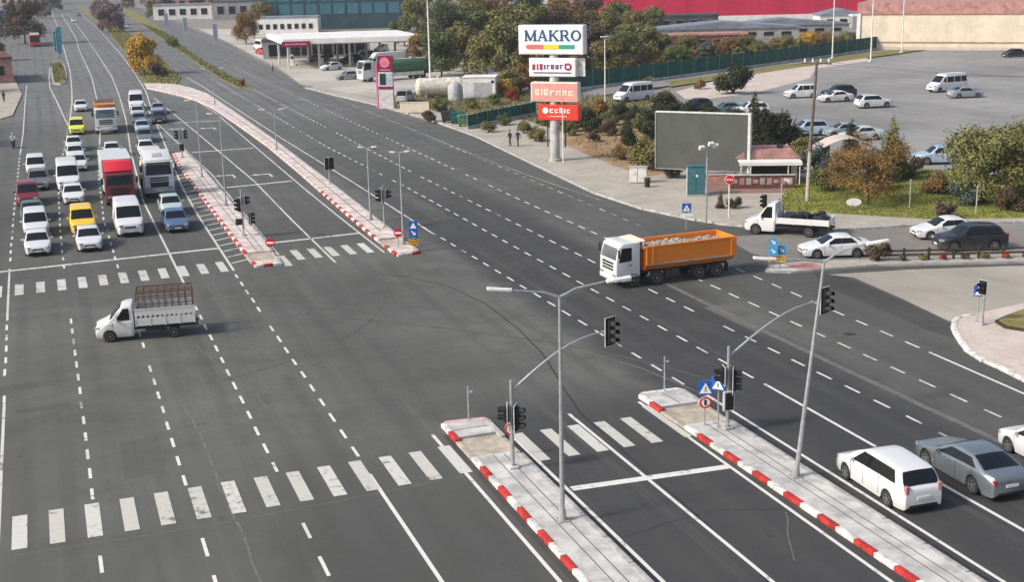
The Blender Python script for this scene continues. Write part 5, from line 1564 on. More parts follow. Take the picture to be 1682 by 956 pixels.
# ---------------------------------------------------------------- blank grey billboard
BA = R(-44)
bb = thing('billboard', 'large blank grey billboard with pale frame', 'billboard', (53.65,101.44,0.12), BA)
obj('panel', MB().box((0, 0, 3.4), (8.2, .35, 4.9)).mesh('panel'), MAT['billboard_panel'], bb)
for nm, c_, d_ in (('frame_side', (4.22, -.02, 3.4), (.24, .5, 5.15)), ('frame_side', (-4.16, -.02, 3.4), (.12, .42, 5.1)), ('frame_top', (0, -.02, 5.92), (8.3, .44, .12)), ('frame_bottom', (0, -.02, .91), (8.2, .44, .08))):
    obj(nm, MB().box(c_, d_, bev=.02).mesh(nm), MAT['billboard_frame' if c_[0] > 4 or nm == 'frame_top' else 'sign_back'], bb)
for x in (-3, 0, 3):
    obj('leg', MB().box((x, .25, 2.4), (.3, .3, 4.8), bev=.02).mesh('leg'), MAT['chassis'], bb)
    obj('back_brace', MB().tube([(x, .3, 4.5), (x, 2.0, 0)], .07, 6).mesh('back_brace'), MAT['chassis'], bb)
# ---------------------------------------------------------------- petrol price sign
pt = thing('price_totem', 'red and grey petrol price totem with round emblem by the road', 'sign', (43.64,172.48,0), R(-30))
obj('plinth', MB().box((0, 0, 1.3), (2.0, .5, 2.6), bev=.03).mesh('plinth'), MAT['totem_panel'], pt)
obj('maroon_band', MB().box((0, 0, 2.78), (2.0, .56, .36), bev=.02).mesh('maroon_band'), MAT['totem_maroon'], pt)
pp = obj('price_panel', MB().box((0, 0, 3.95), (2.0, .5, 1.95), bev=.02).mesh('price_panel'), MAT['totem_panel'], pt)
obj('screen', MB().box((-.35, -.26, 3.95), (.85, .04, 1.5)).mesh('screen'), MAT['totem_screen'], pp)
for k in range(4):
    obj('price_row', MB().box((.5, -.26, 3.38 + .38 * k), (.75, .04, .22)).mesh('price_row'), MAT['totem_digit'], pp)
tp = obj('emblem_panel', MB().box((0, 0, 6.0), (2.05, .56, 2.1), bev=.02).mesh('emblem_panel'), MAT['totem_maroon'], pt)
em = obj('emblem', MB().lathe([(.72, -.03), (.72, .03)], 8, 'Y', org=(0, -.3, 6.18)).mesh('emblem'), MAT['totem_pink'], tp)
obj('emblem_core', MB().box((0, -.34, 6.18), (.55, .04, .45)).mesh('emblem_core'), MAT['bar_red'], em)
obj('name_strip', MB().box((0, -.29, 5.2), (1.5, .04, .16)).mesh('name_strip'), MAT['totem_pink'], tp)
obj('side_post', MB().box((-1.25, 0, 3.0), (.22, .3, 6.0), bev=.02).mesh('side_post'), MAT['totem_pink'], pt)
# ---------------------------------------------------------------- cabinets, bins, low walls near the road
s = thing('electric_cabinet', 'tall dark teal electric cabinet under the billboard', 'cabinet', (49.77,95.02,0.12), R(-25))
obj('plinth', MB().box((0, 0, .08), (1.5, .9, .16)).mesh('plinth'), MAT['concrete_grey'], s)
bd = obj('housing', MB().box((0, 0, 1.3), (1.42, .8, 2.3), bev=.03).mesh('housing'), MAT['cabinet_teal'], s)
obj('roof', MB().box((0, 0, 2.48), (1.55, .95, .1), bev=.02).mesh('roof'), MAT['cabinet_teal'], s)
for x in (-.36, .36):
    dr = obj('door', MB().box((x, -.41, 1.3), (.66, .03, 2.1), bev=.008).mesh('door'), MAT['cabinet_teal'], bd)
obj('warning_plate', MB().box((.05, -.435, 1.7), (.18, .02, .18)).mesh('warning_plate'), MAT['sign_white'], bd)
obj('pale_edge', MB().box((-.75, -.2, 1.2), (.06, .5, 2.3)).mesh('pale_edge'), MAT['cabinet_white'], s)
s = thing('electric_cabinet', 'pair of white electric cabinets on the pavement left of the billboard', 'cabinet', (48.19,102.81,0.12), R(-25))
for x, w_ in ((-.38, .7), (.4, .8)):
    h_ = obj('housing', MB().box((x, 0, .72), (w_, .55, 1.35), bev=.03).mesh('housing'), MAT['cabinet_white'], s)
    obj('door', MB().box((x, -.285, .7), (w_ * .85, .02, 1.15)).mesh('door'), MAT['cabinet_white'], h_)
    obj('roof', MB().box((x, 0, 1.42), (w_ + .08, .65, .07), bev=.02).mesh('roof'), MAT['cabinet_grey'], h_)
s = thing('litter_bin', 'small dark litter bin beside the white electric cabinets', 'bin', (47.97,100.50,0.12))
obj('drum', MB().lathe([(.22, 0), (.25, .7), (.27, .75)], 14).mesh('drum'), MAT['plastic_black'], s)
obj('rim', MB().lathe([(.28, .72), (.28, .8), (.2, .8)], 14).mesh('rim'), MAT['chassis'], s)
s = thing('low_sign_wall', 'long low pale sign board standing beside the price totem', 'sign', (45.01,163.70,0), R(-22))
obj('board', MB().box((0, 0, .95), (3.7, .2, 1.3), bev=.03).mesh('board'), MAT['wall_cream'], s)
for x in (-1.5, 0, 1.5):
    obj('leg', MB().box((x, 0, .18), (.14, .14, .4)).mesh('leg'), MAT['concrete_grey'], s)
obj('frame', MB().box((0, -.02, 1.6), (3.75, .26, .06)).box((1.86, -.02, .95), (.06, .26, 1.36)).mesh('frame'), MAT['pylon_cream'], s)
for i, (x, y, m_, nm) in enumerate(((738, 201, 'signal_black', 'black'), (752, 203, 'fence_green', 'dark green'), (764, 207, 'trailer_green', 'mid green'))):
    g = [(46.29,152.63,0.1), (46.85,150.95,0.1), (46.92,148.27,0.1)][i]
    s = thing('waste_container', nm + ' waste container at the end of the green fence', 'waste container', g, R(-30 + 8 * i))
    obj('bin_body', MB().side([(-.75, .25), (.75, .25), (.9, 1.2), (-.9, 1.2)], -.55, .55, .04).mesh('bin_body'), MAT[m_], s)
    obj('lid', MB().side([(-.95, 1.2), (.95, 1.2), (.7, 1.4), (-.7, 1.4)], -.6, .6, .03).mesh('lid'), MAT[m_], s)
    for sx in (-.6, .6):
        for sy in (-.4, .4):
            obj('castor', MB().lathe([(.12, -.04), (.12, .04)], 10, 'Y', org=(sx, sy, .13)).mesh('castor'), MAT['rubber'], s)
s = thing('container_cabin', 'white metal container cabin beside the filling station', 'container', (58.90,178.27,0.1), R(-25))
h_ = obj('cabin_wall', MB().box((0, 0, 1.5), (4.6, 3.4, 3.0), bev=.04).mesh('cabin_wall'), MAT['wall_white'], s)
obj('roof', MB().box((0, 0, 3.05), (4.8, 3.6, .14), bev=.03).mesh('roof'), MAT['canopy_white'], s)
obj('door', MB().box((.5, -1.71, 1.2), (2.6, .04, 2.2)).mesh('door'), MAT['cabinet_grey'], h_)
obj('vent', MB().box((1.9, -1.72, 2.4), (.4, .05, .35)).mesh('vent'), MAT['plastic_black'], h_)
s = thing('storage_tank', 'pale horizontal storage tank in front of the white container cabin', 'tank', (53.70,181.45,0.1), R(-12))
obj('shell', MB().lathe([(.4, -3.4), (1.1, -3.2), (1.3, -2.9), (1.3, 2.9), (1.1, 3.2), (.4, 3.4)], 22, 'X', org=(0, 0, 1.6)).mesh('shell'), MAT['tank_pale'], s)
for x in (-2, 2):
    obj('saddle', MB().box((x, 0, .4), (.4, 2.0, .8)).mesh('saddle'), MAT['concrete_grey'], s)
obj('manhole', MB().lathe([(.35, 2.85), (.35, 3.1), (.25, 3.15)], 12).mesh('manhole'), MAT['concrete_grey'], s)
s = thing('gas_cylinder_tank', 'upright domed pale grey tank between bushes near the container cabin', 'tank', (54.47,176.30,0.1))
obj('shell', MB().lathe([(1.0, 0), (1.05, 1.6), (.85, 2.2), (.5, 2.6), (.1, 2.75)], 20).mesh('shell'), MAT['cabinet_grey'], s)
obj('foot_ring', MB().lathe([(1.12, 0), (1.12, .2), (1.0, .2)], 20).mesh('foot_ring'), MAT['concrete_grey'], s)
# ---------------------------------------------------------------- wooden fence and hedge on the side street island
s = thing('post_and_rail_fence', 'low dark wooden post and rail fence along the side street island', 'fence', (49.2, 68.9, .15))
fd = Vector((58.2 - 49.2, 65.85 - 68.9)).normalized()
for i in range(15):
    obj('fence_post', MB().box((fd.x * 1.6 * i, fd.y * 1.6 * i, .4), (.14, .14, .8), rz=math.atan2(fd.y, fd.x), bev=.01).mesh('fence_post'), MAT['wood_dark'], s)
for z in (.35, .62):
    obj('rail', MB().box((fd.x * 11.2, fd.y * 11.2, z), (22.4, .06, .11), rz=math.atan2(fd.y, fd.x)).mesh('rail'), MAT['wood_dark'], s)
# lawn bits
s = sign('white oval sign board on the lawn behind the dropside truck', (57.56,84.09,0.12), .12, 'sign', 'oval_sign')
post(s, .5, .03, -.2); post(s, .5, .03, .2)
mt = Matrix.Translation((0, 0, .62)) @ Matrix.Rotation(R(-110), 4, 'Z')
o = MB().lathe([(.5, -.03), (.5, .03)], 24, 'X')
m = MB(); m.add([mt @ Vector((v[0], v[1] * 1.15, v[2] * .6)) for v in o.v], o.f)
obj('board', m.mesh('board'), MAT['sign_white'], s)
for lb, g, h_ in (('thin pale garden post in the middle of the lawn', (61.89,83.06,0.12), 2.1), ('thin pale garden post at the right of the lawn', (64.76,78.94,0.12), 2.0), ('slim white post where the lawn meets the truck', (52.67,86.50,0.12), 1.9)):
    s = sign(lb, g, .12, 'post', 'garden_post')
    post(s, h_, .05, mat='wood_pale')
    obj('finial', MB().lathe([(.07, h_), (.09, h_ + .06), (.02, h_ + .12)], 8).mesh('finial'), MAT['wood_pale'], s)
for i, y in enumerate((79.5, 64.0, 110.5)):
    street_lamp(('grey lamp post beyond the left edge, level with the far crossing', 'grey lamp post beyond the left edge, level with the junction middle', 'grey lamp post beyond the left edge, level with the queue')[i], (-8.2, y), 8.6, [(1.9, 0, .3)], zb=0, r=.12)
# overhead cables from the utility pole
up = Vector((56.35,88.68,0.12)) + Vector((.55, .2, 10.95))
for i, (e_, off) in enumerate((((20, 38, -.3), .7), ((34, -20, .0), .7))):
    s = thing('overhead_cable', ('overhead cable running from the utility pole towards the parked minibus', 'overhead cable running from the utility pole to the right')[i], 'cable', tuple(up))
    for k_, o_ in enumerate((-.8, .8)):
        pth = [(o_ * .8 + e_[0] * f, -o_ * .55 + e_[1] * f, e_[2] * f - 1.3 * 4 * f * (1 - f)) for f in [j / 14 for j in range(15)]]
        obj('wire', MB().tube(pth, .012, 4).mesh('wire'), MAT['rubber'], s)

# ---------------------------------------------------------------- buildings
# kiosk with counter, awning and a low brick wall
kz = thing('kiosk', 'small kiosk with white awning and pink roof behind a low brick wall', 'kiosk', (58.15,97.73,0.12), R(-24), sc=.88)
obj('wall', MB().box((0, 1.6, 1.2), (5.6, 2.6, 2.4)).mesh('wall'), MAT['wall_white'], kz)
rf = obj('roof', MB().side([(-3.2, 2.4), (3.2, 2.4), (2.2, 3.25), (-2.2, 3.25)], .1, 3.4).mesh('roof'), MAT['roof_pink'], kz)
obj('roof_vent', MB().box((1.2, 1.2, 3.3), (.6, .5, .5), bev=.03).mesh('roof_vent'), MAT['plastic_black'], rf)
obj('serving_hatch', MB().box((0, .28, 1.35), (4.4, .06, 1.0)).mesh('serving_hatch'), MAT['plastic_black'], kz)
aw = obj('awning', MB().side([(-3.0, 2.2), (3.0, 2.2), (3.0, 2.3), (-3.0, 2.3)], -1.7, .3).mesh('awning'), MAT['canopy_white'], kz)
obj('awning_valance', MB().box((0, -1.72, 2.12), (6.0, .05, .3)).mesh('awning_valance'), MAT['canopy_white'], aw)
for x in (-2.8, -1.9, 1.7, 2.8):
    obj('awning_post', MB().tube([(x, -1.6, 0), (x, -1.6, 2.2)], .06, 8).mesh('awning_post'), MAT['pole_white'], kz)
for x, c_ in ((-1.6, 'cabinet_grey'), (-.6, 'cabinet_white'), (1.3, 'rust')):
    obj('rooftop_unit', MB().box((x, .9, 2.62), (.8, .7, .5), bev=.03).mesh('rooftop_unit'), MAT[c_], kz)
bw = thing('counter_wall', 'low red brown counter wall with painted sign in front of the kiosk', 'wall', (56.32,95.60,0.12), R(-24))
obj('wall', MB().box((0, 0, .55), (5.4, .3, 1.1), bev=.02).mesh('wall'), MAT['brick_red'], bw)
for k in range(9):
    obj('painted_panel', MB().box((-2.3 + k * .57, -.165, .62), (.42, .03, .55 if k % 3 else .3)).mesh('painted_panel'), MAT['roof_pink' if k % 2 else 'concrete_grey'], bw)
obj('pale_motif', MB().box((2.0, -.17, .7), (.5, .03, .25), ry=.5).mesh('pale_motif'), MAT['wall_white'], bw)
obj('coping', MB().box((0, 0, 1.13), (5.5, .42, .07), bev=.01).mesh('coping'), MAT['kerb_grey'], bw)
bw = thing('counter_wall', 'short low pink wall to the left of the kiosk', 'wall', (54.76,98.76,0.12), R(-24))
obj('wall', MB().box((0, 0, .4), (3.4, .3, .8), bev=.02).mesh('wall'), MAT['roof_pink'], bw)
obj('coping', MB().box((0, 0, .83), (3.5, .42, .07), bev=.01).mesh('coping'), MAT['kerb_grey'], bw)
# arched pinkish greenhouse-like roof behind the bushes
gh = thing('arched_shelter', 'low arched pinkish roof shelter behind the autumn tree', 'shelter', (68.95,102.68,0.12), R(-20))
rows = []
for i in range(2):
    rows.append([(-3.3 + 6.6 * k / 14, -1.6 + 3.2 * i, 1.2 + 1.5 * math.sin(math.pi * k / 14)) for k in range(15)])
obj('roof', MB().grid(rows).mesh('roof'), MAT['pave_pink'], gh)
for x in (-3.1, -1, 1, 3.1):
    obj('post', MB().tube([(x, -1.5, 0), (x, -1.5, 1.5)], .06, 6).mesh('post'), MAT['wood_dark'], gh)
    obj('post', MB().tube([(x, 1.5, 0), (x, 1.5, 1.5)], .06, 6).mesh('post'), MAT['wood_dark'], gh)
# filling station
z_c = 4.6
FL, FR, BL = Vector((42.87,245.19,4.6)), Vector((68.38,239.74,4.6)), Vector((43.68,268.22,4.6))
BR = FR + (BL - FL)
st = thing('filling_station_canopy', 'long white filling station canopy on slim columns', 'canopy', (FL.x, FL.y, 0))
pl = [(q.x - FL.x, q.y - FL.y) for q in (FL, FR, BR, BL)]
obj('roof_slab', MB().prism(pl, z_c + .1, z_c + 1.0).mesh('roof_slab', 0), MAT['canopy_white'], st)
obj('soffit', MB().prism([(x * .98 + .15, y_ * .98 + .1) for x, y_ in pl], z_c - .05, z_c + .12).mesh('soffit', 0), MAT['cabinet_grey'], st)
ex, ey = (FR - FL), (BL - FL)
for i in range(5):
    for j in (.22, .78):
        c_ = ex * (.06 + .22 * i) + ey * j
        obj('column', MB().box((c_.x, c_.y, z_c / 2), (.4, .4, z_c), bev=.03).mesh('column'), MAT['pole_white'], st)
exn = ex.normalized()
an = math.atan2(ex.y, ex.x)
c_ = ex * .09 + Vector((exn.y, -exn.x, 0)) * .25
fs = obj('fascia_sign', MB().box((c_.x, c_.y, z_c + .1), (5.2, .3, 1.0), rz=an, bev=.02).mesh('fascia_sign'), MAT['totem_maroon'], st)
obj('sign_stripe', MB().box((c_.x + exn.y * .17, c_.y - exn.x * .17, z_c + .12), (4.0, .04, .3), rz=an).mesh('sign_stripe'), MAT['totem_pink'], fs)
for i in range(4):
    c_ = FL + ex * (.12 + .22 * i) + ey * .5
    s = thing('fuel_pump', ('fuel pump nearest the left end of the station canopy', 'second fuel pump from the left under the canopy', 'third fuel pump from the left under the canopy', 'fuel pump nearest the right end of the station canopy')[i], 'fuel pump', (c_.x, c_.y, .03), an, 'fuel pumps under the canopy')
    obj('island_kerb', MB().box((0, 0, .08), (1.4, 4.5, .16), bev=.03).mesh('island_kerb'), MAT['kerb_white'], s)
    h_ = obj('pump_body', MB().box((0, 0, 1.05), (.6, 1.1, 1.9), bev=.04).mesh('pump_body'), MAT['wall_white'], s)
    obj('display', MB().box((0, -.56, 1.5), (.5, .03, .5)).mesh('display'), MAT['totem_screen'], h_)
    obj('hose', MB().tube([(.32, .3, 1.6), (.5, .3, 1.0), (.4, .3, .4), (.33, .3, 1.0)], .03, 6).mesh('hose'), MAT['rubber'], h_)
def windows(parent, x0, x1, z0, z1, nx, nz, y, mat='window_teal', gap=.25, frame='wall_grey'):
    w, h = (x1 - x0) / nx, (z1 - z0) / nz
    for i in range(nx):
        for j in range(nz):
            cx, cz = x0 + w * (i + .5), z0 + h * (j + .5)
            f_ = obj('window', MB().box((cx, y, cz), (w * (1 - gap) + .16, .10, h * (1 - gap) + .16)).mesh('window'), MAT[frame], parent)
            obj('pane', MB().box((cx, y - .045, cz), (w * (1 - gap), .06, h * (1 - gap))).mesh('pane'), MAT[mat], f_)
def block(label, loc, rz, W, D, H, wall, roof, cat='building', name='building', rows=None, zb=0, pitch=0, par=.4, over=.3):
    t = thing(name, label, cat, (loc[0], loc[1], zb), rz)
    w_ = obj('wall', MB().box((0, D / 2, H / 2), (W, D, H)).mesh('wall'), MAT[wall], t)
    if pitch:
        obj('roof', MB().side([(-W / 2 - over, H), (W / 2 + over, H), (W / 2 + over, H + .2), (0, H + pitch), (-W / 2 - over, H + .2)], -over, D + over).mesh('roof'), MAT[roof], t)
    else:
        obj('roof', MB().box((0, D / 2, H + par / 2), (W + over, D + over, par)).mesh('roof'), MAT[roof], t)
    return t, w_
an2 = an
c_ = FL + ex * .42 + ey * 1.3
t, w_ = block('low pale station shop behind the canopy', (c_.x, c_.y), an2, 22, 8, 3.6, 'wall_grey', 'roof_dark')
windows(w_, -10, 10, .4, 3.2, 9, 1, -.04, 'glass_dark', .15)
c_ = FL + ex * .30 + ey * 2.4
t, w_ = block('dark blue glass office building behind the filling station', (82.91,387.35,0), R(-18), 42, 16, 12, 'wall_teal_dark', 'roof_dark', par=.7)
windows(w_, -20, 20, 4.0, 11.5, 10, 2, -.04, 'window_teal', .2, 'wall_teal_dark')
windows(w_, -20, -6, .5, 3.6, 7, 1, -.05, 'wall_white', .45, 'wall_teal_dark')
t, w_ = block('long white low building left of the office block', (66.51,374.27,0), R(-18), 18, 8, 4.2, 'wall_white', 'roof_bluegrey')
windows(w_, -8, 8, .6, 3.2, 8, 1, -.04, 'glass_dark', .5)
# red hall and sheds along the top
t, w_ = block('long bright red industrial hall along the top edge', (206.18,332.83,0), R(-19), 125, 30, 11, 'wall_red', 'roof_dark', par=.6)
for k in range(14):
    obj('cladding_rib', MB().box((-60 + k * 9.2, -.03, 5.5), (.18, .1, 10.8)).mesh('cladding_rib'), MAT['paint_crimson'], w_)
obj('white_base_band', MB().box((-15, -.06, .9), (92, .08, 1.8)).mesh('white_base_band'), MAT['wall_white'], w_)
for i, (lb, g, w, d, h, wl, rf_) in enumerate((
        ('low blue grey shed roof in front of the red hall', (147.17,268.11,0), 34, 10, 2.6, 'wall_grey', 'roof_bluegrey'),
        ('dark flat roofed shed left of the blue grey shed', (157.95,315.79,0), 24, 8, 3.4, 'roof_dark', 'roof_dark'),
        ('brick red low shed below the blue grey roof', (133.27,249.31,0), 16, 5, 2.6, 'brick_red', 'roof_pink'),
        ('small pale house in front of the red hall', (195.14,293.17,0), 12, 8, 3.2, 'wall_white', 'roof_bluegrey'),
        ('small grey white workshop right of the pale house', (201.86,287.02,0), 14, 8, 3.0, 'wall_grey', 'canopy_white'),
        ('long blue grey warehouse roof beyond the green fence', (166.90,274.56,0), 30, 8, 2.4, 'wall_grey', 'roof_bluegrey'))):
    t, w_ = block(lb, g, R(-19), w, d, h, wl, rf_, pitch=1.6 if i in (0, 3, 5) else 0)
    windows(w_, -w / 2 + 1, w / 2 - 1, .6, h - .5, int(w / 4), 1, -.04, 'glass_dark', .45)
t, w_ = block('large cream building with pinkish roof band at the top right', (169.77,210.60,0), R(-42), 44, 30, 6.9, 'wall_cream', 'roof_pink', zb=.1, par=2.2, over=.5)
obj('corner_pier', MB().box((-21.9, -.05, 3.5), (.7, .5, 7.0)).mesh('corner_pier'), MAT['wall_white'], w_)
obj('string_course', MB().box((0, -.05, 1.5), (43.6, .14, .22)).mesh('string_course'), MAT['roof_pink'], w_)
obj('plinth', MB().box((0, -.06, .3), (43.8, .16, .6)).mesh('plinth'), MAT['pave_pink'], w_)
for k in range(10):
    obj('wall_joint', MB().box((-18 + k * 4.2, -.01, 4.1), (.06, .06, 5.0)).mesh('wall_joint'), MAT['pylon_cream'], w_)
# houses and blocks far off along the road
for i, (lb, g, rz, w, d, h, wl, rf_, nx, nz) in enumerate((
        ('grey white shop row far beyond the right carriageway', (60.60,495.31,0), -12, 40, 12, 5, 'wall_white', 'roof_bluegrey', 10, 1),
        ('dark roofed workshop beside the far right carriageway', (73.00,482.72,0), -12, 26, 14, 6, 'wall_grey', 'roof_dark', 6, 1),
        ('brownish low house beyond the far verge', (60.09,582.78,0), -10, 30, 12, 6, 'roof_pink', 'roof_dark', 7, 1),
        ('pale teal roadside hall at the top left corner', (-11.57,426.24,0), 20, 16, 24, 7, 'cabinet_teal', 'roof_bluegrey', 4, 2),
        ('low orange brown wall block at the left edge', (-6.79,245.14,0), 5, 5, 18, 4.2, 'roof_pink', 'brick_red', 2, 1),
        ('far pale apartment block at the top left', (-3.73,760.70,0), 0, 26, 14, 14, 'wall_cream', 'roof_pink', 6, 4),
        ('far grey apartment block at the top centre', (157.99,558.55,0), -15, 40, 16, 13, 'wall_grey', 'roof_bluegrey', 9, 4),
        ('far white apartment block above the tree belt', (199.28,526.34,0), -15, 36, 16, 13, 'wall_white', 'roof_pink', 8, 4),
        ('far cream block beyond the dark office building', (108.31,691.72,0), -15, 46, 16, 15, 'wall_cream', 'roof_bluegrey', 10, 4))):
    t, w_ = block(lb, g, R(rz), w, d, h, wl, rf_)
    windows(w_, -w / 2 + 1, w / 2 - 1, .8, h - .4, nx, nz, -.04, 'glass_dark', .45)
# ---------------------------------------------------------------- green fence
def mesh_fence(label, path, H, step=3.0, base=True, mat='fence_green'):
    t = thing('screen_fence', label, 'fence', (path[0][0], path[0][1], .12))
    pn = MB().box((0, 0, H / 2 + .3), (1, .04, H)).mesh('fence_panel', 0)
    pb = MB().box((0, 0, .17), (1, .22, .34)).mesh('base_wall', 0)
    pp_ = MB().tube([(0, 0, 0), (0, 0, H + .45)], .05, 6).mesh('fence_post')
    s, tot = 0.0, plen(path)
    while s < tot - .1:
        l = min(step, tot - s)
        c_, d_ = interp(path, s + l / 2)
        a_ = math.atan2(d_.y, d_.x)
        o_ = (c_.x - path[0][0], c_.y - path[0][1], 0)
        obj('fence_panel', pn, MAT[mat], t, o_, (0, 0, a_), (l, 1, 1))
        if base:
            obj('base_wall', pb, MAT['concrete_pale'], t, o_, (0, 0, a_), (l, 1, 1))
        c2, _ = interp(path, s)
        obj('fence_post', pp_, MAT['fence_post'], t, (c2.x - path[0][0], c2.y - path[0][1], 0), (0, 0, a_))
        s += l
    return t
mesh_fence('long dark green screen fence running up to the red hall', [(62.52,167.63),(75.08,181.05),(94.72,190.31),(127.26,207.02),(151.65,220.23),(183.45,238.65)], 2.3, 3.6)
mesh_fence('short green screen fence beside the waste containers', [(46.25,145.27),(49.73,148.47),(56.10,153.12),(58.35,154.76)], 1.3, 2.4)

# ---------------------------------------------------------------- trees and shrubs
def limb_tree(seed, H, trunk_h, spread, levels=2, r0=.16, nl=7):
    rnd = random.Random(seed)
    m = MB()
    tips = []
    top = Vector((rnd.uniform(-.1, .1) * H, rnd.uniform(-.1, .1) * H, H * .72))
    tr = [Vector((0, 0, 0)), Vector((rnd.uniform(-.02, .02) * H, rnd.uniform(-.02, .02) * H, trunk_h)), top * .6 + Vector((0, 0, trunk_h * .4)), top]
    m.tube(tr, [r0, r0 * .8, r0 * .5, r0 * .2], 8)
    for i in range(nl):
        f = .25 + .7 * i / nl
        b = tr[1].lerp(tr[3], f * .9) if f > .3 else tr[1].copy()
        a = i * 2.4 + rnd.uniform(-.4, .4)
        L = spread * rnd.uniform(.55, 1.0) * (1.1 - .5 * f)
        e = b + Vector((math.cos(a) * L, math.sin(a) * L, L * rnd.uniform(.35, .9)))
        mid = b.lerp(e, .5) + Vector((0, 0, L * .12))
        m.tube([b, mid, e], [r0 * .45, r0 * .28, r0 * .1], 5)
        tips += [mid, e]
        if levels > 1:
            for k in range(3):
                a2 = a + rnd.uniform(-1, 1)
                l2 = L * rnd.uniform(.3, .55)
                s_ = b.lerp(e, rnd.uniform(.45, .85))
                e2 = s_ + Vector((math.cos(a2) * l2, math.sin(a2) * l2, l2 * rnd.uniform(.2, 1.0)))
                m.tube([s_, e2], [r0 * .18, r0 * .06], 4)
                tips.append(e2)
    return m, tips, top
def leaves(seed, blobs, n, size, gap=.0, up=.3):
    """leaf faces through the volume of clumps: blobs = (centre, radii)"""
    rnd = random.Random(seed)
    vv, ff = [], []
    vol = [b[1][0] * b[1][1] * b[1][2] for b in blobs]
    tot = sum(vol)
    for (c, r), w in zip(blobs, vol):
        for _ in range(max(8, int(n * w / tot))):
            d = Vector((rnd.gauss(0, 1), rnd.gauss(0, 1), rnd.gauss(0, 1))).normalized()
            q = rnd.random() ** .42 * rnd.uniform(.86, 1.12)
            p = Vector((c[0] + d.x * r[0] * q, c[1] + d.y * r[1] * q, c[2] + d.z * r[2] * q))
            if p.z < .05:
                continue
            nrm = (d + Vector((rnd.uniform(-.8, .8), rnd.uniform(-.8, .8), rnd.uniform(-.5, .8) + up))).normalized()
            u = nrm.orthogonal().normalized()
            u = (Matrix.Rotation(rnd.random() * 6.28, 3, nrm) @ u)
            w_ = nrm.cross(u)
            s = size * rnd.uniform(.6, 1.35)
            o = len(vv)
            vv += [p - u * s * .5, p + w_ * s * .32 + nrm * s * .06, p + u * s * .5, p - w_ * s * .32 + nrm * s * .06]
            ff.append((o, o + 1, o + 2, o + 3))
    me = bpy.data.meshes.new('crown')
    me.from_pydata([tuple(v) for v in vv], [], ff)
    return me
TREES = {}
def tree_kit(key, name, seed, H, trunk_h, spread, n, size, cat='tree', blob=.32, extra=True, levels=2, r0=.16, nl=8, bark='bark', low=False):
    rnd = random.Random(seed * 7 + 1)
    m, tips, top = limb_tree(seed, H, trunk_h, spread, levels, r0, nl)
    k = Kit(name, cat)
    k.add('trunk', m, bark)
    blobs = []
    for t in tips:
        r = spread * blob * rnd.uniform(.7, 1.25)
        blobs.append(((t.x, t.y, t.z), (r, r, r * .8)))
    blobs.append(((top.x, top.y, top.z), (spread * .4, spread * .4, H * .2)))
    if extra:
        blobs.append(((0, 0, H * .6), (spread * .55, spread * .55, H * .22)))
    if low:
        for i in range(12):
            a, q = i * .55, rnd.uniform(.5, .95)
            blobs.append(((math.cos(a) * spread * q, math.sin(a) * spread * q, H * rnd.uniform(.18, .42)), (spread * .3, spread * .3, H * .16)))
    k.add('crown', leaves(seed, blobs, n, size), 'LEAF')
    k.H = H
    TREES[key] = k
tree_kit('broad_a', 'broadleaf_tree', 1, 9, 2.2, 3.6, 7600, .38, low=True)
tree_kit('broad_b', 'broadleaf_tree', 2, 9, 2.0, 3.2, 7600, .38, low=True)
tree_kit('broad_c', 'broadleaf_tree', 5, 9, 1.6, 3.9, 7600, .40, blob=.28, low=True)
tree_kit('sparse_a', 'autumn_tree', 3, 6, 1.0, 3.2, 6500, .19, blob=.27, extra=False, levels=2, r0=.11, nl=13, low=True)
tree_kit('sparse_b', 'autumn_tree', 4, 6, 1.0, 2.8, 5000, .19, blob=.26, extra=False, levels=2, r0=.11, nl=11, low=True)
tree_kit('willow', 'willow_tree', 6, 6, .9, 3.1, 12000, .24, blob=.36, r0=.15, nl=14, low=True)
def shrub_kit(key, name, seed, H, W, n, size, cone=False, cat='shrub'):
    rnd = random.Random(seed)
    k = Kit(name, cat)
    m = MB()
    for i in range(6):
        a = i * 1.05
        m.tube([(0, 0, 0), (math.cos(a) * W * .15, math.sin(a) * W * .15, H * .4), (math.cos(a) * W * .28, math.sin(a) * W * .28, H * .72)], [.06, .04, .015], 5)
    k.add('stems', m, 'bark_dark')
    blobs = []
    if cone:
        for i in range(9):
            z = H * (.1 + .8 * i / 8)
            r = W * .5 * (1.05 - .85 * i / 8)
            for j in range(3):
                a = rnd.random() * 6.28
                blobs.append(((math.cos(a) * r * .4, math.sin(a) * r * .4, z), (r * rnd.uniform(.5, .8), r * rnd.uniform(.5, .8), H * .11)))
    else:
        for i in range(14):
            a, q = rnd.random() * 6.28, rnd.random() ** .5
            z = H * rnd.uniform(.25, .78) * (1.1 - .35 * q)
            r = W * .5 * rnd.uniform(.3, .5)
            blobs.append(((math.cos(a) * W * .34 * q, math.sin(a) * W * .34 * q, z), (r, r, r * .85)))
    k.add('crown', leaves(seed, blobs, n, size), 'LEAF')
    k.H = H
    TREES[key] = k
shrub_kit('bush_a', 'bush', 31, 2.6, 3.4, 4200, .20)
shrub_kit('bush_b', 'bush', 32, 2.6, 2.9, 3800, .20)
shrub_kit('bush_s', 'bush', 33, 1.3, 1.6, 900, .16)
shrub_kit('cone_a', 'conifer', 34, 5.0, 2.6, 6000, .17, True, 'tree')
shrub_kit('cone_b', 'conifer', 35, 5.0, 3.6, 7500, .17, True, 'tree')
rt = random.Random(99)
def plant(key, loc, H, leaf, label, group=None, rz=None, bark=None):
    k = TREES[key]
    return k.spawn(label, (loc[0], loc[1], loc[2] if len(loc) > 2 else 0), rt.random() * 6.28 if rz is None else rz, group, {'LEAF': MAT['leaf_' + leaf]}, H / k.H)
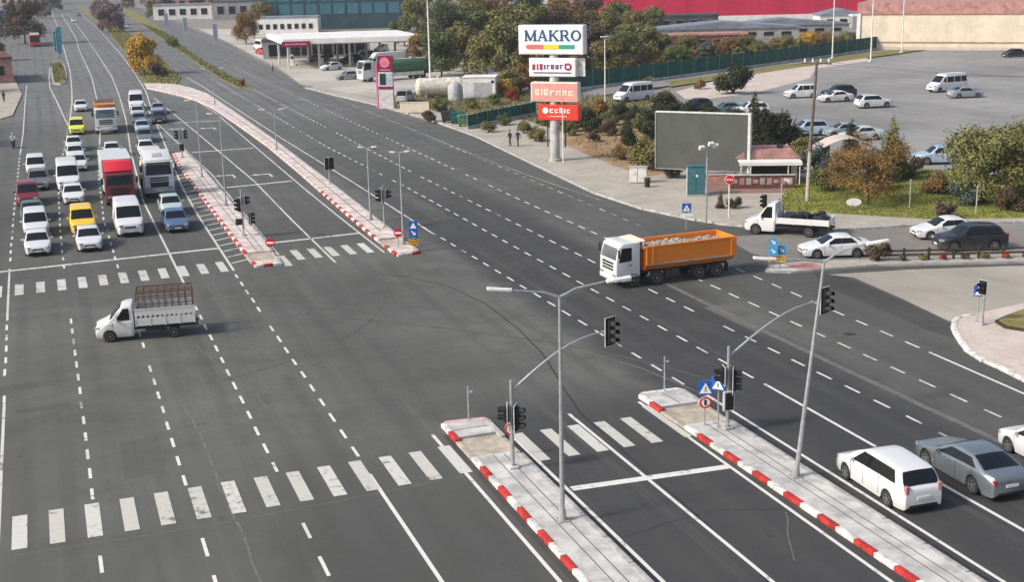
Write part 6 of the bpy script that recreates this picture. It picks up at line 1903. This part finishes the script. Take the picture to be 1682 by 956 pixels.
# between the road, the pylon, the billboard and the lot
plant('bush_b', (57.65,136.43,0.12), 3.3, 'dark', 'dark round bush right of the advertising pylon')
plant('bush_a', (49.62,131.76,0.12), 1.8, 'olive', 'low olive bush just left of the pylon column')
plant('bush_a', (51.91,109.16,0.12), 3.3, 'olive', 'olive yellow bush at the left side of the billboard')
plant('cone_b', (57.10,124.52,0.12), 3.4, 'dark', 'dark conifer bush behind the olive yellow bush')
plant('bush_a', (62.49,140.56,0.12), 1.9, 'green', 'green bush on the bank between pylon and parked minibus')
plant('bush_a', (66.68,142.81,0.12), 2.0, 'dark', 'dark green hedge bush below the parked minibus')
plant('bush_b', (72.04,145.32,0.12), 3.6, 'dark', 'dark bush in front of the parked minibus')
plant('bush_a', (76.46,142.76,0.12), 1.8, 'dark', 'dark bush just above the top edge of the billboard')
plant('bush_s', (84.44,177.26,0.12), 2.2, 'yellowgreen', 'small bright green bush at the foot of the green fence')
plant('bush_b', (91.40,163.76,0.12), 5.0, 'dark', 'large dark bush at the left end of the parking lot')
plant('bush_a', (90.69,172.26,0.12), 1.6, 'orange', 'low orange bush left of the large dark bush')
plant('cone_a', (65.53,113.15,0.12), 6.4, 'dark', 'tall dark conifer right behind the billboard')
plant('bush_b', (69.25,113.98,0.12), 4.6, 'dark', 'broad dark bush right of the tall conifer behind the billboard')
plant('bush_b', (67.50,107.63,0.12), 2.5, 'olive', 'olive brown bush behind the kiosk')
plant('bush_a', (64.87,100.86,0.12), 2.7, 'greyteal', 'grey green bush right of the kiosk')
plant('cone_b', (74.24,109.41,0.12), 3.4, 'dark', 'dark bush in front of the parked pale sedan')
plant('bush_b', (60.23,92.63,0.12), 2.2, 'green', 'green bush at the foot of the utility pole')
plant('sparse_a', (59.79,85.52,0.12), 5.2, 'orange', 'sparse orange autumn tree on the lawn')
plant('sparse_b', (60.82,90.41,0.12), 4.0, 'rust', 'smaller rusty autumn tree left of the orange one')
plant('cone_b', (67.79,93.85,0.12), 5.6, 'olive', 'pointed olive brown tree behind the orange autumn tree')
plant('willow', (68.31,82.44,0.12), 6.2, 'yellowgreen', 'big yellow green willow at the right of the lawn')
plant('willow', (73.85,83.86,0.12), 5.8, 'olive', 'olive willow cut off by the right edge')
plant('bush_s', (61.68,78.62,0.12), 1.6, 'brown', 'small dark shrub at the front edge of the lawn')
plant('bush_a', (67.50,87.05,0.12), 2.0, 'rust', 'rusty brown bush in the middle of the lawn')
plant('bush_a', (66.75,82.35,0.12), 2.2, 'greyteal', 'grey green bush under the willow')
plant('cone_a', (48.87,89.22,0.12), 1.5, 'brown', 'small brown conifer beside the stop sign')
plant('bush_s', (49.83,88.74,0.12), 1.1, 'dark', 'clipped dark bush beside the stop sign post')
plant('bush_a', (52.01,103.74,0.12), 1.5, 'dark', 'dark low bush beneath the billboard')
plant('cone_b', (66.52,112.62,0.12), 5.0, 'dark', 'dark conifer between the tall one and the broad bush behind the billboard')
plant('bush_a', (52.27,115.69,0.12), 1.6, 'rust', 'rusty low bush on the soil bank')
plant('bush_b', (68.06,140.67,0.12), 2.6, 'dark', 'dark bush left above the billboard')
plant('bush_a', (64.83,149.51,0.12), 2.4, 'orange', 'orange bush beside the thin pinkish mast')
plant('bush_b', (59.06,142.51,0.12), 2.6, 'dark', 'dark bush close behind the pylon boards')
plant('bush_a', (58.51,132.43,0.12), 1.8, 'brown', 'brown bush at the top of the soil bank')
plant('bush_b', (69.53,94.73,0.12), 2.2, 'olive', 'olive bush beside the parked pale blue off-roader')
plant('bush_a', (67.76,79.07,0.12), 2.0, 'brown', 'dark brown bush under the willow at the right edge')
plant('bush_a', (64.53,91.11,0.12), 2.2, 'rust', 'rusty bush right behind the orange autumn tree')
plant('bush_a', (63.09,95.21,0.12), 2.0, 'olive', 'olive bush in front of the arched shelter')
plant('bush_a', (54.66,134.56,0.12), 1.5, 'yellowgreen', 'light green bush at the foot of the pylon')
plant('bush_b', (55.60,144.47,0.12), 2.2, 'olive', 'olive bush behind the pylon column')
plant('bush_a', (51.46,146.82,0.12), 1.5, 'green', 'green bush inside the short green fence')
plant('bush_b', (60.21,152.20,0.12), 2.4, 'dark', 'dark bush half hidden by the lower pylon boards')
SHR = [((55.11,128.76,0.12), 1.3, 'brown', 'small brown shrub low on the soil bank near the pylon'), ((65.59,144.81,0.12), 2.4, 'dark', 'dark shrub below the parked minibus, left one'), ((60.63,125.73,0.12), 2.6, 'dark', 'dark shrub behind the left edge of the billboard'),
       ((62.97,134.05,0.12), 2.2, 'green', 'green shrub between the dark ones left of the billboard'), ((73.66,142.95,0.12), 2.2, 'dark', 'dark shrub peeking over the billboard, left one'), ((75.03,133.44,0.12), 2.4, 'dark', 'dark shrub peeking over the billboard, right one'),
       ((56.34,137.76,0.12), 1.7, 'rust', 'rusty shrub right behind the pylon column'), ((68.75,106.97,0.12), 2.6, 'dark', 'dark shrub behind the utility pole'), ((62.96,101.85,0.12), 2.2, 'dark', 'dark shrub at the right end of the kiosk'), ((71.81,96.13,0.12), 1.8, 'brown', 'brown shrub at the back edge of the lawn')]
for g_, h_, lf, lb in SHR:
    plant('bush_a' if len(lb) % 2 else 'bush_b', g_, h_, lf, lb)
plant('bush_s', (49.2, 69.1, .15), 1.5, 'brown', 'bare grey brown bush at the end of the wooden fence')
for i in range(7):
    plant('bush_s', (50.6 + i * 1.25, 68.35 - i * .43, .15), .55, ('brown', 'olive', 'red')[i % 3], ('low brown shrub, ', 'low olive shrub, ', 'low reddish shrub, ')[i % 3] + ('first', 'second', 'third', 'fourth', 'fifth', 'sixth', 'seventh')[i] + ' of the row along the wooden fence', 'low shrubs along the wooden fence')
# by the station and the fence
plant('bush_a', (48.82,165.17,0.1), 2.0, 'green', 'green bush between the price totem and the waste containers')
plant('bush_b', (44.29,154.46,0.1), 1.7, 'brown', 'brown bush right of the low pale sign board')
plant('bush_a', (53.42,165.67,0.1), 1.6, 'yellowgreen', 'light green bush below the white container cabin')
plant('bush_b', (57.48,168.27,0.1), 1.8, 'green', 'green bush right of the white container cabin')
plant('bush_b', (62.79,177.80,0.1), 3.0, 'yellow', 'bright yellow bush right of the container cabin')
plant('bush_a', (61.46,172.05,0.1), 1.8, 'red', 'red leaved bush under the bright yellow bush')
plant('bush_a', (50.89,139.00,0.12), 1.6, 'olive', 'olive bush beside the two pedestrians')
plant('bush_s', (47.58,141.45,0.12), 1.6, 'olive', 'narrow olive shrub at the end of the short green fence')
# far road
plant('broad_b', (18.0, 250, .1), 8.6, 'yellow', 'golden yellow tree on the grassy strip between the far carriageways', rz=1)
plant('bush_b', (19.8, 243, .1), 3.2, 'brown', 'dark brown bush at the foot of the golden tree')
plant('bush_s', (31.2, 330, .1), 3.2, 'green', 'small green tree on the far grassy verge')
plant('bush_s', (30.7, 216, .1), 1.4, 'rust', 'small brown bush at the near tip of the far verge')
plant('broad_a', (-2.6, 372, 0), 13, 'brown', 'large brown tree at the top left above the red bus')
plant('broad_c', (21.5, 420, 0), 10, 'mauve', 'pinkish brown bare tree beside the far left carriageway')
plant('broad_b', (23.2, 470, 0), 10, 'mauve', 'second pinkish brown tree farther up the grassy strip')
G_ = 'tree belt behind the green fence'
BELT = [(64.4, 215.9, 9, 'green', 725), (70.3, 221.8, 10, 'olive', 762), (70.0, 208.2, 9, 'olive', 800), (73.3, 206.0, 11, 'yellowgreen', 838), (76.9, 203.6, 10, 'rust', 880), (77.1, 194.7, 9, 'orange', 915), (86.3, 205.4, 10, 'brown', 960), (84.5, 193.6, 8, 'olive', 990), (93.6, 206.1, 8, 'green', 1022), (99.1, 211.1, 9, 'yellowgreen', 1050), (104.5, 213.5, 7, 'olive', 1085), (101.8, 203.3, 5, 'green', 1105), (110.9, 215.5, 6, 'olive', 1130), (111.1, 208.9, 5, 'greyteal', 1160), (120.7, 218.7, 5, 'rust', 1195), (126.3, 221.8, 5, 'olive', 1225), (125.7, 215.1, 4, 'olive', 1250), (135.4, 222.6, 4.5, 'yellowgreen', 1290), (142.9, 226.9, 4.5, 'yellow', 1325), (66.7, 233.4, 8, 'orange', 700), (78.6, 254.7, 11, 'dark', 745), (84.3, 256.4, 11, 'green', 785), (88.0, 253.7, 12, 'olive', 820), (93.2, 253.8, 12, 'yellowgreen', 860), (99.1, 253.5, 11, 'brown', 905), (106.5, 256.5, 11, 'rust', 950), (113.1, 255.8, 10, 'olive', 1000), (120.9, 258.9, 9, 'olive', 1045), (137.9, 287.0, 9, 'olive', 1070), (135.6, 301.2, 10, 'olive', 1015), (129.6, 306.3, 11, 'brown', 965), (126.4, 318.8, 11, 'orange', 915), (117.3, 316.7, 12, 'dark', 865), (113.7, 329.8, 11, 'rust', 815), (105.2, 327.0, 12, 'olive', 770), (98.4, 326.2, 11, 'green', 730), (96.4, 344.8, 11, 'olive', 685), (187.0, 257.5, 7, 'olive', 1480), (180.4, 251.7, 5, 'brown', 1465)]
LW = {'green': 'mid green', 'olive': 'olive', 'rust': 'rusty brown', 'orange': 'orange', 'brown': 'dull brown', 'yellowgreen': 'light green', 'greyteal': 'grey green', 'dark': 'dark green', 'yellow': 'yellow'}
ORD = ('leftmost', 'second', 'third', 'fourth', 'fifth', 'sixth', 'seventh', 'eighth', 'ninth', 'tenth', 'eleventh', 'twelfth', 'thirteenth', 'fourteenth', 'fifteenth')
def nth(rows, r):
    k = sorted((q[4], q[1]) for q in rows if q[3] == r[3]).index((r[4], r[1]))
    return ORD[min(k, 14)]
for i, (x, y, H, lf, fx) in enumerate(BELT):
    plant(('broad_a', 'broad_b', 'broad_c')[i % 3], (x, y, 0), H, lf, (LW[lf] + ' tree, ' + nth([q for q in BELT if q[4] < 1150], BELT[i]) + ' of its colour from the left in the belt behind the fence' if fx < 1150 else LW[lf] + ' small tree, ' + nth([q for q in BELT if q[4] >= 1150], BELT[i]) + ' of its colour before the red hall'), G_ if fx < 1150 else 'small trees before the red hall')
BC = {}
for i in range(34):
    f = (i + .5) / 34
    q, _ = interp([(64.67,175.84),(78.84,190.08),(100.29,201.51),(134.77,219.30)], f * 112)
    c_ = ('olive', 'rust', 'green', 'dark', 'yellowgreen', 'orange')[i * 5 % 6]
    BC[c_] = BC.get(c_, -1) + 1
    plant('bush_a' if i % 2 else 'bush_b', (q.x - .8 + rt.uniform(-1, 1), q.y + 3.5 + rt.uniform(-1, 2.5), 0), rt.uniform(2.6, 4.4), c_, LW[c_] + ' bush, ' + ORD[min(14, BC.setdefault(c_, 0))] + ' of its colour from the left just behind the green fence', 'undergrowth behind the green fence')
G2 = 'scattered trees along the far skyline'
FAR = [(42.8, 513.4, 8, 'green', 255), (51.6, 559.9, 9, 'mauve', 275), (64.0, 562.0, 9, 'brown', 325), (69.8, 540.2, 10, 'rust', 360), (48.8, 330.8, 9, 'orange', 405), (62.4, 393.4, 10, 'olive', 428), (74.3, 513.8, 10, 'brown', 395), (88.3, 535.1, 10, 'olive', 440), (41.5, 640.4, 9, 'mauve', 210), (24.7, 545.0, 8, 'mauve', 165), (-7.7, 455.6, 9, 'brown', 15), (3.4, 553.3, 9, 'mauve', 70), (9.5, 639.7, 9, 'greyteal', 90), (-9.0, 307.9, 7, 'rust', -10), (104.6, 398.2, 10, 'olive', 650), (80.2, 297.9, 8, 'green', 665), (178.1, 975.2, 10.5842, 'rust', 476), (115.4, 1199.3, 11.1976, 'olive', 280), (259.7, 453.2, 9.88771, 'greyteal', 1232), (152.3, 585.7, 12.3075, 'olive', 642), (100.4, 595.7, 12.3157, 'olive', 447), (341.9, 596.9, 10.2394, 'green', 1232), (252.7, 403.4, 12.3941, 'olive', 1322), (72.2, 771.7, 11.6868, 'greyteal', 276), (164.8, 865.8, 10.12, 'greyteal', 493), (390.4, 646.1, 10.1678, 'green', 1286), (266.9, 418.0, 11.0335, 'mauve', 1342), (222.6, 737.5, 10.8055, 'rust', 727), (134.1, 596.3, 9.17295, 'brown', 568), (163.2, 498.6, 11.0755, 'green', 779), (229.9, 689.3, 12.9891, 'rust', 791), (53.5, 657.4, 11.5401, 'mauve', 249), (163.2, 787.6, 11.9878, 'olive', 530), (299.4, 668.7, 10.2941, 'brown', 1010), (304.8, 607.1, 11.3288, 'rust', 1108), (71.4, 628.1, 10.1637, 'brown', 323), (51.4, 753.0, 12.5837, 'olive', 217), (226.9, 434.3, 9.07275, 'olive', 1144), (206.1, 874.0, 11.6077, 'greyteal', 591), (335.1, 696.5, 11.4709, 'mauve', 1071), (181.3, 835.4, 11.3952, 'rust', 551), (234.2, 967.6, 9.17919, 'rust', 603), (151.8, 576.9, 12.9887, 'greyteal', 649), (61.7, 623.0, 10.6958, 'rust', 290), (123.7, 1127.4, 11.9485, 'greyteal', 312), (319.8, 668.0, 9.16357, 'mauve', 1066), (265.1, 645.7, 9.1423, 'greyteal', 940), (119.4, 550.1, 11.6064, 'rust', 552), (246.6, 729.7, 10.6425, 'brown', 800), (133.5, 776.5, 11.5897, 'mauve', 453), (299.1, 500.9, 9.1266, 'olive', 1273), (139.0, 720.6, 12.0893, 'mauve', 499), (367.6, 585.6, 9.20509, 'olive', 1325), (187.8, 471.7, 10.6118, 'green', 917), (225.5, 488.2, 11.9789, 'mauve', 1036), (193.0, 694.4, 12.7197, 'greyteal', 679), (262.3, 401.7, 10.3464, 'green', 1365), (172.5, 517.6, 10.2601, 'mauve', 791), (208.9, 561.2, 11.7438, 'olive', 867), (181.2, 735.4, 10.9856, 'olive', 613), (302.6, 429.6, 9.17818, 'greyteal', 1448), (71.9, 615.5, 11.6688, 'brown', 331)]
for i, (x, y, H, lf, fx) in enumerate(FAR):
    plant(('broad_c', 'broad_a', 'broad_b')[i % 3], (x, y, 0), H, lf, LW.get(lf, 'pinkish') + ' tree, ' + nth(FAR, FAR[i]) + ' of its colour from the left along the far top edge', G2)
# trees beyond the left edge of the view, whose shade reaches the left lanes
for i, (x, y, H) in enumerate(((-17, 160, 10), (-19, 172, 11), (-18, 228, 12), (-20, 262, 12), (-18, 136, 9), (-19, 112, 9))):
    plant(('broad_a', 'broad_b', 'broad_c')[i % 3], (x, y, 0), H, 'brown', ORD[i].replace('leftmost', 'first') + ' brown tree of the row beyond the left edge', 'row of trees beyond the left edge')
# loose weeds on the bank and verges
vv, ff = [], []
rw = random.Random(5)
def weeds(poly, n, s, z):
    xs_, ys_ = [q[0] for q in poly], [q[1] for q in poly]
    k = 0
    while k < n:
        x, y = rw.uniform(min(xs_), max(xs_)), rw.uniform(min(ys_), max(ys_))
        ins = False
        j = len(poly) - 1
        for i in range(len(poly)):
            if (poly[i][1] > y) != (poly[j][1] > y) and x < (poly[j][0] - poly[i][0]) * (y - poly[i][1]) / (poly[j][1] - poly[i][1]) + poly[i][0]:
                ins = not ins
            j = i
        if not ins:
            continue
        k += 1
        for b in range(3):
            a = rw.random() * 6.28
            h = s * rw.uniform(.5, 1.4)
            o = len(vv)
            vv.extend([(x - math.cos(a) * .05, y - math.sin(a) * .05, z), (x + math.cos(a) * .05, y + math.sin(a) * .05, z), (x + rw.uniform(-.3, .3) * h, y + rw.uniform(-.3, .3) * h, z + h)])
            ff.append((o, o + 1, o + 2))
weeds([(51.78,86.91),(56.50,82.69),(60.56,78.62),(69.92,74.82),(82.11,85.46),(78.07,91.02),(73.63,98.59),(68.64,98.86),(59.88,96.81),(55.85,91.62)], 14000, .10, .126)
me = bpy.data.meshes.new('lawn_grass'); me.from_pydata(vv, [], ff)
tag(obj('lawn_grass', me, MAT['leaf_lawn']), 'short olive grass growing on the lawn', 'grass', kind='stuff')
vv, ff = [], []
weeds([(47.60,167.27),(55.23,150.76),(54.95,134.38),(60.44,147.76),(68.37,140.48),(76.56,148.61),(80.96,164.49),(71.63,175.02),(66.31,183.39),(54.41,190.83),(47.28,185.15),(44.39,170.80)], 5000, .35, .122)
weeds([(60.99,148.12),(67.10,151.86),(64.74,133.02),(54.74,111.77),(50.85,106.94),(51.32,116.17),(52.55,128.53)], 700, .25, .124)
weeds([(16.6, 232), (21.1, 227), (23.5, 240), (24.6, 300), (26.5, 450), (21.4, 455), (19.4, 320), (17.6, 265)], 3500, .35, .13)
weeds([(29.8, 213), (31.4, 212), (31.6, 231), (31.8, 270), (33.3, 335), (36, 400), (34.5, 480), (31.5, 337), (30.1, 270), (29.6, 231)], 2200, .4, .13)
weeds([(2.3, 240), (2.3, 290), (4.6, 290), (4.4, 244)], 500, .35, .2)
me = bpy.data.meshes.new('dry_weeds'); me.from_pydata(vv, [], ff)
tag(obj('dry_weeds', me, MAT['leaf_yellowgreen']), 'dry yellow green weeds on the banks and verges', 'grass', kind='stuff')

# ---------------------------------------------------------------- people
def person(label, loc, rz, top, legs, pose='walk', zb=.12, H=1.7):
    """one continuous figure grown with a Skin modifier"""
    s = H / 1.7
    st_ = .16 if pose == 'walk' else .05
    if pose == 'ride':
        J = {'pel': (0, 0, .95), 'che': (.08, 0, 1.28), 'nek': (.12, 0, 1.45), 'hed': (.16, 0, 1.62), 'kL': (.34, .16, .82), 'fL': (.22, .16, .38), 'tL': (.36, .16, .34), 'kR': (.34, -.16, .82), 'fR': (.22, -.16, .38), 'tR': (.36, -.16, .34),
             'sL': (.1, .2, 1.38), 'eL': (.3, .26, 1.15), 'hL': (.52, .24, 1.1), 'sR': (.1, -.2, 1.38), 'eR': (.3, -.26, 1.15), 'hR': (.52, -.24, 1.1)}
    else:
        J = {'pel': (0, 0, .92), 'che': (.02, 0, 1.25), 'nek': (.03, 0, 1.44), 'hed': (.05, 0, 1.60), 'kL': (st_, .09, .50), 'fL': (st_ * .9, .09, .08), 'tL': (st_ * .9 + .17, .10, .04), 'kR': (-st_ * .4, -.09, .50), 'fR': (-st_ * 1.6, -.09, .09), 'tR': (-st_ * 1.6 + .16, -.10, .04),
             'sL': (0, .19, 1.38), 'eL': (-st_ * .5, .24, 1.10), 'hL': (-st_ * .2, .25, .84), 'sR': (0, -.19, 1.38), 'eR': (st_ * .3, -.24, 1.10), 'hR': (st_ * 1.0, -.25, .86)}
    rad = {'pel': (.14, .11), 'che': (.15, .11), 'nek': (.06, .06), 'hed': (.095, .11), 'kL': (.065, .065), 'kR': (.065, .065), 'fL': (.045, .045), 'fR': (.045, .045), 'tL': (.04, .03), 'tR': (.04, .03), 'sL': (.06, .06), 'sR': (.06, .06), 'eL': (.045, .045), 'eR': (.045, .045), 'hL': (.035, .04), 'hR': (.035, .04)}
    names = list(J)
    E_ = [('pel', 'che'), ('che', 'nek'), ('nek', 'hed'), ('pel', 'kL'), ('kL', 'fL'), ('fL', 'tL'), ('pel', 'kR'), ('kR', 'fR'), ('fR', 'tR'), ('che', 'sL'), ('sL', 'eL'), ('eL', 'hL'), ('che', 'sR'), ('sR', 'eR'), ('eR', 'hR')]
    me = bpy.data.meshes.new('body')
    me.from_pydata([tuple(c * s for c in J[n]) for n in names], [(names.index(a), names.index(b)) for a, b in E_], [])
    o = bpy.data.objects.new('tmp', me)
    COL.objects.link(o)
    md = o.modifiers.new('skin', 'SKIN')
    for i, n in enumerate(names):
        me.skin_vertices[0].data[i].radius = (rad[n][0] * s, rad[n][1] * s)
        me.skin_vertices[0].data[i].use_root = n == 'pel'
    o.modifiers.new('sub', 'SUBSURF').levels = 1
    dg = bpy.context.evaluated_depsgraph_get()
    m2 = bpy.data.meshes.new_from_object(o.evaluated_get(dg))
    bpy.data.objects.remove(o)
    m2.name = 'body'
    for p_ in m2.polygons:
        c_ = p_.center
        z = c_.z / s
        p_.use_smooth = True
    t = thing('person', label, 'person', (loc[0], loc[1], zb), rz)
    m2.materials.clear()
    obj('body', m2, [MAT['skin'], MAT[top], MAT[legs]], t)
    for p_ in m2.polygons:
        z = p_.center.z / s
        p_.material_index = 0 if z > 1.44 + (.04 if pose == 'ride' else 0) else (1 if z > .9 else 2)
    hd_ = J['hed']
    h_ = MB().lathe([(.10 * s, -.02), (.115 * s, .03), (.10 * s, .09), (.05 * s, .13), (.01, .14)], 12, org=(hd_[0] * s - .02, 0, hd_[2] * s + .02))
    obj('hair' if pose != 'ride' else 'helmet', h_.mesh('hair'), MAT['hair_dark' if pose != 'ride' else 'cloth_white'], t)
    return t
person('pedestrian in dark clothes walking left of the pylon, nearer the road', (45.91,129.57,0.12), R(200), 'cloth_dark', 'cloth_blue')
person('pedestrian in black walking beside the pylon, right one of the pair', (46.65,129.17,0.12), R(215), 'cloth_dark', 'cloth_dark', H=1.75)
person('person in dark coat standing on the pavement at the left edge', (-5.34,209.38,0.13), R(-60), 'cloth_dark', 'cloth_dark', 'stand', .13)
person('station attendant in pale clothes standing on the forecourt', (40.14,242.21,0), R(-60), 'cloth_white', 'cloth_dark', 'stand', .03)
mt_ = (-3.52,155.71,0)
person('rider in pale jacket and helmet on the motorcycle at the left edge', mt_, R(-95), 'cloth_white', 'cloth_dark', 'ride', 0)
mc = thing('motorcycle', 'small motorcycle under the rider in the left lane', 'motorcycle', (mt_[0], mt_[1], 0), R(-95))
obj('frame', MB().box((.05, 0, .6), (.8, .2, .28), bev=.06, seg=2).tube([(.45, 0, .95), (.62, 0, .33)], .04, 6).mesh('frame'), MAT['chassis'], mc)
obj('seat', MB().box((-.15, 0, .80), (.7, .26, .12), bev=.04, seg=2).mesh('seat'), MAT['rubber'], mc)
obj('fuel_tank', MB().box((.25, 0, .84), (.4, .26, .2), bev=.07, seg=2).mesh('fuel_tank'), MAT['paint_dark'], mc)
obj('handlebar', MB().tube([(.42, -.32, 1.06), (.48, 0, 1.0), (.42, .32, 1.06)], .02, 6).mesh('handlebar'), MAT['chassis'], mc)
obj('headlight', MB().lathe([(.09, -.05), (.1, .05), (.03, .09)], 12, 'X', org=(.56, 0, .92)).mesh('headlight'), MAT['lamp_clear'], mc)
for x in (.66, -.6):
    w_ = obj('wheel', wheel_meshes(.31, .12)[0], MAT['rubber'], mc, (x, 0, .31))
    obj('rim', wheel_meshes(.31, .12)[1], MAT['rim'], w_)
# flag banners on the far oval island
for i, (x, y) in enumerate(((4.0, 292), (3.6, 300), (4.2, 312), (4.8, 325))):
    s = sign(('teal banner flag nearest on the far oval island', 'second teal banner flag on the far oval island', 'third teal banner flag up the far left road', 'farthest teal banner flag up the far left road')[i], (x, y), .15, 'flag', 'banner_flag', 'teal banner flags on the far left')
    post(s, 6.0, .06)
    obj('banner', MB().grid([[(.06 + .9 * a, .05 * math.sin(a * 5), 1.8 + 4.1 * b) for a in (0, .33, .66, 1)] for b in (0, .5, 1)]).mesh('banner'), MAT['flag_teal'], s)
for i, g in enumerate(((40.75,328.90,0), (38.74,376.43,0), (37.35,415.65,0))):
    s = sign(('blue grey banner flag nearest on the far right roadside', 'middle blue grey banner flag on the far right roadside', 'farthest blue grey banner flag on the far right roadside')[i], g, .05, 'flag', 'banner_flag', 'banner flags on the far right roadside')
    post(s, 6.0, .06)
    obj('banner', MB().grid([[(.06 + 1.0 * a, .05 * math.sin(a * 5), 1.6 + 3.6 * b) for a in (0, .33, .66, 1)] for b in (0, .5, 1)]).mesh('banner'), MAT['paint_lilac'], s)

# ---------------------------------------------------------------- thin haze over the whole place
hz_m = bpy.data.materials.new('haze_air')
hz_m.use_nodes = True
nt = hz_m.node_tree
for n in list(nt.nodes):
    if n.type == 'BSDF_PRINCIPLED':
        nt.nodes.remove(n)
pv = nt.nodes.new('ShaderNodeVolumePrincipled')
pv.inputs['Color'].default_value = (.86, .90, .95, 1)
pv.inputs['Density'].default_value = .0002
pv.inputs['Anisotropy'].default_value = .2
nt.links.new(pv.outputs[0], nt.nodes['Material Output'].inputs['Volume'])
tag(obj('haze', MB().box((200, 700, 10.5), (1500, 1700, 25)).mesh('haze', 0), hz_m), 'pale thin haze over the whole junction', 'haze', kind='stuff')
